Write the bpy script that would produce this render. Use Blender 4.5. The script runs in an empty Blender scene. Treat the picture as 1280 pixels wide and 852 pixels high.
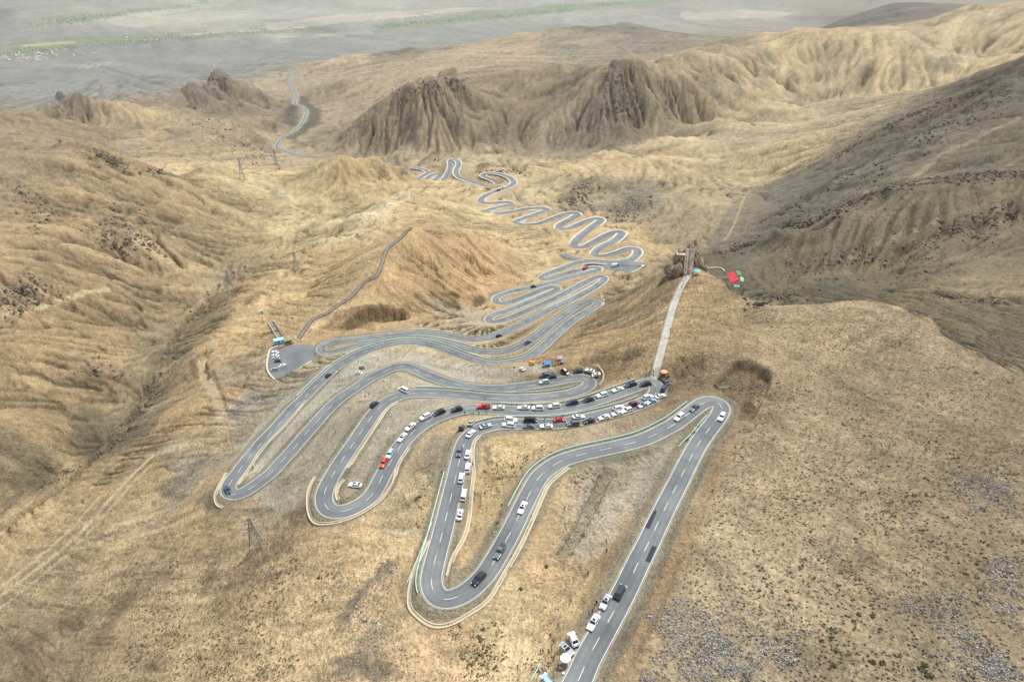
import bpy, bmesh, math, random
import numpy as np
from mathutils import Vector, Matrix

random.seed(7)
RNG = np.random.default_rng(11)
SC = bpy.context.scene
COL = SC.collection

# ------------------------------------------------------------------ camera, sky, sun, exposure
F_PX, CAM_H, PITCH = 865.0, 150.0, math.radians(31.0)      # photograph is 1280 px wide
cam_data = bpy.data.cameras.new('camera')
cam_data.sensor_width = 36.0
cam_data.lens = 36.0 * F_PX / 1280.0
cam_data.clip_start = 1.0
cam_data.clip_end = 90000.0
cam = bpy.data.objects.new('camera', cam_data)
COL.objects.link(cam)
cam.location = (0, 0, CAM_H)
cam.rotation_euler = (math.radians(90) - PITCH, 0, 0)
SC.camera = cam

SUN_ELEV, SUN_AZ = math.radians(66), math.radians(48)       # azimuth from +Y towards +X
world = bpy.data.worlds.new('World')
SC.world = world
world.use_nodes = True
wn = world.node_tree
bg = wn.nodes['Background']
sky = wn.nodes.new('ShaderNodeTexSky')
sky.sky_type = 'NISHITA'
sky.sun_disc = False
sky.sun_elevation = SUN_ELEV
sky.sun_rotation = SUN_AZ
sky.altitude = 4000
sky.dust_density = 3.0
hsv = wn.nodes.new('ShaderNodeHueSaturation')             # thin high cloud: a paler sky
hsv.inputs['Saturation'].default_value = 0.35
wn.links.new(sky.outputs[0], hsv.inputs['Color'])
wn.links.new(hsv.outputs[0], bg.inputs[0])
bg.inputs[1].default_value = 0.15
sun_data = bpy.data.lights.new('sun', 'SUN')
sun_data.energy = 2.4
sun_data.angle = math.radians(2.5)
sun_data.color = (1.0, 0.95, 0.87)
sun = bpy.data.objects.new('sun', sun_data)
COL.objects.link(sun)
sd = Vector((math.sin(SUN_AZ) * math.cos(SUN_ELEV), math.cos(SUN_AZ) * math.cos(SUN_ELEV), math.sin(SUN_ELEV)))
sun.rotation_euler = (-sd).to_track_quat('-Z', 'Y').to_euler()
sun.location = (0, 0, 400)
SC.view_settings.view_transform = 'Standard'
SC.view_settings.look = 'None'
SC.view_settings.exposure = 1.2
SC.view_settings.gamma = 1.0

# ------------------------------------------------------------------ helpers: pixels of the survey photograph to ground
def ray(u, v):
    a = (u - 640.0) / F_PX
    b = (426.0 - v) / F_PX
    return (a, math.cos(PITCH) + b * math.sin(PITCH), -math.sin(PITCH) + b * math.cos(PITCH))

def at_height(u, v, z):
    d = ray(u, v)
    t = (z - CAM_H) / d[2]
    return (d[0] * t, d[1] * t, z)

def s2l(c):
    c = np.asarray(c, float) / 255.0
    return np.where(c <= 0.04045, c / 12.92, ((c + 0.055) / 1.055) ** 2.4)

def smooth(x, a, b):
    t = np.clip((x - a) / (b - a), 0, 1)
    return t * t * (3 - 2 * t)

# ------------------------------------------------------------------ the road's centre line (survey points)
MAIN = [
    (655, 990), (680, 940), (700, 897), (715, 865), (726.4, 842.7), (734.7, 823.1), (752.6, 790.6), (769.2, 760.7), (784.2, 731.8), 
    (797, 704.8), (810.3, 679), (822, 654), (832.7, 632.2), (844, 610.4), (853.7, 591.1), (863, 572.8), (872.4, 555.8), (882.8, 540.8), 
    (893.8, 526.8), (900, 517), (902, 510), (898, 504), (888, 501.5), (878, 504.5), (865, 514), (852, 524), (842, 531), (830, 537.6), 
    (807.3, 548.4), (784, 555.3), (754, 562), (724.7, 568.7), (698.9, 577.5), (676.2, 593.8), (663.1, 614.8), (650.5, 640), (638.7, 664), 
    (625, 689), (610.3, 713.2), (597, 728.5), (583.5, 740), (567, 747.6), (556, 749.3), (548, 746.5), (541.5, 738), (539.1, 723), 
    (544.7, 696.4), (551.4, 672.4), (557.1, 649.1), (562.4, 627.3), (567.1, 607.5), (571.5, 588.6), (575.5, 571), (581.8, 552), (596, 538), 
    (618.8, 531), (637.5, 530), (671.9, 530), (695.3, 529.8), (711, 527.5), (737.8, 522.5), (772, 514), (790, 508.8), (811, 500), (820, 491.5), 
    (821, 484), (814, 477.8), (800, 481.5), (776.9, 489.8), (744, 501), (711.3, 509.8), (680, 513), (648.4, 513.8), (620, 512), (597, 511.2), 
    (587.5, 510.8), (570.3, 513.8), (551.6, 519.2), (533.2, 527.9), (515.9, 540.4), (501.2, 556.5), (489.8, 574.9), (479.2, 593.4), 
    (469.2, 612.8), (461, 623), (450.5, 630.5), (437, 637), (424.9, 640), (414, 638.5), (406.5, 631.5), (405.3, 617), (413.5, 598.4), 
    (423.3, 581.8), (433.3, 566.9), (443.3, 552.3), (452.5, 538.5), (461.4, 525.5), (470.8, 513.1), (484.3, 501.8), (504.4, 493.6), 
    (520, 491.6), (546.9, 491.9), (578, 494.2), (609.4, 497.2), (640.6, 498.3), (671.9, 497.3), (695, 495), (713.6, 491.8), (727, 487.5), 
    (736, 481.5), (736.5, 476.5), (731, 473), (723.8, 472.5), (704.2, 474.9), (692.5, 477.4), (667.2, 481.3), (646.9, 483.8), (627.3, 485.9), 
    (607.8, 486.2), (589, 484.4), (571.9, 480.9), (556.3, 477), (541.4, 471.9), (526.6, 465.6), (514, 460.2), (503, 458), (491, 460), 
    (480.9, 464.4), (459.1, 475), (445.8, 484.4), (428.6, 495.5), (414.8, 507.3), (403.4, 519), (391.3, 532.8), (378, 547.7), (366.3, 561.7), 
    (353, 576), (338.9, 591.2), (322.5, 604), (306.9, 614.2), (295, 618.3), (287, 616), (285.3, 609.5), (290, 600), (298.3, 589.6), 
    (306.9, 577.5), (317.8, 564.8), (327.5, 552.5), (338.9, 540.7), (349, 529.9), (358.1, 519.5), (369, 507.9), (380.9, 496.9), (390.3, 486.9), 
    (398.9, 478.3), (409.8, 468.3), (421.6, 458), (437.2, 448.6), (452.8, 441.2), (468.4, 435.4), (487.2, 430.6), (505, 428.2), (523.4, 428.6), 
    (546.9, 433.4), (567.2, 441), (585.9, 448), (603.9, 453.4), (617, 454.8), (632.8, 453.7), (650, 450.3), (664, 445), (681.5, 431), 
    (698, 415.3), (718.4, 399), (734.7, 388.9), (744, 383), (747.5, 379.2), (744, 376.3), (736.7, 376), (726.6, 379.5), (710.3, 390.5), 
    (695, 401.7), (681.9, 412), (667.7, 422.6), (653.9, 431.3), (640.6, 437.2), (625, 440.6), (608, 441), (592, 438.6), (576, 434.6), 
    (560, 430), (540, 426), (520, 424.2), (500, 425), (480, 427.3), (461, 430.2), (441.9, 433.8), (429.4, 436.9), (416.9, 440), (408.5, 441.6), 
    (402.8, 440), (401.3, 436), (405.5, 431.3), (421.6, 426.3), (444.2, 424.4), (460.6, 422.3), (490.3, 419), (520, 416.2), (540, 417), 
    (560, 420), (586.4, 424.6), (600.6, 424.6), (620.9, 420.2), (637.2, 413), (655.5, 404.3), (673.7, 393.9), (690, 385.6), (715.2, 374.2), 
    (732.8, 365.2), (745.7, 357.5), (753.5, 351.5), (755.5, 347.8), (752, 345.8), (746, 346.4), (739.5, 349.2), (730.5, 353.8), (715.2, 362.2), 
    (703.5, 368.5), (691.7, 374.2), (680, 379.5), (667, 385), (657, 389.3), (644, 395.2), (631, 399.7), (620, 402.3), (613.5, 402.3), 
    (610.8, 399.8), (612.6, 396.2), (618, 393.2), (629, 390), (637, 387), (649, 382.5), (661.6, 377.2), (674.8, 371.6), (686, 367), 
    (694.5, 363), (697.5, 360.5), (695, 358.8), (689, 359), (679, 361.6), (666.9, 367), (652.8, 372.6), (639.6, 377.2), (629.5, 379.6), 
    (622.5, 378.8), (619.3, 375.5), (622, 371), (632, 366.8), (648.4, 362.7), (667.8, 358.8), (686.3, 354.6), (700, 350.8), (715.2, 346.4), 
    (732, 341.5), (744, 338.5), (748.5, 336.4), (746, 334.8), (737, 335.2), (722, 338.5), (706, 343.3), (692, 347.3), (682, 349), 
    (677.3, 348.2), (678.5, 345.5), (686, 342), (703.5, 335.4), (722, 328.8), (738, 326.8), (752, 327.6), (766, 328.2), (780, 327), 
    (789, 324.3), (795.5, 319), (797, 314), (793, 311), (785, 311), (774.8, 315), (762.5, 318.8), (752, 320.5), (745.5, 319.8), (743.5, 317), 
    (746, 313.5), (752.5, 308.5), (767, 301.8), (775.5, 294.8), (777, 291.2), (773, 289.8), (765.8, 291.2), (752.5, 297.2), (738, 305.3), 
    (728, 309.8), (721.5, 309.8), (717.8, 306.5), (719.5, 301.5), (726.8, 294.6), (738, 285.7), (748, 278.8), (751, 275.3), (748, 273.6), 
    (741, 274.3), (727.9, 279), (713.4, 285.2), (704.5, 287.1), (699.2, 285.4), (699.4, 282.2), (704.5, 278.6), (716.8, 272), (721.5, 268.6), 
    (719, 266.6), (711, 267), (696.7, 271.2), (682, 277.2), (669, 280.6), (656, 281.4), (648, 280), (645.6, 278), (648.5, 275.8), (655, 273.3), 
    (667.2, 269), (678.4, 265), (683.2, 262.4), (680.5, 260.8), (673, 260.2), (660, 261), (645, 263.7), (625.5, 266.9), (612, 267.4), 
    (606, 266.3), (605.6, 264.6), (613.4, 261.8), (625.5, 258.9), (635.7, 256.2), (638.8, 254.4), (635, 253.1), (626, 253), (614, 254.2), 
    (606, 254), (602, 252.2), (601.4, 249.5), (605, 246), (613.4, 241.7), (623.5, 237.7), (633.7, 234.6), (640, 231.5), (642, 227.5), 
    (637.5, 222.5), (627.5, 218.4), (616, 216.8), (607.5, 217.2), (603.8, 218.8), (604.8, 221), (611, 223.5), (618, 226.6), (622.3, 229.6), 
    (621, 232.2), (613, 233.2), (604, 231.8), (597.5, 230), (585, 226.3), (575, 222.3), (570.5, 218), (570.8, 212), (573.3, 206.5), 
    (571.8, 201.5), (566.5, 199.6), (563, 201.5), (563, 208.5), (560, 217), (555, 224.5), (551, 229), (546, 231.2), (541.5, 230.5), (542, 227), 
    (546, 222.8), (550, 219.4), (547, 217.8), (540, 219.2), (533.5, 223.3), (527, 225), (524.8, 223), (530, 219.3), (535, 215.8), (531, 212.5), 
    (522.5, 210.6), (516, 209.4), ]
FAR_ROAD = [(396.9, 196.8), (377.5, 195), (361.7, 191.5), (352.9, 188), (345.8, 184.4), (348.5, 177.4), (351, 173.9), (357, 169.5),
    (365.2, 166), (374, 158), (381, 147.5), (381.9, 138.7), (375.8, 132.5), (368.7, 129.9), (370.5, 121), (367.9, 113), (364, 107),
    (363.5, 101.7), (367, 92.9), (371, 90.5), (374, 87.6), (366, 84), (352.9, 80.6)]
SPUR = [(705.6, 318.2), (709, 321.2), (720, 323.5), (735, 326.2), (752, 328.8), (780, 330), (806, 330.6)]

def solve_heights(pts, z0, grade):
    zs = [z0]
    for i in range(1, len(pts)):
        p0 = at_height(*pts[i - 1], zs[-1])
        z = zs[-1]
        g = grade(zs[-1])
        for _ in range(12):
            q = at_height(*pts[i], z)
            z = zs[-1] - g * math.hypot(q[0] - p0[0], q[1] - p0[1])
        zs.append(z)
    return zs

def densify(pts, step):
    """Catmull-Rom through 3-D points, resampled at an even step."""
    P = np.array(pts, float)
    P = np.vstack([2 * P[0] - P[1], P, 2 * P[-1] - P[-2]])
    out = []
    for i in range(1, len(P) - 2):
        p0, p1, p2, p3 = P[i - 1:i + 3]
        n = max(4, int(np.linalg.norm(p2 - p1) / step * 2))
        t = np.linspace(0, 1, n, endpoint=False)[:, None]
        out.append(0.5 * (2 * p1 + (p2 - p0) * t + (2 * p0 - 5 * p1 + 4 * p2 - p3) * t ** 2 + (3 * p1 - p0 - 3 * p2 + p3) * t ** 3))
    C = np.vstack(out + [P[-2:-1]])
    s = np.r_[0, np.cumsum(np.linalg.norm(np.diff(C[:, :2], axis=0), axis=1))]
    n = max(2, int(s[-1] / step))
    ss = np.linspace(0, s[-1], n)
    D = np.stack([np.interp(ss, s, C[:, k]) for k in range(3)], 1)
    for _ in range(2):
        D[1:-1] = 0.25 * D[:-2] + 0.5 * D[1:-1] + 0.25 * D[2:]
    return D, ss

main_z = solve_heights(MAIN, 5.5, lambda z: 0.045 if z > -25 else 0.08)
main_pts = [at_height(*p, z) for p, z in zip(MAIN, main_z)]
MAIN_XYZ, MAIN_S = densify(main_pts, 1.0)
far_z = np.linspace(-436, -548, len(FAR_ROAD))
far_pts = [at_height(*p, z) for p, z in zip(FAR_ROAD, far_z)]
FAR_XYZ, FAR_S = densify(far_pts, 6.0)
def z_of_main(u, v):
    k = min(range(len(MAIN)), key=lambda i: (MAIN[i][0] - u) ** 2 + (MAIN[i][1] - v) ** 2)
    return main_z[k]
z_join = z_of_main(752, 327.6)
spur_pts = [at_height(*p, z_join - 0.5) for p in SPUR]
SPUR_XYZ, SPUR_S = densify(spur_pts, 2.0)

# ------------------------------------------------------------------ terrain control points  (u, v, height)
CTRL = [
    # near right hill
    (1000, 850, 11), (1280, 850, 18), (900, 700, 7), (1000, 600, 6), (1280, 600, 12), (960, 540, 5), (1020, 470, 1), (1100, 450, 2),
    (1400, 600, 14), (1400, 480, 6), (1450, 900, 22), (900, 1000, 10), (1250, 1000, 20), (806, 810, 8.5), (850, 830, 8.5), (848, 720, 7), (912, 590, 4),
    (970, 470, 4), (930, 430, 0), (985, 500, 4),
    # behind its crest
    (1000, 366, -190), (960, 362, -195), (1100, 358, -185), (1200, 348, -160), (1290, 340, -152), (1210, 400, -125), (1280, 440, -95),
    (1150, 372, -158), (1280, 395, -135), (1230, 370, -160),
    # lookout spur
    (818, 470, -13), (829, 420, -11), (840, 385, -10), (852, 355, -9), (868, 341, -8), (890, 345, -10), (900, 400, -8), (870, 430, -7),
    (800, 400, -27), (770, 440, -22), (735, 445, -30), (850, 450, -8), (880, 375, -8), (930, 400, -7), (790, 365, -46), (815, 347, -42), (770, 395, -46),
    (700, 452, -32), (660, 462, -34),
    # left of the passes
    (230, 600, -80), (200, 590, -86), (150, 600, -100), (270, 530, -84), (260, 455, -112), (255, 425, -118), (300, 480, -99), (315, 420, -109),
    (290, 380, -126), (330, 345, -140), (370, 340, -142), (345, 400, -106), (330, 500, -82), (240, 500, -106),
    # bottom left
    (0, 740, -104), (100, 680, -96), (0, 852, -66), (150, 800, -52), (300, 700, -39), (250, 680, -52), (450, 800, -13), (400, 720, -21),
    (300, 852, -27), (100, 770, -71), (480, 690, -13), (560, 805, -9), (500, 852, -10), (640, 800, -5), (610, 852, -3), (690, 760, -3),
    (640, 1000, 5), (300, 1000, -22), (0, 1000, -52), (-250, 700, -118), (-250, 500, -122), (-250, 300, -85), (520, 720, -11),
    (690, 660, -8), (620, 600, -12), (755, 640, -5), (800, 590, -7), (590, 640, -12), (640, 560, -12),
    # gully under the left mountain
    (0, 630, -122), (60, 600, -132), (130, 555, -140), (180, 500, -148), (215, 430, -156), (250, 382, -163), (290, 340, -173), (340, 300, -190),
    (392, 283, -206), (425, 268, -215),
    # left mountain flank
    (100, 250, -104), (50, 300, -100), (0, 330, -92), (100, 350, -118), (0, 430, -104), (100, 430, -128), (150, 380, -136), (0, 520, -106),
    (80, 500, -126), (200, 300, -136), (250, 262, -166), (300, 285, -186), (150, 225, -122), (30, 240, -92), (60, 390, -120), (180, 340, -144),
    # boardwalk hill and its faces
    (350, 427, -97), (390, 402, -98), (410, 391, -97), (430, 380, -95), (450, 360, -94), (470, 347, -91), (478, 330, -89), (486, 310, -87),
    (450, 385, -92), (500, 350, -93), (560, 380, -122), (540, 330, -106), (600, 345, -138), (640, 350, -147), (580, 398, -126), (520, 390, -106),
    (600, 310, -130), (660, 330, -158),
    # pale ridge behind it
    (420, 330, -140), (470, 300, -140), (380, 370, -126), (560, 265, -178), (600, 290, -172), (640, 295, -185), (520, 262, -160), (680, 300, -188),
    # third hill and saddle
    (410, 255, -222), (350, 245, -230), (320, 230, -215), (375, 222, -238), (450, 240, -215), (480, 225, -236), (520, 226, -278), (430, 215, -205),
    # behind the left mountain
    (110, 155, -402), (200, 152, -415), (270, 180, -415), (0, 162, -372), (300, 150, -400), (330, 172, -425), (250, 130, -425), (160, 172, -405), (320, 196, -395),
    (320, 120, -440), (345, 150, -450),
    # right of the hairpins
    (800, 270, -222), (860, 300, -214), (850, 235, -246), (900, 262, -232), (820, 320, -205), (790, 245, -240), (700, 235, -270), (880, 305, -214),
    (930, 285, -226), (960, 225, -300), (720, 250, -246), (930, 240, -270),
    (880, 190, -335), (800, 200, -345), (950, 160, -345), (700, 205, -340), (1040, 150, -340), (650, 215, -330),
    # valley floor under the cliffs
    (480, 192, -425), (560, 197, -412), (625, 200, -400), (700, 192, -418), (850, 163, -432), (1000, 128, -430), (1150, 116, -400), (400, 200, -430),
    # cliffs and scree
    (500, 150, -350), (440, 150, -390), (390, 182, -432), (545, 150, -342), (582, 130, -345), (588, 180, -398), (640, 120, -345), (640, 165, -388),
    (720, 170, -386), (765, 130, -322), (830, 120, -312), (900, 110, -345), (920, 72, -296), (980, 90, -350), (1050, 100, -375), (1120, 85, -330),
    (1180, 70, -300), (1240, 72, -310), (1280, 60, -260), (1160, 30, -260), (690, 100, -322), (800, 150, -372), (1200, 100, -360),
    (440, 100, -455), (480, 80, -450), (560, 75, -400), (640, 65, -400), (740, 55, -370), (830, 62, -345), (500, 70, -455),
    # dark mountain
    (1040, 300, -168), (1150, 300, -158), (1280, 280, -142), (1000, 240, -208), (1200, 195, -138), (1280, 160, -112), (1100, 212, -165),
    (1160, 150, -140), (1080, 190, -180), (920, 320, -198), (1280, 330, -152),
    # dark hill, plain and far hills
    (1060, 40, -520), (1000, 45, -500),
    (0, 100, -650), (100, 108, -650), (200, 98, -650), (300, 78, -650), (400, 60, -650), (500, 48, -650), (600, 35, -650), (830, 28, -650),
    (950, 25, -650), (1010, 12, -650), (0, 60, -650), (300, 40, -650), (600, 15, -650), (900, 8, -650), (300, 10, -650), (1200, -10, -600),
    (0, 22, -560), (70, 6, -500), (170, 8, -630),
]
CREST = [  # (u, v, height, how far it drops just behind the crest)
    (940, 377, -6, 22), (1000, 380, -3, 22), (1060, 376, -1, 25), (1130, 385, 1, 25), (1165, 405, 3, 22), (1100, 379, 0, 25), (1240, 452, 7, 18), (1200, 430, 5, 20), (1280, 472, 8, 18), (905, 350, -9, 18),
    (862, 331, -9, 30), (842, 337, -18, 25), (880, 335, -9, 25), (822, 341, -36, 10),
    (75, 172, -98, 60), (0, 190, -82, 60), (140, 186, -120, 60), (200, 210, -150, 45), (250, 207, -184, 35), (300, 216, -208, 15),
    (515, 281, -82, 20), (580, 286, -118, 18), (640, 309, -146, 12), (690, 331, -164, 6),
    (398, 300, -150, 26), (440, 267, -150, 30), (480, 247, -156, 28), (510, 236, -166, 22),
    (430, 190, -186, 30), (395, 200, -206, 25), (470, 194, -208, 25), (505, 210, -250, 15), (365, 222, -236, 4),
    (270, 87, -362, 90), (255, 97, -385, 70), (290, 94, -378, 70), (225, 108, -392, 60), (200, 117, -392, 60), (100, 119, -338, 80), (75, 121, -335, 80), (60, 130, -330, 60), (0, 136, -305, 60), (150, 126, -362, 60), (310, 100, -405, 60), (330, 108, -430, 40),
    (740, 217, -236, 14), (775, 224, -232, 12), (860, 226, -255, 4),
    (470, 122, -318, 60), (500, 107, -272, 80), (522, 101, -268, 80), (545, 97, -255, 80), (575, 91, -252, 80), (640, 84, -292, 40), (700, 79, -285, 40), (735, 80, -262, 50), (765, 77, -236, 70), (800, 70, -218, 80), (830, 66, -232, 70),
    (860, 60, -258, 50), (900, 50, -264, 50), (950, 40, -280, 40), (1000, 37, -270, 40), (1067, 34, -252, 50), (1107, 37, -250, 50), (1136, 31, -238, 50), (1181, 17, -212, 50), (1215, 6, -190, 40), (1290, 0, -160, 40),
    (640, 45, -410, 40), (690, 38, -390, 40), (720, 33, -375, 40), (780, 26, -365, 50), (830, 42, -380, 40), (510, 58, -430, 40), (470, 66, -480, 20), (430, 70, -500, 20), (380, 76, -560, 20),
    (1062, 18, -370, 60), (1110, 4, -310, 80), (1154, 10, -340, 60), (1000, 34, -520, 30),
    (1285, 211, -108, 26), (1190, 216, -117, 26), (1102, 230, -133, 26), (1036, 262, -151, 24), (970, 288, -169, 20), (900, 315, -188, 12),
    (760, 190, -338, 60), (830, 168, -338, 70), (900, 148, -338, 70), (960, 131, -338, 70), (1040, 122, -334, 60), (1130, 116, -328, 50),
    (1280, 78, -86, 30), (1210, 112, -112, 30), (1130, 142, -160, 25), (1040, 192, -205, 20), (960, 240, -232, 6), (1330, 50, -70, 30),
]
XYZ_CTRL = [(0, 0, 8), (80, 10, 14), (-80, 10, -14), (0, -250, 20), (300, -200, 40), (-300, -200, -60), (-700, 0, -90), (600, 0, 50), (0, -900, 30),
    (900, 500, 10), (1500, -800, 30), (-1500, -800, -150), (0, -4000, -200), (4000, 0, -200), (-4000, 0, -400), (3500, 2500, -100), (-3500, 2500, -450)]
for a_, r_, z_ in [(-60, 9000, -650), (-40, 15000, -150), (-25, 16000, -250), (-10, 16000, -650), (10, 16000, -650), (30, 14000, -500), (60, 9000, -300),
                   (-60, 40000, -300), (-30, 40000, -500), (0, 40000, -600), (30, 40000, -400), (60, 40000, -300), (120, 12000, -300), (180, 12000, -300),
                   (-120, 12000, -400), (120, 40000, -300), (180, 40000, -300), (-120, 40000, -300)]:
    XYZ_CTRL.append((r_ * math.sin(math.radians(a_)), r_ * math.cos(math.radians(a_)), z_))

def gather_controls():
    pts = [at_height(*c) for c in CTRL] + list(XYZ_CTRL)
    for u, v, z, drop in CREST:
        p = at_height(u, v, z)
        pts.append(p)
        r = math.hypot(p[0], p[1])
        k = 1 + min(0.09, 1.6 * drop / r)
        pts.append((p[0] * k, p[1] * k, z - drop))
    r_main = np.hypot(MAIN_XYZ[:, 0], MAIN_XYZ[:, 1])
    last = -1e9
    for i in range(len(MAIN_XYZ)):
        if MAIN_S[i] - last > 0.035 * r_main[i]:
            last = MAIN_S[i]
            pts.append(tuple(MAIN_XYZ[i]))
    pts += [tuple(p) for p in FAR_XYZ[::14]]
    pts += [tuple(p) for p in SPUR_XYZ[::12]]
    return np.array(pts)

def warp(x, y):
    return np.arctan2(x, y), np.log(np.hypot(x, y) + 12.0)

# ------------------------------------------------------------------ terrain grid: rings round a survey point, finer where the land is near
fine = np.radians(np.arange(-60, 60.001, 0.115))
coarse_l = np.radians(np.arange(-180, -60, 3.0))
coarse_r = np.radians(np.arange(63, 180, 3.0))
AZ = np.r_[coarse_l, fine, coarse_r]
rings = [12.0]
while rings[-1] < 46000:
    r = rings[-1]
    k = 0.05 if r < 70 else 0.0052 if r < 180 else 0.0042 if r < 900 else 0.0058 if r < 5000 else 0.012 if r < 9000 else 0.04
    rings.append(r * (1 + k))
RR = np.array(rings)
LR = np.log(RR)
NA, NR = len(AZ), len(RR)
GX = np.sin(AZ)[None, :] * RR[:, None]
GY = np.cos(AZ)[None, :] * RR[:, None]
DR = np.gradient(RR)[:, None]
CELL = np.maximum(DR, RR[:, None] * 0.002)

def base_heights():
    C = gather_controls()
    wx, wy = warp(C[:, 0], C[:, 1])
    keep, seen = [], set()
    for i in range(len(C)):
        key = (round(wx[i] / 0.004), round(wy[i] / 0.004))
        if key not in seen:
            seen.add(key)
            keep.append(i)
    C, wx, wy = C[keep], wx[keep], wy[keep]
    n, c2 = len(C), 0.007 ** 2
    A = np.zeros((n + 3, n + 3))
    A[:n, :n] = np.sqrt((wx[:, None] - wx) ** 2 + (wy[:, None] - wy) ** 2 + c2) + np.eye(n) * -2e-3
    A[:n, n] = A[n, :n] = 1
    A[:n, n + 1] = A[n + 1, :n] = wx
    A[:n, n + 2] = A[n + 2, :n] = wy
    sol = np.linalg.solve(A, np.r_[C[:, 2], 0, 0, 0])
    ia = np.unique(np.r_[np.arange(0, NA, 2), NA - 1])
    ir = np.unique(np.r_[np.arange(0, NR, 2), NR - 1])
    gx, gy = warp(GX[np.ix_(ir, ia)], GY[np.ix_(ir, ia)])
    Z = np.empty_like(gx)
    w = sol[:n].astype(np.float32)
    fx, fy = wx.astype(np.float32), wy.astype(np.float32)
    for i in range(len(ir)):
        d = (gx[i].astype(np.float32)[:, None] - fx) ** 2
        d += (gy[i].astype(np.float32)[:, None] - fy) ** 2
        d += np.float32(c2)
        np.sqrt(d, out=d)
        Z[i] = d @ w + sol[n] + sol[n + 1] * gx[i] + sol[n + 2] * gy[i]
    Zr = np.empty((NR, len(ia)))
    for j in range(len(ia)):
        Zr[:, j] = np.interp(np.arange(NR), ir, Z[:, j])
    out = np.empty((NR, NA))
    for i in range(NR):
        out[i] = np.interp(np.arange(NA), ia, Zr[i])
    return out

def blur(a, n=1):
    for _ in range(n):
        a = a.copy()
        a[1:-1] = 0.25 * a[:-2] + 0.5 * a[1:-1] + 0.25 * a[2:]
        a[:, 1:-1] = 0.25 * a[:, :-2] + 0.5 * a[:, 1:-1] + 0.25 * a[:, 2:]
    return a

def vnoise(x, y, seed):
    """smooth value noise in [-1, 1]"""
    xi, yi = np.floor(x).astype(np.int64), np.floor(y).astype(np.int64)
    fx, fy = (x - xi).astype(np.float32), (y - yi).astype(np.float32)
    fx = fx * fx * (3 - 2 * fx)
    fy = fy * fy * (3 - 2 * fy)
    tab = np.random.default_rng(seed).uniform(-1, 1, 65536).astype(np.float32)
    def h(a, b):
        return tab[((a * 73856093) ^ (b * 19349663)) & 65535]
    return (h(xi, yi) * (1 - fx) + h(xi + 1, yi) * fx) * (1 - fy) + (h(xi, yi + 1) * (1 - fx) + h(xi + 1, yi + 1) * fx) * fy

Z0 = blur(base_heights(), 1)

# where the road was surveyed: distance to the centre line and its level
ROAD_D = np.full((NR, NA), 1e6)
ROAD_Z = np.zeros((NR, NA))
def stamp_road(P, reach_k=1.0):
    lastx = None
    for p in P:
        r = math.hypot(p[0], p[1])
        if lastx is not None and math.hypot(p[0] - lastx[0], p[1] - lastx[1]) < max(0.9, r * 0.0035):
            continue
        lastx = p
        R = 26.0 + 0.02 * r
        az = math.atan2(p[0], p[1])
        i0, i1 = np.searchsorted(RR, [r - R, r + R])
        j0, j1 = np.searchsorted(AZ, [az - R / r, az + R / r])
        d = np.hypot(GX[i0:i1, j0:j1] - p[0], GY[i0:i1, j0:j1] - p[1])
        sub = ROAD_D[i0:i1, j0:j1]
        m = d < sub
        sub[m] = d[m]
        ROAD_Z[i0:i1, j0:j1][m] = p[2]
stamp_road(MAIN_XYZ)
stamp_road(FAR_XYZ)
stamp_road(SPUR_XYZ)
# ------------------------------------------------------------------ what the ground is made of, from the survey; some colours carry shade
ALB = np.array([0.735, 0.705, 0.61])
GULLY = 0.8
DESAT = 0.28
ROCKS = [  # (line, half width in survey pixels, how rocky)
    ([(505, 115), (520, 170)], 18, 0.7), ([(545, 100), (570, 150)], 16, 0.8), ([(560, 95), (575, 120)], 14, 0.9), ([(450, 150), (480, 180)], 20, 0.4),
    ([(780, 85), (720, 170)], 16, 0.8), ([(800, 90), (780, 170)], 22, 0.6), ([(830, 100), (850, 160)], 22, 0.5), ([(870, 80), (930, 120)], 20, 0.3),
    ([(590, 193), (620, 190)], 8, 0.7), ([(600, 210), (655, 212)], 6, 0.9), ([(525, 208), (545, 196)], 5, 0.9),
    ([(710, 250), (735, 225)], 12, 0.8), ([(780, 265), (805, 240)], 14, 0.7), ([(760, 270), (775, 262)], 8, 0.5),
    ([(270, 92), (300, 110)], 12, 0.7), ([(250, 120), (340, 190)], 14, 0.6), ([(215, 105), (240, 115)], 10, 0.4), ([(75, 122), (100, 122)], 6, 0.8),
    ([(85, 178), (145, 200)], 5, 0.8), ([(140, 278), (160, 300)], 12, 0.5), ([(190, 285), (205, 295)], 9, 0.5), ([(60, 340), (20, 370)], 14, 0.3), ([(160, 250), (175, 270)], 6, 0.4),
    ([(0, 220), (70, 260)], 12, 0.4), ([(850, 325), (862, 315)], 8, 1.0), ([(835, 345), (842, 335)], 5, 0.8), ([(918, 470), (950, 460)], 14, 0.15),
    ([(850, 458), (870, 450)], 12, 0.2), ([(745, 450), (790, 445)], 10, 0.25), ([(440, 395), (480, 385)], 10, 0.6), ([(590, 375), (605, 372)], 6, 0.7),
    ([(900, 320), (1000, 250), (1120, 170), (1250, 110)], 18, 0.45), ([(950, 340), (1100, 230)], 30, 0.3), ([(1090, 240), (1280, 215)], 20, 0.3), ([(890, 312), (1000, 302)], 8, 0.6), ([(1230, 120), (1280, 100)], 8, 0.7),
    ([(935, 372), (990, 362)], 7, 0.7), ([(1170, 368), (1280, 372)], 5, 0.7), ([(230, 600), (215, 612)], 12, 0.5), ([(0, 600), (60, 590)], 14, 0.4),
    ([(1180, 90), (1165, 80)], 10, 0.5), ([(990, 130), (1005, 125)], 8, 0.8), ([(530, 290), (600, 320)], 10, 0.3), ([(1100, 10), (1060, 20)], 12, 0.4),
]
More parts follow.
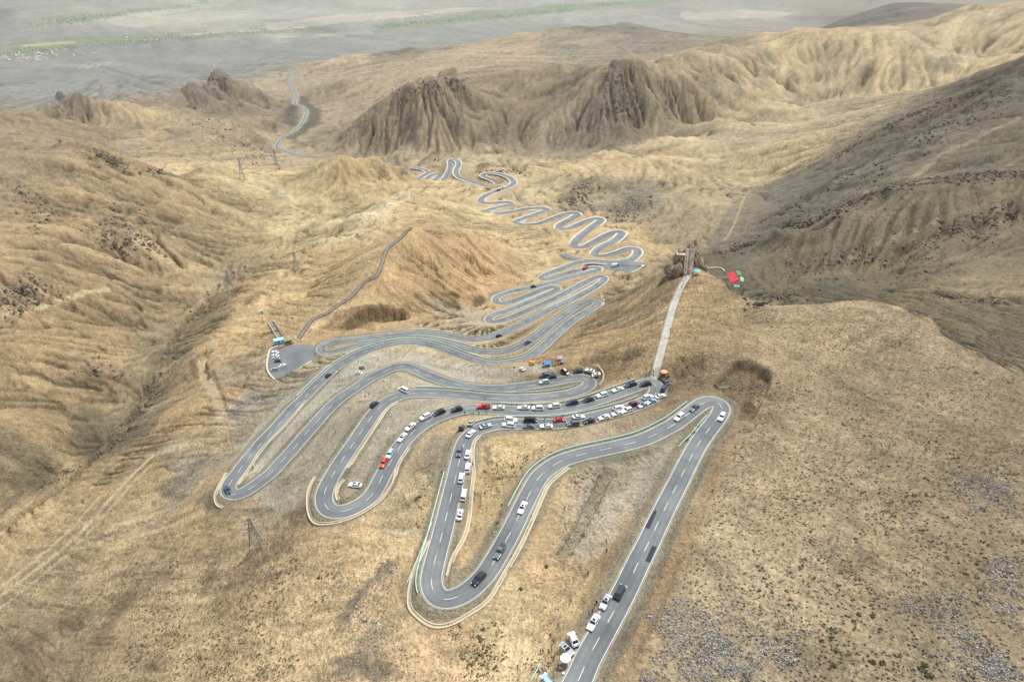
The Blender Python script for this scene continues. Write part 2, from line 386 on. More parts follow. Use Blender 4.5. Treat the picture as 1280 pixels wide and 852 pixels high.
TINTS = [  # (u, v, colour in the photograph)
    (1000, 600, 176, 156, 122), (1120, 700, 170, 150, 117), (1150, 820, 158, 142, 113), (900, 800, 163, 147, 120), (1000, 420, 172, 151, 116), (1250, 560, 153, 136, 107),
    (1100, 480, 163, 144, 113), (900, 420, 174, 150, 111), (1250, 720, 158, 141, 111), (950, 700, 178, 159, 126), (800, 700, 165, 138, 100),
    (250, 800, 197, 170, 128), (60, 830, 155, 135, 103), (40, 760, 177, 155, 119), (380, 790, 211, 183, 139), (220, 740, 186, 161, 121), (330, 740, 191, 163, 123), (120, 700, 197, 173, 131),
    (440, 680, 213, 181, 133), (560, 820, 213, 181, 137), (640, 790, 215, 189, 143), (680, 720, 197, 166, 121), (720, 680, 190, 165, 125), (600, 570, 205, 178, 130), (545, 620, 210, 178, 128),
    (650, 570, 205, 178, 131), (740, 630, 183, 165, 138), (680, 620, 201, 174, 126), (760, 590, 178, 162, 136), (520, 600, 194, 173, 134), (470, 560, 173, 159, 134), (400, 560, 183, 170, 142), (360, 600, 189, 170, 136),
    (340, 550, 191, 176, 147), (300, 560, 183, 170, 142), (420, 470, 180, 168, 144), (480, 490, 191, 174, 138), (600, 468, 186, 168, 138), (560, 460, 189, 171, 144), (520, 445, 197, 180, 150),
    (700, 450, 193, 162, 117), (780, 420, 189, 159, 113), (760, 400, 191, 162, 117), (790, 370, 176, 152, 113), (815, 350, 150, 135, 108), (850, 400, 191, 163, 117), (880, 360, 176, 150, 108), (870, 470, 168, 144, 110), (930, 480, 168, 146, 114),
    (250, 640, 189, 162, 119), (180, 600, 190, 162, 116), (260, 560, 194, 173, 134), (100, 600, 186, 160, 116), (50, 650, 194, 166, 121), (20, 580, 130, 118, 92), (230, 590, 160, 150, 132), (250, 520, 197, 165, 115), (310, 510, 173, 165, 155),
    (290, 440, 217, 183, 128), (340, 380, 207, 175, 125), (380, 340, 201, 171, 122), (430, 340, 201, 169, 120), (330, 470, 176, 159, 128), (240, 470, 186, 160, 118),
    (215, 430, 140, 128, 100), (180, 500, 142, 130, 102), (290, 340, 169, 150, 114), (130, 555, 129, 118, 94),
    (100, 250, 169, 145, 107), (50, 300, 172, 148, 110), (100, 370, 167, 142, 105), (50, 430, 172, 147, 107), (100, 500, 171, 146, 107), (20, 520, 167, 142, 105), (200, 250, 167, 144, 107), (200, 330, 176, 152, 114), (150, 420, 167, 142, 105),
    (280, 260, 172, 150, 112), (150, 200, 167, 144, 107), (30, 220, 155, 137, 105), (300, 215, 192, 169, 126),
    (420, 290, 192, 169, 124), (450, 270, 199, 178, 137), (400, 265, 199, 180, 136), (360, 250, 184, 164, 124), (430, 210, 192, 169, 120), (460, 220, 188, 161, 114), (490, 230, 188, 164, 120), (390, 220, 184, 164, 122),
    (500, 270, 192, 164, 120), (460, 320, 185, 155, 110), (500, 330, 192, 159, 110), (560, 340, 197, 161, 110), (540, 300, 178, 145, 100), (600, 310, 208, 166, 108), (620, 340, 186, 156, 112), (560, 370, 180, 148, 103), (580, 400, 195, 178, 148), (640, 320, 200, 172, 126), (680, 310, 192, 168, 126),
    (570, 260, 192, 171, 127), (560, 245, 192, 169, 124), (640, 288, 186, 163, 122), (720, 300, 198, 172, 128), (760, 283, 188, 163, 122), (800, 300, 190, 166, 122), (670, 250, 192, 173, 131), (700, 275, 188, 165, 124),
    (830, 300, 160, 146, 116), (850, 285, 161, 146, 114), (790, 250, 141, 136, 114), (720, 240, 161, 148, 118), (760, 260, 131, 125, 105), (860, 255, 157, 142, 112), (920, 260, 161, 144, 112), (900, 290, 157, 141, 109), (880, 240, 167, 150, 116),
    (700, 215, 188, 165, 124), (760, 205, 186, 163, 122), (880, 190, 184, 165, 127), (950, 165, 174, 157, 124), (850, 210, 184, 161, 120), (1000, 150, 176, 159, 124), (930, 210, 176, 157, 118), (1080, 135, 150, 136, 108), (640, 205, 173, 157, 124),
    (480, 190, 155, 141, 114), (560, 200, 169, 152, 122), (620, 180, 136, 124, 100), (700, 180, 142, 131, 107), (500, 150, 162, 144, 117), (450, 140, 159, 142, 117), (400, 170, 141, 127, 105), (550, 130, 157, 140, 113), (640, 130, 138, 123, 97), (700, 110, 131, 119, 97), (620, 95, 141, 126, 100), (740, 90, 129, 115, 93),
    (800, 110, 150, 135, 105), (760, 150, 128, 119, 100), (840, 150, 165, 150, 118), (850, 100, 155, 139, 109), (920, 80, 167, 148, 112), (960, 100, 183, 163, 122), (1000, 60, 176, 156, 116), (1050, 90, 164, 146, 110), (1100, 70, 192, 171, 125), (1140, 60, 169, 150, 114), (1220, 40, 169, 153, 114), (1200, 80, 180, 161, 122), (1260, 60, 178, 157, 118), (1010, 118, 178, 161, 124),
    (640, 60, 167, 148, 118), (720, 55, 137, 129, 110), (560, 70, 161, 144, 116), (480, 90, 161, 144, 118), (450, 80, 167, 150, 124), (780, 40, 116, 111, 98), (830, 60, 131, 120, 103), (510, 60, 122, 112, 101), (880, 55, 131, 123, 103),
    (380, 110, 155, 141, 116), (420, 120, 150, 135, 110), (360, 130, 131, 122, 105), (350, 190, 169, 154, 124), (300, 180, 169, 148, 114), (260, 110, 131, 118, 105), (290, 130, 131, 118, 97), (320, 110, 141, 127, 107), (220, 130, 148, 131, 105), (200, 160, 171, 150, 112), (120, 150, 150, 131, 101), (40, 150, 148, 129, 101), (270, 160, 150, 133, 105), (100, 125, 131, 116, 97),
    (1000, 240, 120, 114, 95), (1100, 180, 116, 109, 92), (1200, 140, 114, 105, 88), (1270, 90, 98, 90, 77), (1040, 290, 120, 110, 90), (1150, 270, 129, 116, 92), (1250, 280, 133, 120, 95), (950, 300, 122, 116, 96), (1000, 330, 130, 118, 92), (1200, 330, 140, 126, 98), (1250, 180, 112, 105, 88), (1100, 320, 128, 116, 92),  # dark mountain: rock colour with cloud shade mixed in
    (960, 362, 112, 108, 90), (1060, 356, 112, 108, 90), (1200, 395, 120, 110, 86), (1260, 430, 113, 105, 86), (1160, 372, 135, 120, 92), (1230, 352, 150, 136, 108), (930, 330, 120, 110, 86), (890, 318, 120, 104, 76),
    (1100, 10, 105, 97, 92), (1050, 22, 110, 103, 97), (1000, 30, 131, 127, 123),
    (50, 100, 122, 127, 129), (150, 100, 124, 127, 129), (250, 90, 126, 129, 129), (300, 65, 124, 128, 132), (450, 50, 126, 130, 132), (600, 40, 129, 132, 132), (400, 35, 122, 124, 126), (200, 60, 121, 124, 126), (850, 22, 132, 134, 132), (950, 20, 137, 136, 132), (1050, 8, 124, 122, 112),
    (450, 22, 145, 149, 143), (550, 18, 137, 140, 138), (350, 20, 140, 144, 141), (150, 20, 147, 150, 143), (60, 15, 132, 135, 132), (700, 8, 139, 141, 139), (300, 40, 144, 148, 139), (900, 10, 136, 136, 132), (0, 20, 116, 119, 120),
]
PAINTS = [  # (line, half width px, colour, strength, edge roughness, softness, seed)
    # grey stony scree
    ([(755, 590), (735, 640), (700, 690)], 11, (160, 148, 128), 0.9, 0.8, 0.6), ([(790, 580), (765, 610)], 12, (165, 152, 130), 0.9, 0.8, 0.6),
    ([(430, 770), (460, 730), (490, 705)], 10, (130, 120, 102), 0.7, 0.9, 0.7), ([(470, 790), (500, 770)], 14, (168, 150, 120), 0.6, 0.9, 0.7), ([(430, 830), (480, 840)], 16, (120, 114, 102), 0.7, 0.9, 0.7),
    ([(215, 600), (250, 600)], 12, (150, 142, 126), 0.8, 0.8, 0.6), ([(230, 620), (200, 610)], 7, (118, 112, 102), 0.7, 0.9, 0.7), ([(255, 625), (275, 635)], 8, (118, 110, 94), 0.6, 0.9, 0.7),
    ([(320, 490), (290, 520)], 11, (152, 148, 144), 0.95, 0.7, 0.6), ([(380, 480), (340, 505)], 12, (168, 160, 148), 0.95, 0.7, 0.6), ([(350, 520), (320, 550)], 12, (178, 168, 150), 0.9, 0.7, 0.6),
    ([(600, 470), (660, 468)], 8, (176, 160, 130), 0.7, 0.6, 0.7), ([(460, 460), (520, 452), (570, 462)], 8, (172, 160, 140), 0.7, 0.6, 0.7),
    ([(470, 590), (490, 550)], 8, (155, 144, 126), 0.9, 0.7, 0.6), ([(543, 580), (540, 600)], 7, (152, 142, 126), 0.9, 0.7, 0.6), ([(500, 540), (530, 560)], 6, (170, 155, 125), 0.5, 0.7, 0.6),
    ([(490, 664), (525, 668)], 4, (212, 204, 188), 0.8, 0.8, 0.5), ([(470, 656), (492, 666)], 3, (208, 198, 178), 0.7, 0.8, 0.5),
    ([(608, 560), (611, 568)], 5, (120, 108, 82), 0.7, 0.6, 0.6), ([(608, 573), (612, 578)], 5, (125, 112, 84), 0.7, 0.6, 0.6),
    # dark brown and scrub patches lower left; the last is the pylon's painted shadow
    ([(160, 740), (130, 790)], 16, (128, 108, 80), 0.55, 0.9, 0.8), ([(200, 720), (150, 760)], 18, (135, 115, 86), 0.5, 0.9, 0.8), ([(265, 710), (255, 740)], 12, (140, 118, 90), 0.6, 0.8, 0.7), ([(30, 810), (40, 840)], 14, (112, 96, 72), 0.5, 0.9, 0.8),
    ([(20, 780), (0, 830)], 20, (140, 126, 100), 0.5, 0.9, 0.8), ([(365, 645), (385, 640)], 8, (140, 122, 96), 0.6, 0.8, 0.7), ([(310, 700), (325, 705)], 10, (125, 112, 92), 0.5, 0.8, 0.7),
    # dirt tracks
    ([(0, 745), (60, 700), (110, 655), (150, 610), (190, 570)], 4.5, (216, 196, 158), 0.9, 0.15, 0.5), ([(0, 735), (50, 695), (90, 660), (125, 620)], 3.0, (214, 194, 156), 0.85, 0.15, 0.5),
    ([(190, 580), (120, 655), (60, 712), (0, 760)], 3.4, (214, 194, 156), 0.85, 0.15, 0.5),
    ([(279, 525), (275, 505), (266, 487), (257, 472), (250, 458), (252, 447), (262, 437), (270, 424)], 6, (214, 192, 154), 0.9, 0.3, 0.5), ([(239, 450), (246, 472)], 4, (130, 110, 80), 0.7, 0.5, 0.5), ([(266, 462), (277, 490), (287, 520)], 2.5, (120, 102, 76), 0.6, 0.4, 0.5),
    ([(0, 396), (60, 382), (105, 366), (135, 362)], 3.4, (218, 198, 158), 0.9, 0.15, 0.5), ([(280, 330), (250, 318), (225, 305)], 1.2, (210, 185, 140), 0.5, 0.15, 0.5),
    ([(740, 715), (720, 750), (700, 790), (680, 840)], 2.5, (212, 186, 140), 0.7, 0.3, 0.6), ([(790, 610), (772, 650), (745, 700)], 4, (196, 172, 134), 0.6, 0.5, 0.6),
    ([(700, 830), (730, 780), (755, 735)], 9, (196, 166, 118), 0.7, 0.3, 0.6), ([(905, 300), (920, 275), (938, 235)], 1.4, (196, 178, 140), 0.7, 0.2, 0.5),
    ([(375, 320), (440, 300), (480, 280)], 1.5, (120, 108, 80), 0.4, 0.3, 0.6),
    # cut faces, brown earth
    ([(760, 850), (800, 770), (840, 700), (880, 620), (905, 570)], 9, (168, 138, 98), 0.6, 0.4, 0.6), ([(790, 830), (830, 755), (850, 700)], 4, (130, 106, 76), 0.5, 0.7, 0.6), ([(880, 580), (910, 545)], 8, (140, 114, 80), 0.6, 0.6, 0.6),
    ([(928, 505), (945, 480)], 5, (128, 108, 84), 0.5, 0.9, 0.5), ([(905, 468), (890, 478)], 9, (160, 142, 112), 0.6, 0.6, 0.6),
    ([(740, 420), (800, 400)], 3, (138, 116, 84), 0.4, 0.8, 0.7),
    ([(430, 405), (450, 393), (480, 388), (505, 390)], 9, (136, 110, 74), 0.6, 0.6, 0.5), ([(400, 408), (415, 400)], 4, (135, 110, 76), 0.5, 0.6, 0.5), ([(480, 412), (540, 408)], 5, (172, 164, 150), 0.7, 0.7, 0.5),
    ([(596, 380), (602, 370)], 6, (105, 92, 66), 0.7, 0.8, 0.5), ([(575, 402), (595, 395)], 9, (184, 172, 148), 0.7, 0.5, 0.5),
    ([(660, 395), (630, 410)], 4, (190, 172, 140), 0.5, 0.5, 0.5), ([(800, 352), (755, 370), (760, 374)], 3, (125, 128, 108), 0.6, 0.6, 0.5), ([(838, 335), (812, 356), (790, 372)], 4, (122, 124, 104), 0.5, 0.6, 0.6),
    ([(700, 480), (760, 476)], 4, (182, 160, 122), 0.5, 0.5, 0.5), ([(700, 452), (730, 452)], 5, (150, 132, 108), 0.5, 0.8, 0.6),
    # rims and gullies on the left mountain
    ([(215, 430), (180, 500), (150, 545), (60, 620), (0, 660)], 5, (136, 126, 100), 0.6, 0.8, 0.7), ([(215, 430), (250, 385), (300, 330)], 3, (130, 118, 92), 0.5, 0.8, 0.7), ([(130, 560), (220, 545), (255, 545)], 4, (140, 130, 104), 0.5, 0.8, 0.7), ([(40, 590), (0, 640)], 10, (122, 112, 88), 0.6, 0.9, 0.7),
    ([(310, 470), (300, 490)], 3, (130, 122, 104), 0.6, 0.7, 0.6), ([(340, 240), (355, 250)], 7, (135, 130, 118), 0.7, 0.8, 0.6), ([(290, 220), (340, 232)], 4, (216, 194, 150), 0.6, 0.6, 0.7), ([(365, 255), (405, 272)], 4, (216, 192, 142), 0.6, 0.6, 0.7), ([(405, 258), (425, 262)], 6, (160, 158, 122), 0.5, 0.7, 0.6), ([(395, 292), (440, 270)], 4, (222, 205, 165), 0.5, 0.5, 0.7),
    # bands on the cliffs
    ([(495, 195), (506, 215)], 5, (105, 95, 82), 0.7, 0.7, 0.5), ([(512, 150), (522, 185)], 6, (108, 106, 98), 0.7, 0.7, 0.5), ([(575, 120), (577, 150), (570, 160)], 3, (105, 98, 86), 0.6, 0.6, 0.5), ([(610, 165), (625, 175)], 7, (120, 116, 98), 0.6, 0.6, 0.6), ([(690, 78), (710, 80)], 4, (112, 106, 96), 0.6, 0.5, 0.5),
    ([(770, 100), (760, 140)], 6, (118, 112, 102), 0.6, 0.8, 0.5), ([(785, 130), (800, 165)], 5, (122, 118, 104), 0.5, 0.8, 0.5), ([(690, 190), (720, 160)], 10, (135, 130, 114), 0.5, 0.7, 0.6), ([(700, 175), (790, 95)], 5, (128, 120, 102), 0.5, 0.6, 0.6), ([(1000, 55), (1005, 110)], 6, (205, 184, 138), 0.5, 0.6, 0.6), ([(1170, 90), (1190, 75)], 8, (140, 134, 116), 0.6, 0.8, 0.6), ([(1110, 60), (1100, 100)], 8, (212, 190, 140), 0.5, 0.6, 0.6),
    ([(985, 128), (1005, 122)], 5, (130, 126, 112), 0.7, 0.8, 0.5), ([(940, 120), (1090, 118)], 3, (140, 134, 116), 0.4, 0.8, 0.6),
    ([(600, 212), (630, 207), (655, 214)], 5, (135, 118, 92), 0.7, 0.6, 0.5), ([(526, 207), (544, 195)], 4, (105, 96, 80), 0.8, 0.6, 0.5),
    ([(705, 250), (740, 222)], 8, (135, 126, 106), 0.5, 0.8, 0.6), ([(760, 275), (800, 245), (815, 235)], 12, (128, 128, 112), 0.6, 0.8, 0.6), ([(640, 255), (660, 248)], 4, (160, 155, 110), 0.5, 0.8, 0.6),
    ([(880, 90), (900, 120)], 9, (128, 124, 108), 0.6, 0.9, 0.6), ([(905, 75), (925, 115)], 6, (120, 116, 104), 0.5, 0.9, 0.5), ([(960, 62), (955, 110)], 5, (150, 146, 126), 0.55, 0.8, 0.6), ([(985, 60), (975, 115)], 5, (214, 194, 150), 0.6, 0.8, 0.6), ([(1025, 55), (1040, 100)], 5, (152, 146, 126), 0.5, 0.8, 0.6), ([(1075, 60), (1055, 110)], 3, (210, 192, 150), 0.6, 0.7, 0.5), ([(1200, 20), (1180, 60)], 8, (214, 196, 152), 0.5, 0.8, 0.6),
    # dark mountain
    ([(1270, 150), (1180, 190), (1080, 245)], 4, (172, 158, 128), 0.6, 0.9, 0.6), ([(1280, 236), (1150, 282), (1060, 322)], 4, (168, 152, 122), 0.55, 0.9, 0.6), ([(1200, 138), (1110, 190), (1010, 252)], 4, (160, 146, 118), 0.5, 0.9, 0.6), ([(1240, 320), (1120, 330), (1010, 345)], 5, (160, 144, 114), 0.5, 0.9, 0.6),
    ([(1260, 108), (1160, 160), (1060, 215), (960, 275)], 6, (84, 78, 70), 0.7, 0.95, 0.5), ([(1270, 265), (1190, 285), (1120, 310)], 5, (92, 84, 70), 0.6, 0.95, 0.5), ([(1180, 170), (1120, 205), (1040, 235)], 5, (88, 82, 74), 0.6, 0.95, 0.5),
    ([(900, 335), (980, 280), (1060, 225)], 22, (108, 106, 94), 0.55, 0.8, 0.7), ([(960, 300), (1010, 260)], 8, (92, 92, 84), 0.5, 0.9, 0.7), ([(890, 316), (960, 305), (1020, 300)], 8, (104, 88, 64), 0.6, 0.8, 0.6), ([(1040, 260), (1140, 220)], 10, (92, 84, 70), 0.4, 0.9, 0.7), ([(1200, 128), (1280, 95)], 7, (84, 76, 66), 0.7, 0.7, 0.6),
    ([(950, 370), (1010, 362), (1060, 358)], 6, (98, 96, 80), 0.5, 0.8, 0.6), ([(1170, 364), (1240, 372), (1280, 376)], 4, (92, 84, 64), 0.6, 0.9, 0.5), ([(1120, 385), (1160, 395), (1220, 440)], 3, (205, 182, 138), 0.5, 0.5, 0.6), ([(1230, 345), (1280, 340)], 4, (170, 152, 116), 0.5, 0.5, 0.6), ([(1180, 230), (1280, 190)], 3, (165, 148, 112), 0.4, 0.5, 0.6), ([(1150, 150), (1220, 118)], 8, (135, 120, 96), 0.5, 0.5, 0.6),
    ([(255, 92), (275, 92)], 6, (112, 100, 88), 0.6, 0.6, 0.6), ([(75, 122), (108, 122)], 4, (92, 82, 74), 0.7, 0.6, 0.6), ([(360, 172), (390, 155), (394, 140), (376, 122), (362, 135), (362, 155)], 8, (92, 88, 80), 0.85, 0.6, 0.6), ([(330, 185), (345, 200)], 3, (140, 140, 138), 0.6, 0.6, 0.6),
    # cultivated strips, villages and pale river gravel on the plain
    ([(0, 60), (60, 55), (130, 50), (200, 44)], 7, (128, 140, 104), 0.75, 0.9, 0.5), ([(40, 28), (110, 22), (160, 12)], 5, (140, 150, 118), 0.7, 0.9, 0.5), ([(90, 24), (140, 20), (200, 10), (260, 2)], 4, (118, 132, 104), 0.7, 0.9, 0.5), ([(210, 50), (290, 42), (410, 36)], 1.6, (122, 136, 106), 0.8, 0.7, 0.5), ([(470, 32), (560, 25), (640, 18), (720, 10), (800, 5)], 5, (116, 136, 100), 0.8, 0.8, 0.5), ([(680, 8), (760, 4), (850, 1)], 4, (112, 134, 98), 0.8, 0.8, 0.5), ([(200, 20), (300, 4)], 3, (128, 138, 112), 0.6, 0.8, 0.5),
    ([(30, 58), (90, 53)], 3, (190, 186, 130), 0.7, 0.8, 0.4), ([(0, 66), (40, 64)], 3, (110, 126, 92), 0.7, 0.8, 0.4), ([(210, 45), (330, 38), (380, 34)], 3, (206, 194, 160), 0.5, 0.6, 0.7), ([(330, 48), (420, 42)], 3, (204, 192, 160), 0.4, 0.6, 0.7), ([(110, 84), (140, 78)], 2.5, (196, 188, 168), 0.5, 0.6, 0.7),
    ([(85, 75), (130, 84), (170, 95), (205, 105)], 2.6, (104, 100, 96), 0.7, 0.1, 0.4), ([(0, 72), (50, 72)], 4, (178, 176, 172), 0.5, 0.9, 0.5),
    ([(500, 22), (560, 14)], 3, (206, 196, 166), 0.5, 0.6, 0.7), ([(340, 78), (320, 88)], 6, (150, 148, 142), 0.5, 0.6, 0.6),
]
DIGS = [
    ([(354, 166), (350, 150), (352, 130), (356, 112)], 9, -48), ([(398, 160), (403, 140), (394, 120), (388, 104)], 9, -48), ([(330, 190), (338, 175)], 7, -30),  # (line, half width px, depth m): eroded cuts
    ([(840, 464), (866, 454)], 15, 2.0), ([(735, 452), (770, 449), (800, 440)], 9, 1.4), ([(432, 403), (455, 393), (500, 390)], 8, 5.0),
    ([(257, 472), (250, 456), (258, 440)], 6, 5.0), ([(305, 380), (312, 372)], 5, 5.0), ([(597, 622), (590, 640)], 5, 1.5), ([(596, 380), (602, 372)], 5, 4.0), ([(760, 590), (735, 640), (705, 690)], 9, 2.0),
    ([(215, 430), (180, 500), (150, 545), (60, 620), (0, 660)], 5, 4.0), ([(215, 430), (250, 385), (300, 330)], 3, 4.0),
]
DUNES = [  # smooth wind-blown sand
    ([(960, 85), (1050, 75), (1130, 65)], 16), ([(1170, 55), (1260, 30)], 20),
    ([(60, 640), (130, 575), (190, 520), (240, 450)], 26), ([(260, 400), (330, 350)], 26),
    ([(0, 730), (100, 650), (200, 570)], 46), ([(225, 510), (280, 440)], 42), ([(300, 400), (380, 340)], 30), ([(0, 690), (60, 640)], 20), ([(520, 240), (600, 270), (680, 292)], 18), ([(430, 275), (500, 255)], 14),
    ([(690, 210), (760, 204), (850, 190), (960, 160)], 22), ([(860, 215), (930, 195), (1000, 150)], 22), ([(400, 285), (480, 240)], 10), ([(560, 255), (620, 285)], 12), ([(900, 110), (1050, 100)], 14),
    ([(600, 120), (680, 130)], 22), ([(580, 390), (600, 400)], 10), ([(640, 205), (850, 160), (1000, 125)], 8),
]
AREAS = [
    ([(392, 302), (440, 269), (480, 249), (512, 238), (520, 245), (490, 264), (450, 292), (410, 314)], (226, 212, 176), 0.7), ([(290, 226), (300, 216), (345, 228), (372, 236), (330, 240)], (224, 206, 166), 0.6),
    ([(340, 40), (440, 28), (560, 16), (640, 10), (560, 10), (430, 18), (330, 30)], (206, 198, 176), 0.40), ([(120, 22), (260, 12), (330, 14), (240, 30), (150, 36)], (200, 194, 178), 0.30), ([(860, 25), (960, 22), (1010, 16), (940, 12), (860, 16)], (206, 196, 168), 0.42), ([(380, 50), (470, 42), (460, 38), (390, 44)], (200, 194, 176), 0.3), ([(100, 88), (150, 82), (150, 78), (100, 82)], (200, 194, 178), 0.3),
    ([(495, 300), (520, 286), (580, 290), (640, 312), (680, 332), (640, 348), (590, 350), (540, 362), (500, 382), (470, 378)], (222, 188, 136), 0.6),  # orange ridge face, colour raised to offset its shaded side
    ([(400, 398), (440, 366), (470, 344), (482, 312), (500, 296), (512, 286), (470, 300), (420, 345), (385, 380), (370, 410)], (216, 192, 146), 0.5),  # left side of the walkway ridge, painted paler as the lit side
    ([(258, 640), (262, 615), (272, 606), (279, 632), (300, 636), (330, 640), (300, 646), (275, 648)], (128, 122, 108), 0.7),
    ([(352, 646), (372, 628), (384, 618), (388, 640), (396, 657), (375, 657)], (130, 118, 98), 0.7),
    ([(318, 604), (350, 585), (372, 598), (352, 614), (325, 618)], (150, 140, 122), 0.5),
    ([(735, 600), (760, 572), (800, 562), (830, 552), (850, 548), (820, 600), (790, 640), (770, 680), (735, 700), (715, 690), (725, 650)], (182, 180, 174), 0.8),
    ([(566, 560), (560, 540), (545, 538), (530, 560), (538, 600), (552, 610)], (150, 144, 132), 0.75),
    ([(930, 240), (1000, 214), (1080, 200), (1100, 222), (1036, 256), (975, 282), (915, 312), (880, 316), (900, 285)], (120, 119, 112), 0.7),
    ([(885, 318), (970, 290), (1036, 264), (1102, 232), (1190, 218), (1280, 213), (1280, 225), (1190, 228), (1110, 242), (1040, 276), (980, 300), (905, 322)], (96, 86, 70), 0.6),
    ([(910, 330), (1000, 305), (1110, 250), (1275, 232), (1275, 335), (1150, 345), (1010, 352), (940, 345)], (152, 138, 110), 0.45),
    ([(888, 478), (903, 462), (922, 450), (945, 453), (963, 464), (958, 482), (946, 502), (936, 522), (918, 528), (909, 512), (914, 500), (903, 488)], (140, 117, 90), 0.9),
    ([(838, 472), (845, 450), (858, 445), (881, 445), (873, 462), (855, 474)], (140, 117, 88), 0.8),
    ([(720, 453), (745, 446), (775, 443), (813, 429), (807, 442), (770, 456), (735, 463)], (152, 130, 100), 0.6),
    ([(402, 408), (420, 394), (450, 384), (500, 384), (512, 396), (470, 408), (436, 414)], (140, 114, 78), 0.75),
    ([(296, 565), (345, 505), (400, 462), (470, 440), (540, 442), (620, 460), (690, 458), (700, 470), (640, 478), (560, 472), (510, 456), (460, 470), (410, 508), (350, 575), (310, 605)], (192, 192, 188), 0.85),
    ([(300, 605), (350, 585), (400, 530), (450, 482), (500, 464), (560, 482), (640, 488), (640, 494), (520, 488), (470, 505), (420, 580), (395, 640), (340, 640)], (188, 184, 174), 0.8),
    ([(425, 625), (415, 605), (450, 548), (485, 508), (520, 496), (600, 500), (560, 512), (510, 535), (470, 600)], (172, 170, 164), 0.85),
    ([(0, 70), (60, 62), (130, 56), (210, 48), (230, 40), (150, 46), (60, 50), (0, 54)], (118, 134, 96), 0.75), ([(30, 34), (110, 28), (170, 16), (260, 2), (190, 6), (100, 18), (30, 26)], (126, 140, 108), 0.6),
    ([(470, 37), (570, 30), (660, 21), (740, 13), (840, 8), (820, 1), (700, 6), (560, 20), (480, 30)], (112, 134, 92), 0.75),
    ([(215, 52), (300, 44), (415, 38), (415, 34), (300, 39), (215, 46)], (116, 132, 98), 0.65),  # (outline, colour, strength)
    ([(868, 322), (900, 300), (925, 268), (950, 240), (1000, 216), (1045, 194), (1085, 168), (1130, 145), (1180, 127), (1215, 114), (1278, 82), (1278, 342), (1200, 349), (1100, 358), (1000, 366), (960, 363), (935, 350), (905, 330)], (128, 121, 105), 0.5),  # dark mountain slope: dark rock plus cloud shade in one tint
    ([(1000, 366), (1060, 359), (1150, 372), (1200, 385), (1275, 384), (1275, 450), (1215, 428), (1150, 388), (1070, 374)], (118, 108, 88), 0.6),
]
CLIFFS = [
    ([(0, 150), (100, 135), (200, 135), (260, 110)], 22),
    ([(450, 160), (510, 140), (560, 120)], 34), ([(720, 150), (790, 110), (830, 110)], 34), ([(860, 110), (920, 90)], 26), 
    ([(230, 120), (330, 150)], 24), ([(530, 320), (600, 330)], 26), ([(440, 395), (490, 390)], 10), ([(430, 215), (480, 225)], 14), ([(710, 245), (800, 255)], 14), ([(1020, 210), (1250, 120)], 24), ([(960, 290), (1250, 220)], 14),
]
PITS = [  # (outline, depth): steep-sided cuts
    ([(888, 480), (900, 466), (922, 451), (945, 453), (963, 464), (958, 482), (946, 502), (936, 522), (920, 528), (912, 512), (914, 500), (903, 488)], 5.5),
    ([(838, 472), (845, 450), (858, 445), (881, 445), (873, 462), (855, 474)], 3.0), ([(720, 453), (745, 446), (775, 443), (813, 429), (807, 442), (770, 456), (735, 463)], 2.0),
    ([(402, 408), (420, 394), (450, 384), (500, 384), (512, 396), (470, 408), (436, 414)], 4.5),
]
# ------------------------------------------------------------------ gullies that follow the slope, lumps, rock
gr_r = np.gradient(blur(Z0, 3), axis=0) / DR
gr_a = np.gradient(blur(Z0, 3), axis=1) / (RR[:, None] * np.gradient(AZ)[None, :])
SLOPE = np.hypot(gr_r, gr_a)

def lic(noise_list, steps=14, h=1.25):
    vi = (-gr_r / DR)
    vj = (-gr_a / (RR[:, None] * np.gradient(AZ)[None, :]))
    m = np.maximum(np.maximum(np.abs(vi), np.abs(vj)), 1e-9)
    vi, vj = (vi / m * h).astype(np.float32), (vj / m * h).astype(np.float32)
    I0, J0 = np.meshgrid(np.arange(NR, dtype=np.float32), np.arange(NA, dtype=np.float32), indexing='ij')
    acc = [n.copy() for n in noise_list]
    for sgn in (1, -1):
        I, J = I0.copy(), J0.copy()
        for s in range(steps):
            a = np.clip(I + 0.5, 0, NR - 1).astype(np.int32)
            b = np.clip(J + 0.5, 0, NA - 1).astype(np.int32)
            I += sgn * vi[a, b]
            J += sgn * vj[a, b]
            a = np.clip(I + 0.5, 0, NR - 1).astype(np.int32)
            b = np.clip(J + 0.5, 0, NA - 1).astype(np.int32)
            for k, n in enumerate(noise_list):
                acc[k] += n[a, b]
    return [(q - q.mean()) / q.std() for q in acc]

white = RNG.standard_normal((3, NR, NA)).astype(np.float32)
n_f = blur(white[0], 1)
n_m = blur(white[1], 10)
n_c = blur(white[2], 60)
LIC_F, LIC_M = lic([n_f, n_m / n_m.std()], 12)
(LIC_C,) = lic([n_c / n_c.std()], 30, 1.6)
n_r = blur(RNG.standard_normal((NR, NA)).astype(np.float32), 3)
(LIC_R,) = lic([n_r], 42, 1.25)
del n_r
LIC_F, LIC_M, LIC_C = blur(LIC_F, 1), blur(LIC_M, 1), blur(LIC_C, 3)

# bilinear look-ups on the ring grid
def grid_pos(x, y):
    r = math.hypot(x, y)
    a = math.atan2(x, y)
    i = min(max(int(np.searchsorted(RR, r)) - 1, 0), NR - 2)
    j = min(max(int(np.searchsorted(AZ, a)) - 1, 0), NA - 2)
    return i, j, min(max((r - RR[i]) / (RR[i + 1] - RR[i]), 0), 1), min(max((a - AZ[j]) / (AZ[j + 1] - AZ[j]), 0), 1)

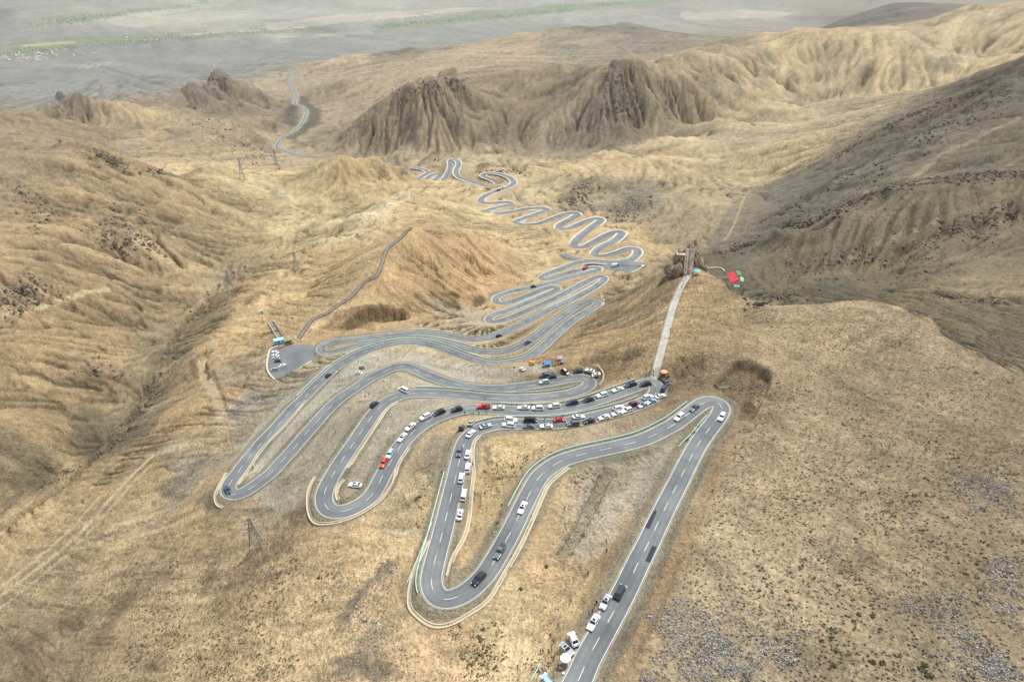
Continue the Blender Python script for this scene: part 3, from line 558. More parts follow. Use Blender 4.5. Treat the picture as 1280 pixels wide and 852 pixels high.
def look(G, x, y):
    i, j, f, g = grid_pos(x, y)
    return (G[i, j] * (1 - g) + G[i, j + 1] * g) * (1 - f) + (G[i + 1, j] * (1 - g) + G[i + 1, j + 1] * g) * f

def hit(u, v, G=None):
    """where the sight line through a survey pixel meets the ground"""
    G = Z if G is None else G
    d = ray(u, v)
    a = math.atan2(d[0], d[1])
    hor = math.hypot(d[0], d[1])
    zl = CAM_H + d[2] / hor * RR
    j = min(max(int(np.searchsorted(AZ, a)) - 1, 0), NA - 2)
    g = (a - AZ[j]) / (AZ[j + 1] - AZ[j])
    prof = G[:, j] * (1 - g) + G[:, j + 1] * g
    below = np.nonzero(zl <= prof)[0]
    k = below[0] if len(below) else NR - 1
    k = max(k, 1)
    h0, h1 = zl[k - 1] - prof[k - 1], zl[k] - prof[k]
    t = h0 / (h0 - h1) if h0 != h1 else 0
    r = RR[k - 1] + t * (RR[k] - RR[k - 1])
    return r * math.sin(a), r * math.cos(a), CAM_H + d[2] / hor * r

# painted / shaped patches of ground, laid down in world metres
def stamp(field, line, rad_px, value=1.0, rough=0.5, soft=0.5, seed=1):
    pts = [hit(u, v, Z0) for u, v in line]
    dense = [pts[0]]
    for p, q in zip(pts[:-1], pts[1:]):
        n = max(1, int(math.dist(p[:2], q[:2]) / (0.6 * rad_px * math.dist(p, (0, 0, CAM_H)) / F_PX)))
        dense += [tuple(p[k] + (q[k] - p[k]) * t / n for k in range(3)) for t in range(1, n + 1)]
    R = rad_px * math.dist(pts[len(pts) // 2], (0, 0, CAM_H)) / F_PX
    for p in dense:
        r = math.hypot(p[0], p[1])
        az = math.atan2(p[0], p[1])
        B = R * 1.8
        i0, i1 = np.searchsorted(RR, [max(r - B, 12), r + B])
        j0, j1 = np.searchsorted(AZ, [az - B / r, az + B / r])
        if i1 <= i0 or j1 <= j0:
            continue
        X, Y = GX[i0:i1, j0:j1], GY[i0:i1, j0:j1]
        d = np.hypot(X - p[0], Y - p[1]) / R
        d = d * (1 + rough * (vnoise(X / R * 1.7, Y / R * 1.7, seed) * 0.6 + vnoise(X / R * 5, Y / R * 5, seed + 1) * 0.4))
        m = (1 - smooth(d, 1 - soft, 1 + soft * 0.4)) * value
        sub = field[i0:i1, j0:j1]
        np.maximum(sub, m, out=sub)

ROCK = np.zeros((NR, NA))
for line, rp, val in ROCKS:
    stamp(ROCK, line, rp, val, 0.7, 0.6, 5)

CLIFF = np.zeros((NR, NA))
for line, rp in CLIFFS:
    stamp(CLIFF, line, rp, 1.0, 0.5, 0.8, 33)
SAND = np.zeros((NR, NA))
for line, rp in DUNES:
    stamp(SAND, line, rp, 1.0, 0.5, 0.7, 31)
PAVE_W = np.maximum(4.6, CELL * 0.75)
near_road = smooth(ROAD_D, PAVE_W + 1.0, PAVE_W + 9.0 + RR[:, None] * 0.012)
Z = Z0.copy()
DIG = np.zeros((NR, NA))
for line, rp, dep in DIGS:
    f_ = np.zeros((NR, NA))
    stamp(f_, line, rp, 1.0, 0.55, 0.45, 21)
    DIG = np.maximum(DIG, f_ * dep)
    if dep < 0:
        DIG = np.where(f_ > 0.02, np.minimum(DIG, f_ * dep), DIG)
def area_mask(poly_px, seed=5):
    A_ = np.array([hit(u, v, Z0)[:2] for u, v in poly_px])
    lo, hi = A_.min(0), A_.max(0)
    sel = np.nonzero((GX > lo[0] - 5) & (GX < hi[0] + 5) & (GY > lo[1] - 5) & (GY < hi[1] + 5))
    wob_ = 0.010 * RR[sel[0]]
    X = GX[sel] + wob_ * vnoise(GX[sel] / wob_ / 2.5, GY[sel] / wob_ / 2.5, seed)
    Y = GY[sel] + wob_ * vnoise(GX[sel] / wob_ / 2.5 + 9, GY[sel] / wob_ / 2.5, seed + 1)
    ins = np.zeros(len(X), bool)
    for (x0, y0), (x1, y1) in zip(A_, np.roll(A_, -1, 0)):
        ins ^= ((y0 > Y) != (y1 > Y)) & (X < (x1 - x0) * (Y - y0) / (y1 - y0 + 1e-12) + x0)
    m = np.zeros((NR, NA))
    m[sel] = ins
    return blur(m, 1)
PITM = np.zeros((NR, NA))
for poly, dep in PITS:
    m_ = area_mask(poly)
    DIG = DIG + m_ * dep * (0.8 + 0.35 * vnoise(GX / 5, GY / 5, 93))
    PITM = np.maximum(PITM, m_)
Z -= DIG * smooth(ROAD_D, PAVE_W, PAVE_W + 5)
steep = smooth(SLOPE, 0.08, 0.45)
AMP = RR[:, None] * (0.0009 + 0.0049 * smooth(RR, 350, 900)[:, None])
patchy = smooth(vnoise(GX / (0.10 * RR[:, None] + 20), GY / (0.10 * RR[:, None] + 20), 71), -0.45, 0.35)
RILL = smooth(LIC_R + 0.3 * LIC_F, 1.05, 2.0) * smooth(SLOPE, 0.05, 0.20) * (0.25 + 0.75 * patchy) * (1 - 0.75 * SAND)
GUL = np.exp(-(LIC_M / 0.22) ** 2) * steep
GULC = np.exp(-(LIC_C / 0.12) ** 2) * steep
Z += near_road * (1 - 0.75 * SAND) * (0.35 + 0.65 * steep) * AMP * (-1.1 * RILL - 0.6 * GUL - 1.6 * GULC + 0.45 * LIC_C + 0.30 * LIC_M + 0.16 * LIC_F) * (1 - smooth(RR, 4500, 6000)[:, None]) * GULLY
lam = 900.0
while lam > 1.2:
    q = lam / RR[:, None]
    wgt = smooth(q, 0.006, 0.012) * (1 - smooth(q, 0.10, 0.22))
    if wgt.max() > 0:
        n = vnoise(GX / lam + 17.3, GY / lam - 5.1, int(lam * 10) % 9973)
        rid = 1 - 2 * np.abs(vnoise(GX / lam - 7.7, GY / lam + 3.9, int(lam * 13) % 9973))
        Z += near_road * wgt * lam * (0.012 * n + ROCK * 0.06 * rid) * (1 - 0.97 * smooth(RR, 4500, 6000)[:, None])
    lam *= 0.55
Z += near_road * white[2] * CELL * (0.035 + 0.10 * ROCK + 0.03 * steep) * (1 - smooth(RR, 3500, 5000)[:, None])
# running water: trace where rain would gather and cut the gullies there
def carve_gullies(Zin, rounds=3, walk=170):
    i0, i1 = np.searchsorted(RR, [110, 5200])
    j0, j1 = np.searchsorted(AZ, [math.radians(-59), math.radians(59)])
    z = Zin[i0:i1, j0:j1].copy()
    h, w = z.shape
    r = RR[i0:i1, None]
    dr, da = DR[i0:i1], r * (AZ[j0 + 1] - AZ[j0])
    gain = (smooth(r, 200, 620) * 0.9 + 0.1) * (1 - 0.75 * SAND[i0:i1, j0:j1]) * smooth(ROAD_D[i0:i1, j0:j1], 8, 16 + 0.02 * r)
    ids = np.arange(h * w).reshape(h, w)
    total = np.zeros_like(z)
    last = None
    for k in range(rounds):
        best = np.zeros_like(z)
        rec = ids.copy()
        for di in (-1, 0, 1):
            for dj in (-1, 0, 1):
                if di == 0 and dj == 0:
                    continue
                dist = np.sqrt((di * dr) ** 2 + (dj * da) ** 2)
                s = np.full_like(z, -1.0)
                a0, a1, b0, b1 = max(0, -di), h - max(0, di), max(0, -dj), w - max(0, dj)
                s[a0:a1, b0:b1] = (z[a0:a1, b0:b1] - z[a0 + di:a1 + di, b0 + dj:b1 + dj])
                s /= dist
                m = s > best
                best[m] = s[m]
                rec[m] = (ids + di * w + dj)[m]
        rec = rec.ravel().astype(np.int32)
        area = np.ones(h * w)
        p = rec.copy()
        wt = np.ones(h * w)
        moving = p != np.arange(h * w)
        p, = p[moving],
        for _ in range(walk):
            area += np.bincount(p, minlength=h * w)
            q = rec[p]
            p = q[q != p]
            if len(p) == 0:
                break
        area = np.minimum(area.reshape(h, w), 900)
        dep = (area ** 0.45 - 1) * r * 0.0010 * smooth(np.minimum(best, 1.0), 0.03, 0.30) * gain / rounds * (1.15 + 2.2 * CLIFF[i0:i1, j0:j1])
        dep = 0.55 * dep + 0.45 * blur(dep, 1)
        z -= dep
        total += dep
        last = area
    z = 0.88 * z + 0.12 * blur(z, 1)
    out = Zin.copy()
    out[i0:i1, j0:j1] = z
    flow = np.zeros_like(Zin)
    flow[i0:i1, j0:j1] = np.log(np.maximum(blur(last, 1), 1)) / math.log(900) * smooth(gain, 0.05, 0.5)
    return out, flow
Z, FLOW = carve_gullies(Z)
# cut and fill: level across the carriageway, banks at the angle of repose
d_out = np.maximum(ROAD_D - PAVE_W, 0)
on = ROAD_D < 1e5
lim_up, lim_dn = d_out * 1.05, d_out * 0.75
Zc = ROAD_Z + np.clip(Z - ROAD_Z, -lim_dn, lim_up)
reach = smooth(ROAD_D, 18 + 0.012 * RR[:, None], 26 + 0.02 * RR[:, None])
Z = np.where(on, Zc * (1 - reach) + Z * reach, Z)

# flat made ground: the two parking areas
def flatten(poly_px, z, margin):
    P = [at_height(u, v, z) for u, v in poly_px]
    cx, cy = np.mean([p[0] for p in P]), np.mean([p[1] for p in P])
    R = max(math.dist(p[:2], (cx, cy)) for p in P) + margin * 4
    sel = np.nonzero(np.hypot(GX - cx, GY - cy) < R)
    X, Y = GX[sel], GY[sel]
    inside = np.zeros(len(X), bool)
    dist = np.full(len(X), 1e9)
    for (x0, y0, _), (x1, y1, _) in zip(P, P[1:] + P[:1]):
        c = ((y0 > Y) != (y1 > Y)) & (X < (x1 - x0) * (Y - y0) / (y1 - y0 + 1e-12) + x0)
        inside ^= c
        L2 = (x1 - x0) ** 2 + (y1 - y0) ** 2
        t = np.clip(((X - x0) * (x1 - x0) + (Y - y0) * (y1 - y0)) / L2, 0, 1)
        dist = np.minimum(dist, np.hypot(X - x0 - t * (x1 - x0), Y - y0 - t * (y1 - y0)))
    d = np.where(inside, 0, dist)
    w = 1 - smooth(d, margin * 0.4, margin * 2.5)
    w = np.where(ROAD_D[sel] < PAVE_W[sel[0], 0] + 0.5, 0, w)
    Z[sel] = Z[sel] * (1 - w) + z * w
    return P
LOT_Z = z_of_main(405.5, 431.3) - 0.3
LOT_PX = [(337, 437), (334, 458), (338, 470), (350.5, 476), (367, 466), (392, 452), (399, 444), (397, 433), (385, 431), (372, 431), (352, 434)]
LOT = flatten(LOT_PX, LOT_Z, 3.0)
LOT2_Z = z_join - 1.0
LOT2_PX = [(738, 333.5), (750.4, 331.7), (780, 332), (804.4, 333.5), (790.3, 341), (771.5, 344.2), (757, 341.5), (750, 338.7)]
LOT2 = flatten(LOT2_PX, LOT2_Z, 4.0)

# ------------------------------------------------------------------ ground colour (what the ground is made of, with some shade painted in)
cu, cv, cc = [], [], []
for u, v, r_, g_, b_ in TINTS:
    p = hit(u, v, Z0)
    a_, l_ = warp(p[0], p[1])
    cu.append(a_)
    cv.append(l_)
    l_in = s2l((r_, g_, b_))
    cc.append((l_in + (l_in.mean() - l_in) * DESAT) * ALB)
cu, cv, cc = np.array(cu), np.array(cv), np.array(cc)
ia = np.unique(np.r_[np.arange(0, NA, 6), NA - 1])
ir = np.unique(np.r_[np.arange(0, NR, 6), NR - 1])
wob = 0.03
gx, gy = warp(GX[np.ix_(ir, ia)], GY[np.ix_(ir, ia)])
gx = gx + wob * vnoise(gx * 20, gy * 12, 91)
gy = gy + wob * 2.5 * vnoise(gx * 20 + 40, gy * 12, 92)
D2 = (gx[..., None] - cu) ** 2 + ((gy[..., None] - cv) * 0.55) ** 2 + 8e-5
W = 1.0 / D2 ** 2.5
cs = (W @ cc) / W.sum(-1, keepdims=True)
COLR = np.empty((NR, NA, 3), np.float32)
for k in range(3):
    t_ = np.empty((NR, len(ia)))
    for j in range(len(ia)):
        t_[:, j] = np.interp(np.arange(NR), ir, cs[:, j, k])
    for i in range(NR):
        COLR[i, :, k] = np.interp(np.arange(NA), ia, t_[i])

def paint(line, rp, rgb, strength=0.8, rough=0.6, soft=0.6, seed=3):
    f = np.zeros((NR, NA), np.float32)
    stamp(f, line, rp, strength, rough, soft, seed)
    l_in = s2l(rgb)
    COLR[:] = COLR * (1 - f[..., None]) + ((l_in + (l_in.mean() - l_in) * DESAT) * ALB).astype(np.float32) * f[..., None]

# slope-following streaks of paler and darker debris; gully lines darkened as crevice shade too
tone = 1 + near_road * (-0.34 * RILL * smooth(RR, 330, 520)[:, None] + (-0.36 * smooth(FLOW, 0.26, 0.70) + 0.06) * (1 - 0.6 * SAND) - 0.16 * GUL - 0.14 * GULC + 0.075 * LIC_F + 0.09 * LIC_M * steep + 0.06 * LIC_C * steep)
for lam_, am_ in ((160, 0.06), (45, 0.06), (14, 0.06), (5, 0.06)):
    q = lam_ / RR[:, None]
    tone += am_ * vnoise(GX / lam_, GY / lam_, int(lam_) + 3) * smooth(q, 0.004, 0.01)
tone += (0.05 + 0.07 * near_road) * (0.6 * n_f / n_f.std() + 0.55 * white[2]) * (1 - 0.8 * smooth(RR, 4200, 5200)[:, None])
tone -= 0.38 * (n_f / n_f.std() > 1.25) * np.clip(ROCK * 1.4 + 0.35 * patchy * smooth(vnoise(GX / 70, GY / 70, 72), 0.1, 0.5), 0, 1) * near_road * (1 - 0.7 * SAND)
COLR *= np.clip(tone, 0.4, 1.6)[..., None]
rock_tint = (s2l((100, 93, 82)) * ALB).astype(np.float32)
rk = np.clip(ROCK * (0.30 + 0.75 * smooth(LIC_M + 0.8 * LIC_F + 0.8 * vnoise(GX / 60, GY / 60, 8), -0.2, 1.3)), 0, 0.95)[..., None]
COLR[:] = COLR * (1 - rk) + rock_tint * rk
def paint_area(poly_px, rgb, strength, seed=5):
    P = [hit(u, v, Z) for u, v in poly_px]
    A_ = np.array([(p[0], p[1]) for p in P])
    lo, hi = A_.min(0), A_.max(0)
    sel = np.nonzero((GX > lo[0]) & (GX < hi[0]) & (GY > lo[1]) & (GY < hi[1]))
    wob_ = 0.012 * RR[sel[0]]
    X = GX[sel] + wob_ * vnoise(GX[sel] / wob_ / 3, GY[sel] / wob_ / 3, seed)
    Y = GY[sel] + wob_ * vnoise(GX[sel] / wob_ / 3 + 9, GY[sel] / wob_ / 3, seed + 1)
    ins = np.zeros(len(X), bool)
    for (x0, y0), (x1, y1) in zip(A_, np.roll(A_, -1, 0)):
        ins ^= ((y0 > Y) != (y1 > Y)) & (X < (x1 - x0) * (Y - y0) / (y1 - y0 + 1e-12) + x0)
    f = ins * strength
    l_in = s2l(rgb)
    l_in = (l_in + (l_in.mean() - l_in) * DESAT) * ALB
    f = f * (0.75 + 0.25 * vnoise(GX[sel] / (0.03 * RR[sel[0]]), GY[sel] / (0.03 * RR[sel[0]]), seed + 2))
    COLR[sel] = COLR[sel] * (1 - f[:, None]) + l_in * f[:, None]
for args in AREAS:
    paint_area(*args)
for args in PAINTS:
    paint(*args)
# dusty grey verge along the road
verge = (1 - smooth(ROAD_D * (1 + 0.12 * vnoise(GX / 6, GY / 6, 77)), PAVE_W + 1.2, PAVE_W + 3.2)) * 0.85
COLR[:] = COLR * (1 - verge[..., None]) + (s2l((146, 143, 130)) * ALB).astype(np.float32) * verge[..., None]

# ------------------------------------------------------------------ materials
def new_mat(name):
    m = bpy.data.materials.new(name)
    m.use_nodes = True
    return m, m.node_tree, m.node_tree.nodes['Principled BSDF']

def plain(name, rgb, rough=0.7, metal=0.0, vary=0.0, scale=3.0, coat=0.0):
    m, t, b = new_mat(name)
    lin = s2l(rgb)
    b.inputs['Roughness'].default_value = rough
    b.inputs['Metallic'].default_value = metal
    b.inputs['Coat Weight'].default_value = coat
    if vary:
        tc = t.nodes.new('ShaderNodeTexCoord')
        nz = t.nodes.new('ShaderNodeTexNoise')
        nz.inputs['Scale'].default_value = scale
        nz.inputs['Detail'].default_value = 5
        rp = t.nodes.new('ShaderNodeMapRange')
        rp.inputs[1].default_value, rp.inputs[2].default_value = 0.3, 0.7
        rp.inputs[3].default_value, rp.inputs[4].default_value = 1 - vary, 1 + vary
        mx = t.nodes.new('ShaderNodeMix')
        mx.data_type = 'RGBA'
        mx.blend_type = 'MULTIPLY'
        mx.inputs[0].default_value = 1
        mx.inputs[6].default_value = (*lin, 1)
        t.links.new(tc.outputs['Object'], nz.inputs['Vector'])
        t.links.new(nz.outputs[0], rp.inputs[0])
        t.links.new(rp.outputs[0], mx.inputs[7])
        t.links.new(mx.outputs[2], b.inputs['Base Color'])
    else:
        b.inputs['Base Color'].default_value = (*lin, 1)
    return m

def ground_material():
    m, t, b = new_mat('ground')
    N, L = t.nodes, t.links
    col = N.new('ShaderNodeVertexColor')
    col.layer_name = 'Col'
    msk = N.new('ShaderNodeVertexColor')
    msk.layer_name = 'Mask'
    sep = N.new('ShaderNodeSeparateColor')
    L.new(msk.outputs[0], sep.inputs[0])
    geo = N.new('ShaderNodeNewGeometry')
    def math_(op, a, b_=None, c=None):
        n = N.new('ShaderNodeMath')
        n.operation = op
        for k, s in enumerate((a, b_, c)):
            if s is None:
                continue
            if isinstance(s, (int, float)):
                n.inputs[k].default_value = s
            else:
                L.new(s, n.inputs[k])
        return n.outputs[0]
    def noise(scale, detail=3, rough=0.6):
        n = N.new('ShaderNodeTexNoise')
        n.inputs['Scale'].default_value = scale
        n.inputs['Detail'].default_value = detail
        n.inputs['Roughness'].default_value = rough
        L.new(geo.outputs['Position'], n.inputs['Vector'])
        return n.outputs[0]
    def remap(s, a, b_, c, d):
        n = N.new('ShaderNodeMapRange')
        L.new(s, n.inputs[0])
        for k, val in enumerate((a, b_, c, d)):
            n.inputs[k + 1].default_value = val
        return n.outputs[0]
    f1 = remap(noise(0.9, 6, 0.75), 0.3, 0.7, 0.62, 1.38)
    f2 = remap(noise(0.07, 8, 0.72), 0.3, 0.7, 0.80, 1.20)
    f3 = remap(noise(0.009, 8, 0.7), 0.3, 0.7, 0.80, 1.20)
    tone_ = math_('MULTIPLY', math_('MULTIPLY', f1, f2), f3)
    # dark specks (dry tussocks and pebbles) where the mask asks for them
    vor = N.new('ShaderNodeTexVoronoi')
    vor.inputs['Scale'].default_value = 0.8
    L.new(geo.outputs['Position'], vor.inputs['Vector'])
    sp_gate = remap(noise(0.05, 3, 0.6), 0.34, 0.58, 0.5, 1.0)
    speck = math_('MULTIPLY', remap(vor.outputs['Distance'], 0.18, 0.36, 1.0, 0.0), math_('MULTIPLY', sep.outputs[0], sp_gate))
    vor2 = N.new('ShaderNodeTexVoronoi')
    vor2.inputs['Scale'].default_value = 0.13
    L.new(geo.outputs['Position'], vor2.inputs['Vector'])
    speck2 = math_('MULTIPLY', remap(vor2.outputs['Distance'], 0.12, 0.36, 1.0, 0.0), sep.outputs[1])
    dark = math_('SUBTRACT', 1.0, math_('MAXIMUM', math_('MULTIPLY', speck, 0.85), math_('MULTIPLY', speck2, 0.5)))
    grit = math_('ADD', 1.0, math_('MULTIPLY', sep.outputs[2], math_('SUBTRACT', remap(noise(0.22, 9, 0.85), 0.36, 0.64, -0.42, 0.42), 0.0)))
    dark = math_('MULTIPLY', dark, grit)
    mx = N.new('ShaderNodeMix')
    mx.data_type = 'RGBA'
    mx.blend_type = 'MULTIPLY'
    mx.inputs[0].default_value = 1
    L.new(col.outputs[0], mx.inputs[6])
    L.new(math_('MULTIPLY', tone_, dark), mx.inputs[7])
    L.new(mx.outputs[2], b.inputs['Base Color'])
    b.inputs['Roughness'].default_value = 0.95
    b.inputs['Specular IOR Level'].default_value = 0.15
    bp = N.new('ShaderNodeBump')
    bp.inputs['Strength'].default_value = 0.85
    bp.inputs['Distance'].default_value = 1.0
    hh = math_('ADD', math_('MULTIPLY', noise(0.45, 6, 0.7), 0.9), math_('MULTIPLY', noise(0.03, 8, 0.75), 13.0))
    L.new(hh, bp.inputs['Height'])
    L.new(bp.outputs[0], b.inputs['Normal'])
    return m

GROUND = ground_material()
NVERT = NR * NA
MASK = np.zeros((NR, NA, 4), np.float32)
MASK[..., 3] = 1
MASK[..., 0] = (0.62 + 0.38 * smooth(GX, 20, 60)) * near_road * (1 - smooth(RR, 450, 900)[:, None])
MASK[..., 2] = np.clip(0.45 * near_road + ROCK * 0.7, 0, 1) * (1 - smooth(RR, 3500, 5500)[:, None])
MASK[..., 1] = smooth(ROAD_D, 14, 60) * smooth(RR, 350, 700)[:, None] * (1 - smooth(RR, 1800, 3200)[:, None]) * smooth(vnoise(GX / 90, GY / 90, 44), 0.0, 0.5)

def ground_mesh():
    co = np.stack([GX, GY, Z], -1).reshape(-1, 3).astype(np.float32)
    co = np.vstack([co, [[0, 0, Z[0].mean()]]]).astype(np.float32)
    i, j = np.meshgrid(np.arange(NR - 1), np.arange(NA), indexing='ij')
    j2 = (j + 1) % NA
    a, b_, c, d = i * NA + j, i * NA + j2, (i + 1) * NA + j2, (i + 1) * NA + j
    quads = np.stack([a, d, c, b_], -1).reshape(-1, 4)
    jj = np.arange(NA)
    tris = np.stack([np.full(NA, NVERT), jj, (jj + 1) % NA], -1)
    me = bpy.data.meshes.new('ground')
    me.vertices.add(len(co))
    me.vertices.foreach_set('co', co.ravel())
    nq = len(quads)
    me.loops.add(nq * 4 + NA * 3)
    me.loops.foreach_set('vertex_index', np.r_[quads.ravel(), tris[:, ::-1].ravel()].astype(np.int32))
    me.polygons.add(nq + NA)
    me.polygons.foreach_set('loop_start', np.r_[np.arange(nq) * 4, nq * 4 + np.arange(NA) * 3].astype(np.int32))
    me.polygons.foreach_set('use_smooth', np.ones(nq + NA, bool))
    me.update(calc_edges=True)
    ca = me.attributes.new('Col', 'FLOAT_COLOR', 'POINT')
    cdat = np.ones((NVERT + 1, 4), np.float32)
    cdat[:NVERT, :3] = COLR.reshape(-1, 3)
    cdat[NVERT, :3] = COLR[0].mean(0)
    ca.data.foreach_set('color', cdat.ravel())
    ma = me.attributes.new('Mask', 'FLOAT_COLOR', 'POINT')
    ma.data.foreach_set('color', np.vstack([MASK.reshape(-1, 4), [[0, 0, 0, 1]]]).astype(np.float32).ravel())
    me.materials.append(GROUND)
    o = bpy.data.objects.new('ground', me)
    COL.objects.link(o)
    o['kind'] = 'structure'
    o['label'] = 'bare sandy mountain ground with ravines, ridges and the wide valley plain'
    return o
ground = ground_mesh()
# ------------------------------------------------------------------ roads
def frame(P):
    T = np.gradient(P[:, :2], axis=0)
    T /= np.linalg.norm(T, axis=1)[:, None] + 1e-12
    return T, np.stack([T[:, 1], -T[:, 0]], 1)          # tangent, right-hand side

def ribbon(P, off0, off1, lift, idx=None):
    """flat strip along a line between two side offsets"""
    T, Rn = frame(P)
    sel = np.arange(len(P)) if idx is None else idx
    r = np.hypot(P[sel, 0], P[sel, 1])
    zz = P[sel, 2] + lift + r * 0.0004
    a = P[sel, :2] + Rn[sel] * np.asarray(off0).reshape(-1, 1)
    b = P[sel, :2] + Rn[sel] * np.asarray(off1).reshape(-1, 1)
    n = len(sel)
    co = np.vstack([np.c_[a, zz], np.c_[b, zz]])
    f = [(i, i + n, i + n + 1, i + 1) for i in range(n - 1)]
    return co, f

def join(parts):
    V, Fc, n = [], [], 0
    for co, f in parts:
        co = np.asarray(co)
        V.append(co)
        Fc += [tuple(k + n for k in q) for q in f]
        n += len(co)
    return np.vstack(V), Fc

def mesh_obj(name, co, faces, mat, parent=None, smooth_=False):
    me = bpy.data.meshes.new(name)
    me.from_pydata([tuple(map(float, c)) for c in co], [], faces)
    me.update()
    if smooth_:
        me.polygons.foreach_set('use_smooth', [True] * len(me.polygons))
    me.materials.append(mat)
    o = bpy.data.objects.new(name, me)
    COL.objects.link(o)
    if parent is not None:
        o.parent = parent
    return o

def asphalt_material():
    m, t, b = new_mat('asphalt')
    N, L = t.nodes, t.links
    geo = N.new('ShaderNodeNewGeometry')
    def noise(scale, detail, rough):
        n = N.new('ShaderNodeTexNoise')
        n.inputs['Scale'].default_value = scale
        n.inputs['Detail'].default_value = detail
        n.inputs['Roughness'].default_value = rough
        L.new(geo.outputs['Position'], n.inputs['Vector'])
        return n.outputs[0]
    r1 = N.new('ShaderNodeValToRGB')
    r1.color_ramp.elements[0].position, r1.color_ramp.elements[1].position = 0.3, 0.72
    r1.color_ramp.elements[0].color = (*(s2l((90, 96, 98)) * 0.72), 1)
    r1.color_ramp.elements[1].color = (*(s2l((133, 137, 137)) * 0.72), 1)
    L.new(noise(0.06, 8, 0.65), r1.inputs[0])
    mx = N.new('ShaderNodeMix')
    mx.data_type = 'RGBA'
    mx.blend_type = 'MULTIPLY'
    mx.inputs[0].default_value = 1
    mr = N.new('ShaderNodeMapRange')
    mr.inputs[1].default_value, mr.inputs[2].default_value, mr.inputs[3].default_value, mr.inputs[4].default_value = 0.25, 0.75, 0.82, 1.18
    L.new(noise(1.8, 6, 0.7), mr.inputs[0])
    L.new(r1.outputs[0], mx.inputs[6])
    L.new(mr.outputs[0], mx.inputs[7])
    # wheel tracks polished darker, one lane resurfaced, sand blown in along the edges
    la = N.new('ShaderNodeAttribute')
    la.attribute_name = 'lat'
    def mth(op, a, b_):
        n = N.new('ShaderNodeMath')
        n.operation = op
        for k, s in enumerate((a, b_)):
            if isinstance(s, (int, float)):
                n.inputs[k].default_value = s
            else:
                L.new(s, n.inputs[k])
        return n.outputs[0]
    def rmp(s, a, b_, c, d):
        n = N.new('ShaderNodeMapRange')
        L.new(s, n.inputs[0])
        for k, val in enumerate((a, b_, c, d)):
            n.inputs[k + 1].default_value = val
        return n.outputs[0]
    ab = mth('ABSOLUTE', la.outputs['Fac'], 0)
    track = rmp(mth('ABSOLUTE', mth('SUBTRACT', mth('ABSOLUTE', mth('SUBTRACT', ab, 0.42), 0), 0.22), 0), 0.0, 0.16, 0.86, 1.0)
    lane = mth('ADD', 1.0, mth('MULTIPLY', rmp(la.outputs['Fac'], -0.05, 0.05, 0.5, -0.5), rmp(noise(0.012, 2, 0.5), 0.4, 0.6, -0.22, 0.30)))
    m2 = N.new('ShaderNodeMix')
    m2.data_type = 'RGBA'
    m2.blend_type = 'MULTIPLY'
    m2.inputs[0].default_value = 1
    L.new(mx.outputs[2], m2.inputs[6])
    L.new(mth('MULTIPLY', track, lane), m2.inputs[7])
    dust = mth('MULTIPLY', rmp(mth('ADD', ab, mth('MULTIPLY', mth('SUBTRACT', noise(0.25, 5, 0.7), 0.5), 0.5)), 0.82, 1.02, 0.0, 1.0), 0.75)
    m3 = N.new('ShaderNodeMix')
    m3.data_type = 'RGBA'
    m3.inputs[7].default_value = (*(s2l((176, 164, 140)) * 0.7), 1)
    L.new(dust, m3.inputs[0])
    L.new(m2.outputs[2], m3.inputs[6])
    L.new(m3.outputs[2], b.inputs['Base Color'])
    b.inputs['Roughness'].default_value = 0.85
    return m
ASPHALT = asphalt_material()
PAINT = plain('road_paint', (200, 199, 194), 0.7, vary=0.12, scale=0.8)

def strip_idx(P, S, step):
    out = [0]
    for i in range(1, len(P)):
        if S[i] - S[out[-1]] >= step * max(1.0, math.hypot(P[i, 0], P[i, 1]) / 400):
            out.append(i)
    return np.array(out)

HALF = 3.55
MAIN_R = np.hypot(MAIN_XYZ[:, 0], MAIN_XYZ[:, 1])
def half_width(P):
    return HALF + 1.9 * smooth(np.hypot(P[:, 0], P[:, 1]), 520, 900)
i_main = strip_idx(MAIN_XYZ, MAIN_S, 1.0)
hw = half_width(MAIN_XYZ)[i_main]
def carriageway(name, P, hw_, idx):
    T, Rn = frame(P)
    r = np.hypot(P[idx, 0], P[idx, 1])
    zz = P[idx, 2] + 0.07 + r * 0.0004
    lats = (-1, -0.78, -0.45, -0.12, 0.12, 0.45, 0.78, 1)
    co = np.vstack([np.c_[P[idx, :2] + Rn[idx] * (hw_ * l_)[:, None], zz] for l_ in lats])
    n = len(idx)
    f = [(k * n + i, (k + 1) * n + i, (k + 1) * n + i + 1, k * n + i + 1) for k in range(len(lats) - 1) for i in range(n - 1)]
    o = mesh_obj(name, co, f, ASPHALT)
    at = o.data.attributes.new('lat', 'FLOAT', 'POINT')
    at.data.foreach_set('value', np.repeat(np.array(lats, np.float32), n))
    return o
road = carriageway('mountain_road', MAIN_XYZ, hw, i_main)
road['kind'] = 'structure'
road['label'] = 'two-lane asphalt road winding down the mountain in hairpins'
i_far = np.arange(0, len(FAR_XYZ))
SHOULDER = plain('pale_shoulder', (166, 162, 148), 0.95, vary=0.15, scale=0.2)
i_sh = i_main[MAIN_R[i_main] > 480]
for s_ in (-1, 1):
    w_ = half_width(MAIN_XYZ)[i_sh]
    ex = smooth(MAIN_R[i_sh], 480, 900)
    mesh_obj('road_shoulder', *ribbon(MAIN_XYZ, s_ * (w_ - 0.15 * s_ * s_), s_ * (w_ + 0.6 + 2.2 * ex), 0.03, i_sh), SHOULDER, road)
far_road = carriageway('valley_road', FAR_XYZ, np.full(len(FAR_XYZ), 5.5), i_far)
for s_ in (-1, 1):
    mesh_obj('road_shoulder', *ribbon(FAR_XYZ, s_ * 5.3, s_ * 6.6, 0.3, i_far), SHOULDER, far_road)
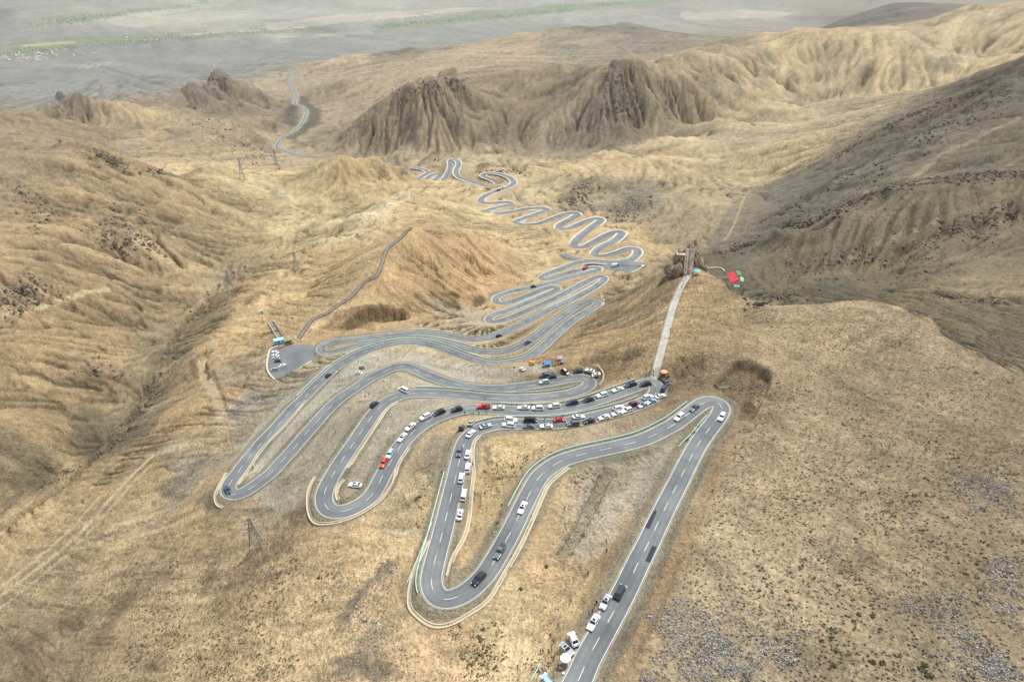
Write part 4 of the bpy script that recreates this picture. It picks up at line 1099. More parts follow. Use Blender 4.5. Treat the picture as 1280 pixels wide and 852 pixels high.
far_road['kind'] = 'structure'
spur_road = mesh_obj('spur_road', *ribbon(SPUR_XYZ, -4, 4, 0.12), ASPHALT)
spur_road['kind'] = 'structure'
def poly_sheet(name, poly, z, mat):
    o = mesh_obj(name, [(p[0], p[1], z) for p in poly], [tuple(range(len(poly)))], mat)
    o['kind'] = 'structure'
    return o
# ------------------------------------------------------------------ building blocks for things
class MB:
    """collects simple solids into one mesh"""
    def __init__(self):
        self.v, self.f = [], []
    def add(self, co, faces):
        n = len(self.v)
        self.v += [tuple(map(float, c)) for c in co]
        self.f += [tuple(k + n for k in q) for q in faces]
        return self
    def box(self, c, s, rz=0.0, top=(1, 1)):
        ca, sa = math.cos(rz), math.sin(rz)
        co = []
        for dz, k in ((-0.5, (1, 1)), (0.5, top)):
            for dx, dy in ((-0.5, -0.5), (0.5, -0.5), (0.5, 0.5), (-0.5, 0.5)):
                x, y = dx * s[0] * k[0], dy * s[1] * k[1]
                co.append((c[0] + x * ca - y * sa, c[1] + x * sa + y * ca, c[2] + dz * s[2]))
        return self.add(co, [(3, 2, 1, 0), (4, 5, 6, 7), (0, 1, 5, 4), (1, 2, 6, 5), (2, 3, 7, 6), (3, 0, 4, 7)])
    def tube(self, pts, rads, n=6, caps=True):
        P = [Vector(p) for p in pts]
        if isinstance(rads, (int, float)):
            rads = [rads] * len(P)
        ring = []
        for i, p in enumerate(P):
            d = (P[min(i + 1, len(P) - 1)] - P[max(i - 1, 0)]).normalized()
            a = Vector((0, 0, 1)) if abs(d.z) < 0.9 else Vector((1, 0, 0))
            x = d.cross(a).normalized()
            y = d.cross(x)
            ring.append([p + (x * math.cos(2 * math.pi * k / n) + y * math.sin(2 * math.pi * k / n)) * rads[i] for k in range(n)])
        faces = []
        for i in range(len(P) - 1):
            for k in range(n):
                a, b = i * n + k, i * n + (k + 1) % n
                faces.append((a, b, b + n, a + n))
        if caps:
            faces.append(tuple(range(n))[::-1])
            faces.append(tuple(range((len(P) - 1) * n, len(P) * n)))
        return self.add([q for r_ in ring for q in r_], faces)
    def build(self, name, mat, parent=None, smooth_=False):
        return mesh_obj(name, self.v, self.f, mat, parent, smooth_)

def tag(o, label=None, cat=None, group=None, kind=None):
    for k, val in (('label', label), ('category', cat), ('group', group), ('kind', kind)):
        if val:
            o[k] = val
    return o

def thing(name, label, cat, loc=(0, 0, 0), rz=0.0, group=None):
    o = bpy.data.objects.new(name, None)
    COL.objects.link(o)
    o.empty_display_size = 0.5
    o.location = loc
    o.rotation_euler = (0, 0, rz)
    return tag(o, label, cat, group)

def dup(root, mats=None):
    """copy a thing with its parts and sub-parts; mats swaps materials by part name"""
    c = root.copy()
    COL.objects.link(c)
    def paint_(o):
        base = o.name.split('.')[0]
        if mats and base in mats:
            o.material_slots[0].link = 'OBJECT'
            o.material_slots[0].material = mats[base]
    paint_(c) if c.type == 'MESH' else None
    for ch in PARTS.get(root.name, []):
        k = ch.copy()
        COL.objects.link(k)
        k.parent = c
        paint_(k)
        for g in PARTS.get(ch.name, []):
            h = g.copy()
            COL.objects.link(h)
            h.parent = k
            paint_(h)
    return c
PARTS = {}
def register(root):
    for o in list(bpy.data.objects):
        if o.parent is not None:
            PARTS.setdefault(o.parent.name, [])
            if o not in PARTS[o.parent.name]:
                PARTS[o.parent.name].append(o)

MAIN_R = np.hypot(MAIN_XYZ[:, 0], MAIN_XYZ[:, 1])
def on_ground(x, y):
    """ground or road level, and whether this is on the carriageway"""
    d = np.hypot(MAIN_XYZ[:, 0] - x, MAIN_XYZ[:, 1] - y)
    k = int(d.argmin())
    if d[k] < HALF + 0.8:
        return MAIN_XYZ[k, 2] + 0.07 + MAIN_R[k] * 0.0004, k
    return look(Z, x, y), k

def road_tangent(k):
    a, b = MAIN_XYZ[max(k - 2, 0)], MAIN_XYZ[min(k + 2, len(MAIN_XYZ) - 1)]
    return math.atan2(b[1] - a[1], b[0] - a[0])

def road_index(u, v, lo=0, hi=None):
    k = min(range(len(MAIN)), key=lambda i: (MAIN[i][0] - u) ** 2 + (MAIN[i][1] - v) ** 2)
    p = at_height(u, v, main_z[k])
    return int(np.hypot(MAIN_XYZ[:, 0] - p[0], MAIN_XYZ[:, 1] - p[1]).argmin())

def ground_line(px, step, lift=0.0):
    pts = [hit(u, v) for u, v in px]
    D, S = densify(pts, step)
    for p in D:
        p[2] = look(Z, p[0], p[1]) + lift
    return D, S

# ------------------------------------------------------------------ markings on the road
def dash_material():
    return PAINT
near_i = MAIN_R[i_main] < 720
seg = i_main[near_i]
for off in (-2.95, 2.95):
    e = mesh_obj('edge_line', *ribbon(MAIN_XYZ, off - 0.065, off + 0.065, 0.115, seg), PAINT, road)
k = 0
far_dash = []
n_dash = 0
while k < len(MAIN_XYZ) - 6:
    r = MAIN_R[k]
    if r > 760:
        break
    idx = np.arange(k, min(k + 5, len(MAIN_XYZ)))
    part = ribbon(MAIN_XYZ, -0.065, 0.065, 0.115, idx)
    if r < 300 and n_dash < 150:
        mesh_obj('lane_dash', *part, PAINT, road)
        n_dash += 1
    else:
        far_dash.append(part)
    k += 9
fd = mesh_obj('distant_lane_dashes', *join(far_dash), PAINT, road)
fd['kind'] = 'stuff'
PATCH = plain('new_asphalt', (40, 42, 48), 0.9, vary=0.1)
TAR = plain('tar_joint', (58, 58, 62), 0.9)
for poly in ([(817.8, 637.5), (821.4, 638.3), (812, 660.5), (806, 659)], [(815.3, 681), (820.8, 683.5), (812.8, 703.2), (806.2, 700.8)]):
    kk = road_index(*poly[0])
    zz = [MAIN_XYZ[np.hypot(MAIN_XYZ[:, 0] - at_height(*q, MAIN_XYZ[kk, 2])[0], MAIN_XYZ[:, 1] - at_height(*q, MAIN_XYZ[kk, 2])[1]).argmin()] for q in poly]
    co = [at_height(*q, z_[2] + 0.075 + 0.0004 * 180 + 0.012) for q, z_ in zip(poly, zz)]
    mesh_obj('asphalt_patch', co, [(3, 2, 1, 0)], PATCH, road)
# parking areas
lot = poly_sheet('parking_area', [(p[0], p[1]) for p in LOT], LOT_Z + 0.25, ASPHALT)
lot['label'] = 'grey paved viewpoint parking area on the spur above the ravine'
lot2 = poly_sheet('parking_area', [(p[0], p[1]) for p in LOT2], LOT2_Z + 0.5, ASPHALT)
lot2['label'] = 'grey paved lay-by below the middle hairpins'

# ------------------------------------------------------------------ crash barriers on the valley side
RAIL = plain('rail_paint', (166, 200, 188), 0.5, vary=0.1)
POST = plain('post_paint', (190, 205, 196), 0.6)
def sweep(P, profile, lat):
    """profile [(side, up)] swept along P, lat = lateral offset"""
    T, Rn = frame(P)
    n, m = len(P), len(profile)
    co = np.empty((n, m, 3))
    for q, (s_, u_) in enumerate(profile):
        co[:, q, :2] = P[:, :2] + Rn * (lat + s_)
        co[:, q, 2] = P[:, 2] + u_
    f = []
    for i in range(n - 1):
        for q in range(m):
            a, b = i * m + q, i * m + (q + 1) % m
            f.append((a, b, b + m, a + m))
    f.append(tuple(range(m)))
    f.append(tuple(range((n - 1) * m, n * m))[::-1])
    return co.reshape(-1, 3), f

def guardrail(P, lat, label, h=0.72, grow=1.0):
    c = P[len(P) // 2]
    root = thing('guardrail', label, 'crash barrier', (float(c[0]), float(c[1]), float(c[2])), 0, 'green crash barriers along the road')
    Q = P - np.array([c[0], c[1], c[2]])
    co, f = sweep(Q, [(-0.06 * grow, h - 0.30 * grow), (0.06 * grow, h - 0.30 * grow), (0.06 * grow, h + 0.06), (-0.06 * grow, h + 0.06)], lat)
    mesh_obj('rail', co, f, RAIL, root)
    mb = MB()
    T, Rn = frame(Q)
    st = max(1, int(round(3.0 * grow / max(0.2, np.linalg.norm(Q[1, :2] - Q[0, :2])))))
    for i in range(0, len(Q), st):
        mb.box((Q[i, 0] + Rn[i, 0] * lat, Q[i, 1] + Rn[i, 1] * lat, Q[i, 2] + h * 0.5 - 0.15), (0.16, 0.16, h + 0.3))
    p = mb.build('posts', POST, root)
    p['kind'] = 'stuff'
    return root

RAIL_RUNS = [  # (start pixel, end pixel, side, label)
    ((870, 511), (650.5, 640), 1, 'green crash barrier on the valley side of the descent from the topmost bend'),
    ((541.5, 738), (571.5, 588.6), -1, 'green crash barrier up the left side of the straight leaving the lowest hairpin'),
    ((596, 538), (808, 501), -1, 'green crash barrier behind the parked row below the crowded bend'),
    ((800, 481.5), (610, 511.6), 1, 'green crash barrier beyond the queue of cars left of the crowded bend'),
    ((520, 491.6), (727, 487.5), -1, 'long green crash barrier between the two narrow middle straights'),
    ((380.9, 496.9), (698, 415.3), -1, 'green crash barrier along the wavy straight below the viewpoint parking area'),
    ((726.6, 379.5), (441.9, 433.8), 1, 'green crash barrier along the middle one of the three wavy straights'),
    ((520, 416.2), (745.7, 357.5), -1, 'green crash barrier along the upper wavy straight near the brown cutting'),
    ((730.5, 353.8), (631, 399.7), 1, 'green crash barrier beyond the straight with the pale rubble beside it'),
    ((629, 390), (686, 367), -1, 'short green crash barrier in the second stacked hairpin'),
    ((679, 361.6), (629.5, 379.6), 1, 'short green crash barrier in the third stacked hairpin'),
    ((632, 366.8), (732, 341.5), -1, 'green crash barrier of the hairpin beside the lay-by'),
    ((722, 338.5), (682, 349), 1, 'short green crash barrier under the lay-by with the red lorry'),
    ((703.5, 335.4), (789, 324.3), -1, 'green crash barrier along the straight above the lay-by'),
]
for a_, b_, side, lab in RAIL_RUNS:
    ka, kb = road_index(*a_), road_index(*b_)
    rr = MAIN_R[(ka + kb) // 2]
    idx = np.arange(ka, kb, 1 if rr < 330 else 2)
    guardrail(MAIN_XYZ[idx], side * (HALF + 0.75), lab, grow=1.6 if rr < 330 else 1.9)
for px, lab in (([(893, 480.5), (899, 484.5), (905, 486), (911, 486)], 'short detached green crash barrier at the back of the topmost bend'),
                ([(882.8, 521), (873, 532), (866, 541), (858, 549.8), (848, 559.8)], 'green crash barrier with dark bushes inside the topmost bend'),
                ([(509, 730.5), (518, 711), (529, 683), (540, 655)], 'blue-green fence panels left of the lowest hairpin'),
                ([(664, 852), (671, 840), (675, 831)], 'teal railing at the edge of the lay-by by the white parasol')):
    D, S = ground_line(px, 1.0)
    guardrail(D, 0.0, lab, h=0.9, grow=1.3)

# ------------------------------------------------------------------ concrete drains and kerb walls
CONC = plain('pale_concrete', (184, 174, 150), 0.9, vary=0.12, scale=0.6)
def channel(px, label, w=1.0, h=0.35):
    D, S = ground_line(px, 1.0)
    for _ in range(3):
        D[1:-1, 2] = 0.25 * D[:-2, 2] + 0.5 * D[1:-1, 2] + 0.25 * D[2:, 2]
    c = D[len(D) // 2].copy()
    root = thing('drainage_channel', label, 'drain', tuple(map(float, c)), 0, 'concrete drains beside the road')
    Q = D - c
    for s_ in (-1, 1):
        co, f = sweep(Q, [(-0.13, -0.3), (0.13, -0.3), (0.13, h), (-0.13, h)], s_ * w / 2)
        mesh_obj('rim', co, f, CONC, root)
    co, f = ribbon(Q, -w / 2, w / 2, 0.0)
    co[:, 2] = np.r_[Q[:, 2], Q[:, 2]] + 0.06
    mesh_obj('channel_floor', co, f, CONC_D, root)
CONC_D = plain('floor_concrete', (158, 146, 120), 0.9, vary=0.15, scale=0.5)  # channel floor, a darker tone than the rims
for px, lab in (
    ([(711, 584.5), (688, 603.5), (679.7, 618.1), (664.3, 653.3), (647.9, 687.8), (631.5, 715.7), (611.8, 748.6), (585.5, 768.3), (562.5, 780.6), (539.4, 782.3), (518, 766.7), (511.2, 752), (516.4, 719), (526.3, 694), (535, 676)], 'long cream concrete drain round the outside of the lowest hairpin'),
    ([(600, 545), (592.5, 553), (590.6, 571.3), (592.2, 591.6), (589, 621), (585, 657), (578.9, 674.7), (565.7, 699.3), (560, 720)], 'cream concrete drain down the inside of the lowest hairpin'),
    ([(511.5, 560), (502.1, 572.9), (496.2, 585.8), (492.1, 603.4), (486.9, 611.6), (475.1, 625.7), (458.7, 637.5), (441, 646.5), (417.6, 653.5), (400, 654.5), (393, 653), (386.5, 641.7), (385, 621.8), (389, 605.8), (395, 595.8)], 'cream concrete drain round the outside of the hairpin with the red car'),
    ([(497.8, 503), (485.8, 510), (475.8, 524), (459.8, 550), (443.9, 573.9), (434, 585)], 'cream concrete drain along the straight above the white sedan on gravel'),
    ([(430.5, 599.5), (424, 606), (420.5, 616), (423, 625)], 'short curved cream drain inside the hairpin by the white sedan'),
    ([(383.4, 500), (356.9, 531.3), (330.3, 557.8), (316.3, 578), (302, 600), (297, 606)], 'cream concrete drain inside the leftmost hairpin'),
    ([(317, 580), (321, 586), (312, 592), (303, 600)], 'forked end of the drain inside the leftmost hairpin'),
    ([(283.4, 590.6), (275.6, 604.7), (269.4, 618.8), (271, 630), (279, 634)], 'cream concrete drain round the outside of the leftmost hairpin'),
    ([(737, 456), (743, 456), (749, 458.2), (755, 465.3), (754.6, 475.2), (750, 481.7)], 'curved cream drain round the bend behind the two white sedans'),
    ([(751.6, 366.5), (755.5, 374), (752.8, 382)], 'curved cream kerb wall behind the far bend below the lookout'),
):
    channel(px, lab)
def kerb_wall(px, label, h=0.8, t=0.5, mat=None, level=None):
    D, S = ground_line(px, 1.0)
    if level is not None:
        D, S = densify([at_height(u, v, level) for u, v in px], 1.0)
    c = D[len(D) // 2].copy()
    root = thing('parapet_wall', label, 'low wall', tuple(map(float, c)))
    co, f = sweep(D - c, [(-t / 2, -0.8), (t / 2, -0.8), (t / 2, h), (-t / 2, h)], 0.0)
    mesh_obj('wall_body', co, f, mat or CONC, root)
    co, f = sweep(D - c, [(-t * 0.7, h), (t * 0.7, h), (t * 0.7, h + 0.15), (-t * 0.7, h + 0.15)], 0.0)
    mesh_obj('coping', co, f, CONC, root)
kerb_wall([(348, 433.5), (338.4, 437.3), (335.5, 446.3), (333.9, 457.3), (335.8, 466.3), (342.9, 474.7), (350, 478), (359, 472.3), (368.7, 466), (381.6, 457), (390, 452.6)], 'pale parapet wall round the viewpoint parking area', 0.9, 0.7, None, LOT_Z)
kerb_wall([(755, 341.5), (771.5, 344.6), (790.3, 341.2), (804.4, 333.6)], 'low parapet along the edge of the lay-by with the white lorry', 0.9, 0.9, None, LOT2_Z)
# ------------------------------------------------------------------ vehicles
def paint_mat(name, rgb, rough=0.3):
    return plain(name, rgb, rough, coat=0.6)
CARPAINT = {'white': paint_mat('white_car_paint', (232, 233, 232)), 'silver': plain('silver_car_paint', (176, 182, 188), 0.32, 0.35, coat=0.5),
            'grey': plain('grey_car_paint', (98, 102, 108), 0.35, 0.3, coat=0.5), 'black': paint_mat('black_car_paint', (26, 28, 32)),
            'blue': paint_mat('dark_blue_car_paint', (38, 48, 78)), 'red': paint_mat('red_car_paint', (176, 34, 34)), 'orange': paint_mat('orange_red_car_paint', (204, 66, 34)),
            'maroon': paint_mat('dark_red_car_paint', (74, 28, 34)), 'pale_blue': paint_mat('pale_blue_car_paint', (150, 178, 200)), 'teal': paint_mat('pale_teal_car_paint', (176, 208, 210)),
            'amber': paint_mat('amber_paint', (226, 148, 24)), 'brick': paint_mat('brick_red_paint', (150, 40, 44))}
GLASS = plain('car_glass', (30, 36, 42), 0.08, coat=0.3)
TYRE = plain('tyre_rubber', (32, 32, 34), 0.9)
RIM = plain('wheel_rim', (170, 172, 176), 0.35, 0.7)
LAMP = plain('headlamp', (230, 234, 238), 0.15)
TAIL = plain('tail_lamp', (150, 22, 22), 0.25)
TRIM = plain('dark_trim', (40, 42, 46), 0.6)

def make_car(kind):
    #            L    W     belt  roof  hoodx cowl  roof0 roof1 rear  hoodz tailz
    L, W, ZB, ZR, cowl, rf, rb, back, hood, tail = {
        'sedan': (4.75, 1.82, 0.92, 1.46, 0.95, 0.25, -1.05, -1.75, 0.84, 0.95),
        'suv': (4.80, 1.92, 1.05, 1.74, 1.10, 0.45, -1.75, -2.25, 1.00, 1.05),
        'van': (5.10, 1.95, 1.10, 1.95, 1.75, 1.10, -2.30, -2.48, 1.02, 1.10),
        'pickup': (5.35, 1.92, 1.05, 1.80, 0.95, 0.35, -0.75, -1.05, 1.02, 1.08)}[kind]
    root = thing({'sedan': 'sedan_car', 'suv': 'suv_car', 'van': 'minivan', 'pickup': 'pickup_truck'}[kind], '', 'car')
    h = L / 2
    # lower body: stations from tail to nose, each a rounded hoop
    st = [(-h, 0.80, 0.42, 0.78 * tail / 0.95), (-h + 0.10, 0.93, 0.30, tail), (-h + 0.45, 1.0, 0.24, tail), (back, 1.0, 0.24, ZB), (0.0, 1.0, 0.22, ZB), (cowl, 1.0, 0.22, ZB),
          (h - 0.75, 0.99, 0.24, hood), (h - 0.25, 0.93, 0.26, hood - 0.07), (h - 0.03, 0.80, 0.34, hood - 0.22), (h, 0.72, 0.42, hood - 0.34)]
    st.sort()
    mb, n = MB(), 0
    co, fc = [], []
    for x, k, zb, zt in st:
        w = W / 2 * k
        hoop = [(-w * 0.9, zb), (-w, zb + 0.14), (-w, zt - 0.22), (-w * 0.93, zt - 0.04), (-w * 0.80, zt), (w * 0.80, zt), (w * 0.93, zt - 0.04), (w, zt - 0.22), (w, zb + 0.14), (w * 0.9, zb)]
        co += [(x, y, z) for y, z in hoop]
    m = 10
    for i in range(len(st) - 1):
        for q in range(m):
            a, b = i * m + q, i * m + (q + 1) % m
            fc.append((a, b, b + m, a + m))
    fc += [tuple(range(m)), tuple(range((len(st) - 1) * m, len(st) * m))[::-1]]
    mb.add(co, fc)
    # cabin shell (painted): belt ring to roof ring
    wb, wr = W / 2 * 0.93, W / 2 * 0.74
    low = [(back, -wb), (cowl, -wb), (cowl, wb), (back, wb)]
    top = [(rb, -wr), (rf, -wr), (rf, wr), (rb, wr)]
    zc = ZB - 0.02
    cab = [(x, y, zc) for x, y in low] + [(x, y, ZR - 0.07) for x, y in top]
    inn = [(x - 0.12 * (1 if x > 0 else -1) * 1.0, y * 0.86, ZR) for x, y in top]
    cab += inn
    mb.add(cab, [(0, 1, 5, 4), (1, 2, 6, 5), (2, 3, 7, 6), (3, 0, 4, 7), (4, 5, 9, 8), (5, 6, 10, 9), (6, 7, 11, 10), (7, 4, 8, 11), (8, 9, 10, 11)])
    if kind == 'pickup':
        for y in (-1, 1):
            mb.box((-1.75, y * W / 2 * 0.9, 1.02), (1.7, 0.12, 0.3))
        mb.box((-h + 0.12, 0, 1.02), (0.1, W * 0.84, 0.3))
    body = mb.build('body', CARPAINT['white'], root, False)
    def lerp(a, b, t):
        return tuple(a[k] + (b[k] - a[k]) * t for k in range(3))
    def pane(name, a, b, c, d, push, inset=(0.06, 0.94, 0.08, 0.92)):
        s0, s1, t0, t1 = inset
        q = []
        for s_, t_ in ((s0, t0), (s1, t0), (s1, t1), (s0, t1)):
            e, f_ = lerp(a, b, s_), lerp(d, c, s_)
            q.append(lerp(e, f_, t_))
        q = [tuple(q_[k] + push[k] for k in range(3)) for q_ in q]
        q2 = [tuple(q_[k] - push[k] * 2.5 for k in range(3)) for q_ in q]
        g = MB().add(q + q2, [(0, 1, 2, 3), (0, 4, 5, 1), (1, 5, 6, 2), (2, 6, 7, 3), (3, 7, 4, 0)])
        return g.build(name, GLASS, root)
    pane('windscreen', cab[1], cab[2], cab[6], cab[5], (0.012, 0, 0.012))
    pane('rear_window', cab[3], cab[0], cab[4], cab[7], (-0.012, 0, 0.010))
    for a, b, c, d, s_ in ((cab[0], cab[1], cab[5], cab[4], -1), (cab[2], cab[3], cab[7], cab[6], 1)):
        pane('side_window', a, b, c, d, (0, s_ * 0.012, 0.006), (0.05, 0.95, 0.12, 0.90))
    for x in (-h * 0.58, h * 0.60):
        for y in (-1, 1):
            wmb = MB().tube([(x, y * (W / 2 - 0.22), 0.34), (x, y * (W / 2 + 0.02), 0.34)], 0.34, 10)
            wh = wmb.build('wheel', TYRE, root)
            MB().tube([(x, y * (W / 2 - 0.02), 0.34), (x, y * (W / 2 + 0.035), 0.34)], 0.21, 8).build('rim', RIM, wh)
    for y in (-1, 1):
        MB().box((h - 0.10, y * W * 0.33, hood - 0.27), (0.26, 0.36, 0.15)).build('headlight', LAMP, root)
        MB().box((-h + 0.05, y * W * 0.36, tail - 0.14), (0.16, 0.30, 0.18)).build('taillight', TAIL, root)
        MB().box((cowl - 0.25, y * (W / 2 + 0.06), ZB + 0.06), (0.14, 0.2, 0.13)).build('wing_mirror', TRIM, root)
    if kind in ('suv', 'van'):
        for y in (-1, 1):
            MB().box(((rf + rb) / 2, y * wr * 0.84, ZR + 0.05), (abs(rf - rb) * 0.8, 0.06, 0.06)).build('roof_rail', TRIM, root)
    if kind == 'sedan':
        MB().box(((rf + rb) / 2 + 0.25, 0, ZR + 0.008), (0.7, wr * 1.1, 0.016)).build('sunroof', GLASS, root)
    if kind == 'pickup':
        MB().box((-1.78, 0, 0.93), (1.6, W * 0.78, 0.30)).build('load_bed', TRIM, root)
    return root

protos = {k: make_car(k) for k in ('sedan', 'suv', 'van', 'pickup')}
register(None)
used_proto = set()

def settle(root, x, y, ang, z=None):
    zc, k = on_ground(x, y)
    c, s = math.cos(ang), math.sin(ang)
    zf, zb_ = on_ground(x + 1.6 * c, y + 1.6 * s)[0], on_ground(x - 1.6 * c, y - 1.6 * s)[0]
    zl, zr = on_ground(x - 0.8 * s, y + 0.8 * c)[0], on_ground(x + 0.8 * s, y - 0.8 * c)[0]
    fwd = Vector((3.2 * c, 3.2 * s, max(-1.0, min(1.0, zf - zb_)))).normalized()
    left = Vector((-1.6 * s, 1.6 * c, max(-0.35, min(0.35, zl - zr)))).normalized()
    up = fwd.cross(left).normalized()
    left = up.cross(fwd)
    M = Matrix((fwd, left, up)).transposed()
    root.rotation_euler = M.to_euler()
    root.location = (x, y, (zc + (zf + zb_ + zl + zr) / 4) / 2 + 0.02)

def px_scale(u, v):
    p = hit(u, v)
    d = math.dist(p, (0, 0, CAM_H))
    return p, d

def place_car(u, v, kind, colour, heading, label, group='cars on and beside the mountain road', scale=1.0):
    p, d = px_scale(u, v)
    vv = v + 0.65 * F_PX / d * math.sqrt(max(0.0, 1 - ((CAM_H - p[2]) / d) ** 2))
    p = hit(u, vv)
    if heading in ('F', 'B'):
        k = int(np.hypot(MAIN_XYZ[:, 0] - p[0], MAIN_XYZ[:, 1] - p[1]).argmin())
        ang = road_tangent(k) + (0 if heading == 'F' else math.pi)
    else:
        q = hit(u + heading[0], vv + heading[1])
        ang = math.atan2(q[1] - p[1], q[0] - p[0])
    mats = {'body': CARPAINT[colour]}
    if kind in used_proto:
        o = dup(protos[kind], mats)
    else:
        used_proto.add(kind)
        o = protos[kind]
        for ch in PARTS[o.name]:
            if ch.name.split('.')[0] == 'body':
                ch.material_slots[0].link = 'OBJECT'
                ch.material_slots[0].material = mats['body']
    settle(o, p[0], p[1], ang)
    o.scale = (scale,) * 3
    tag(o, label, {'sedan': 'car', 'suv': 'car', 'van': 'van', 'pickup': 'pickup'}[kind], group)
    return o

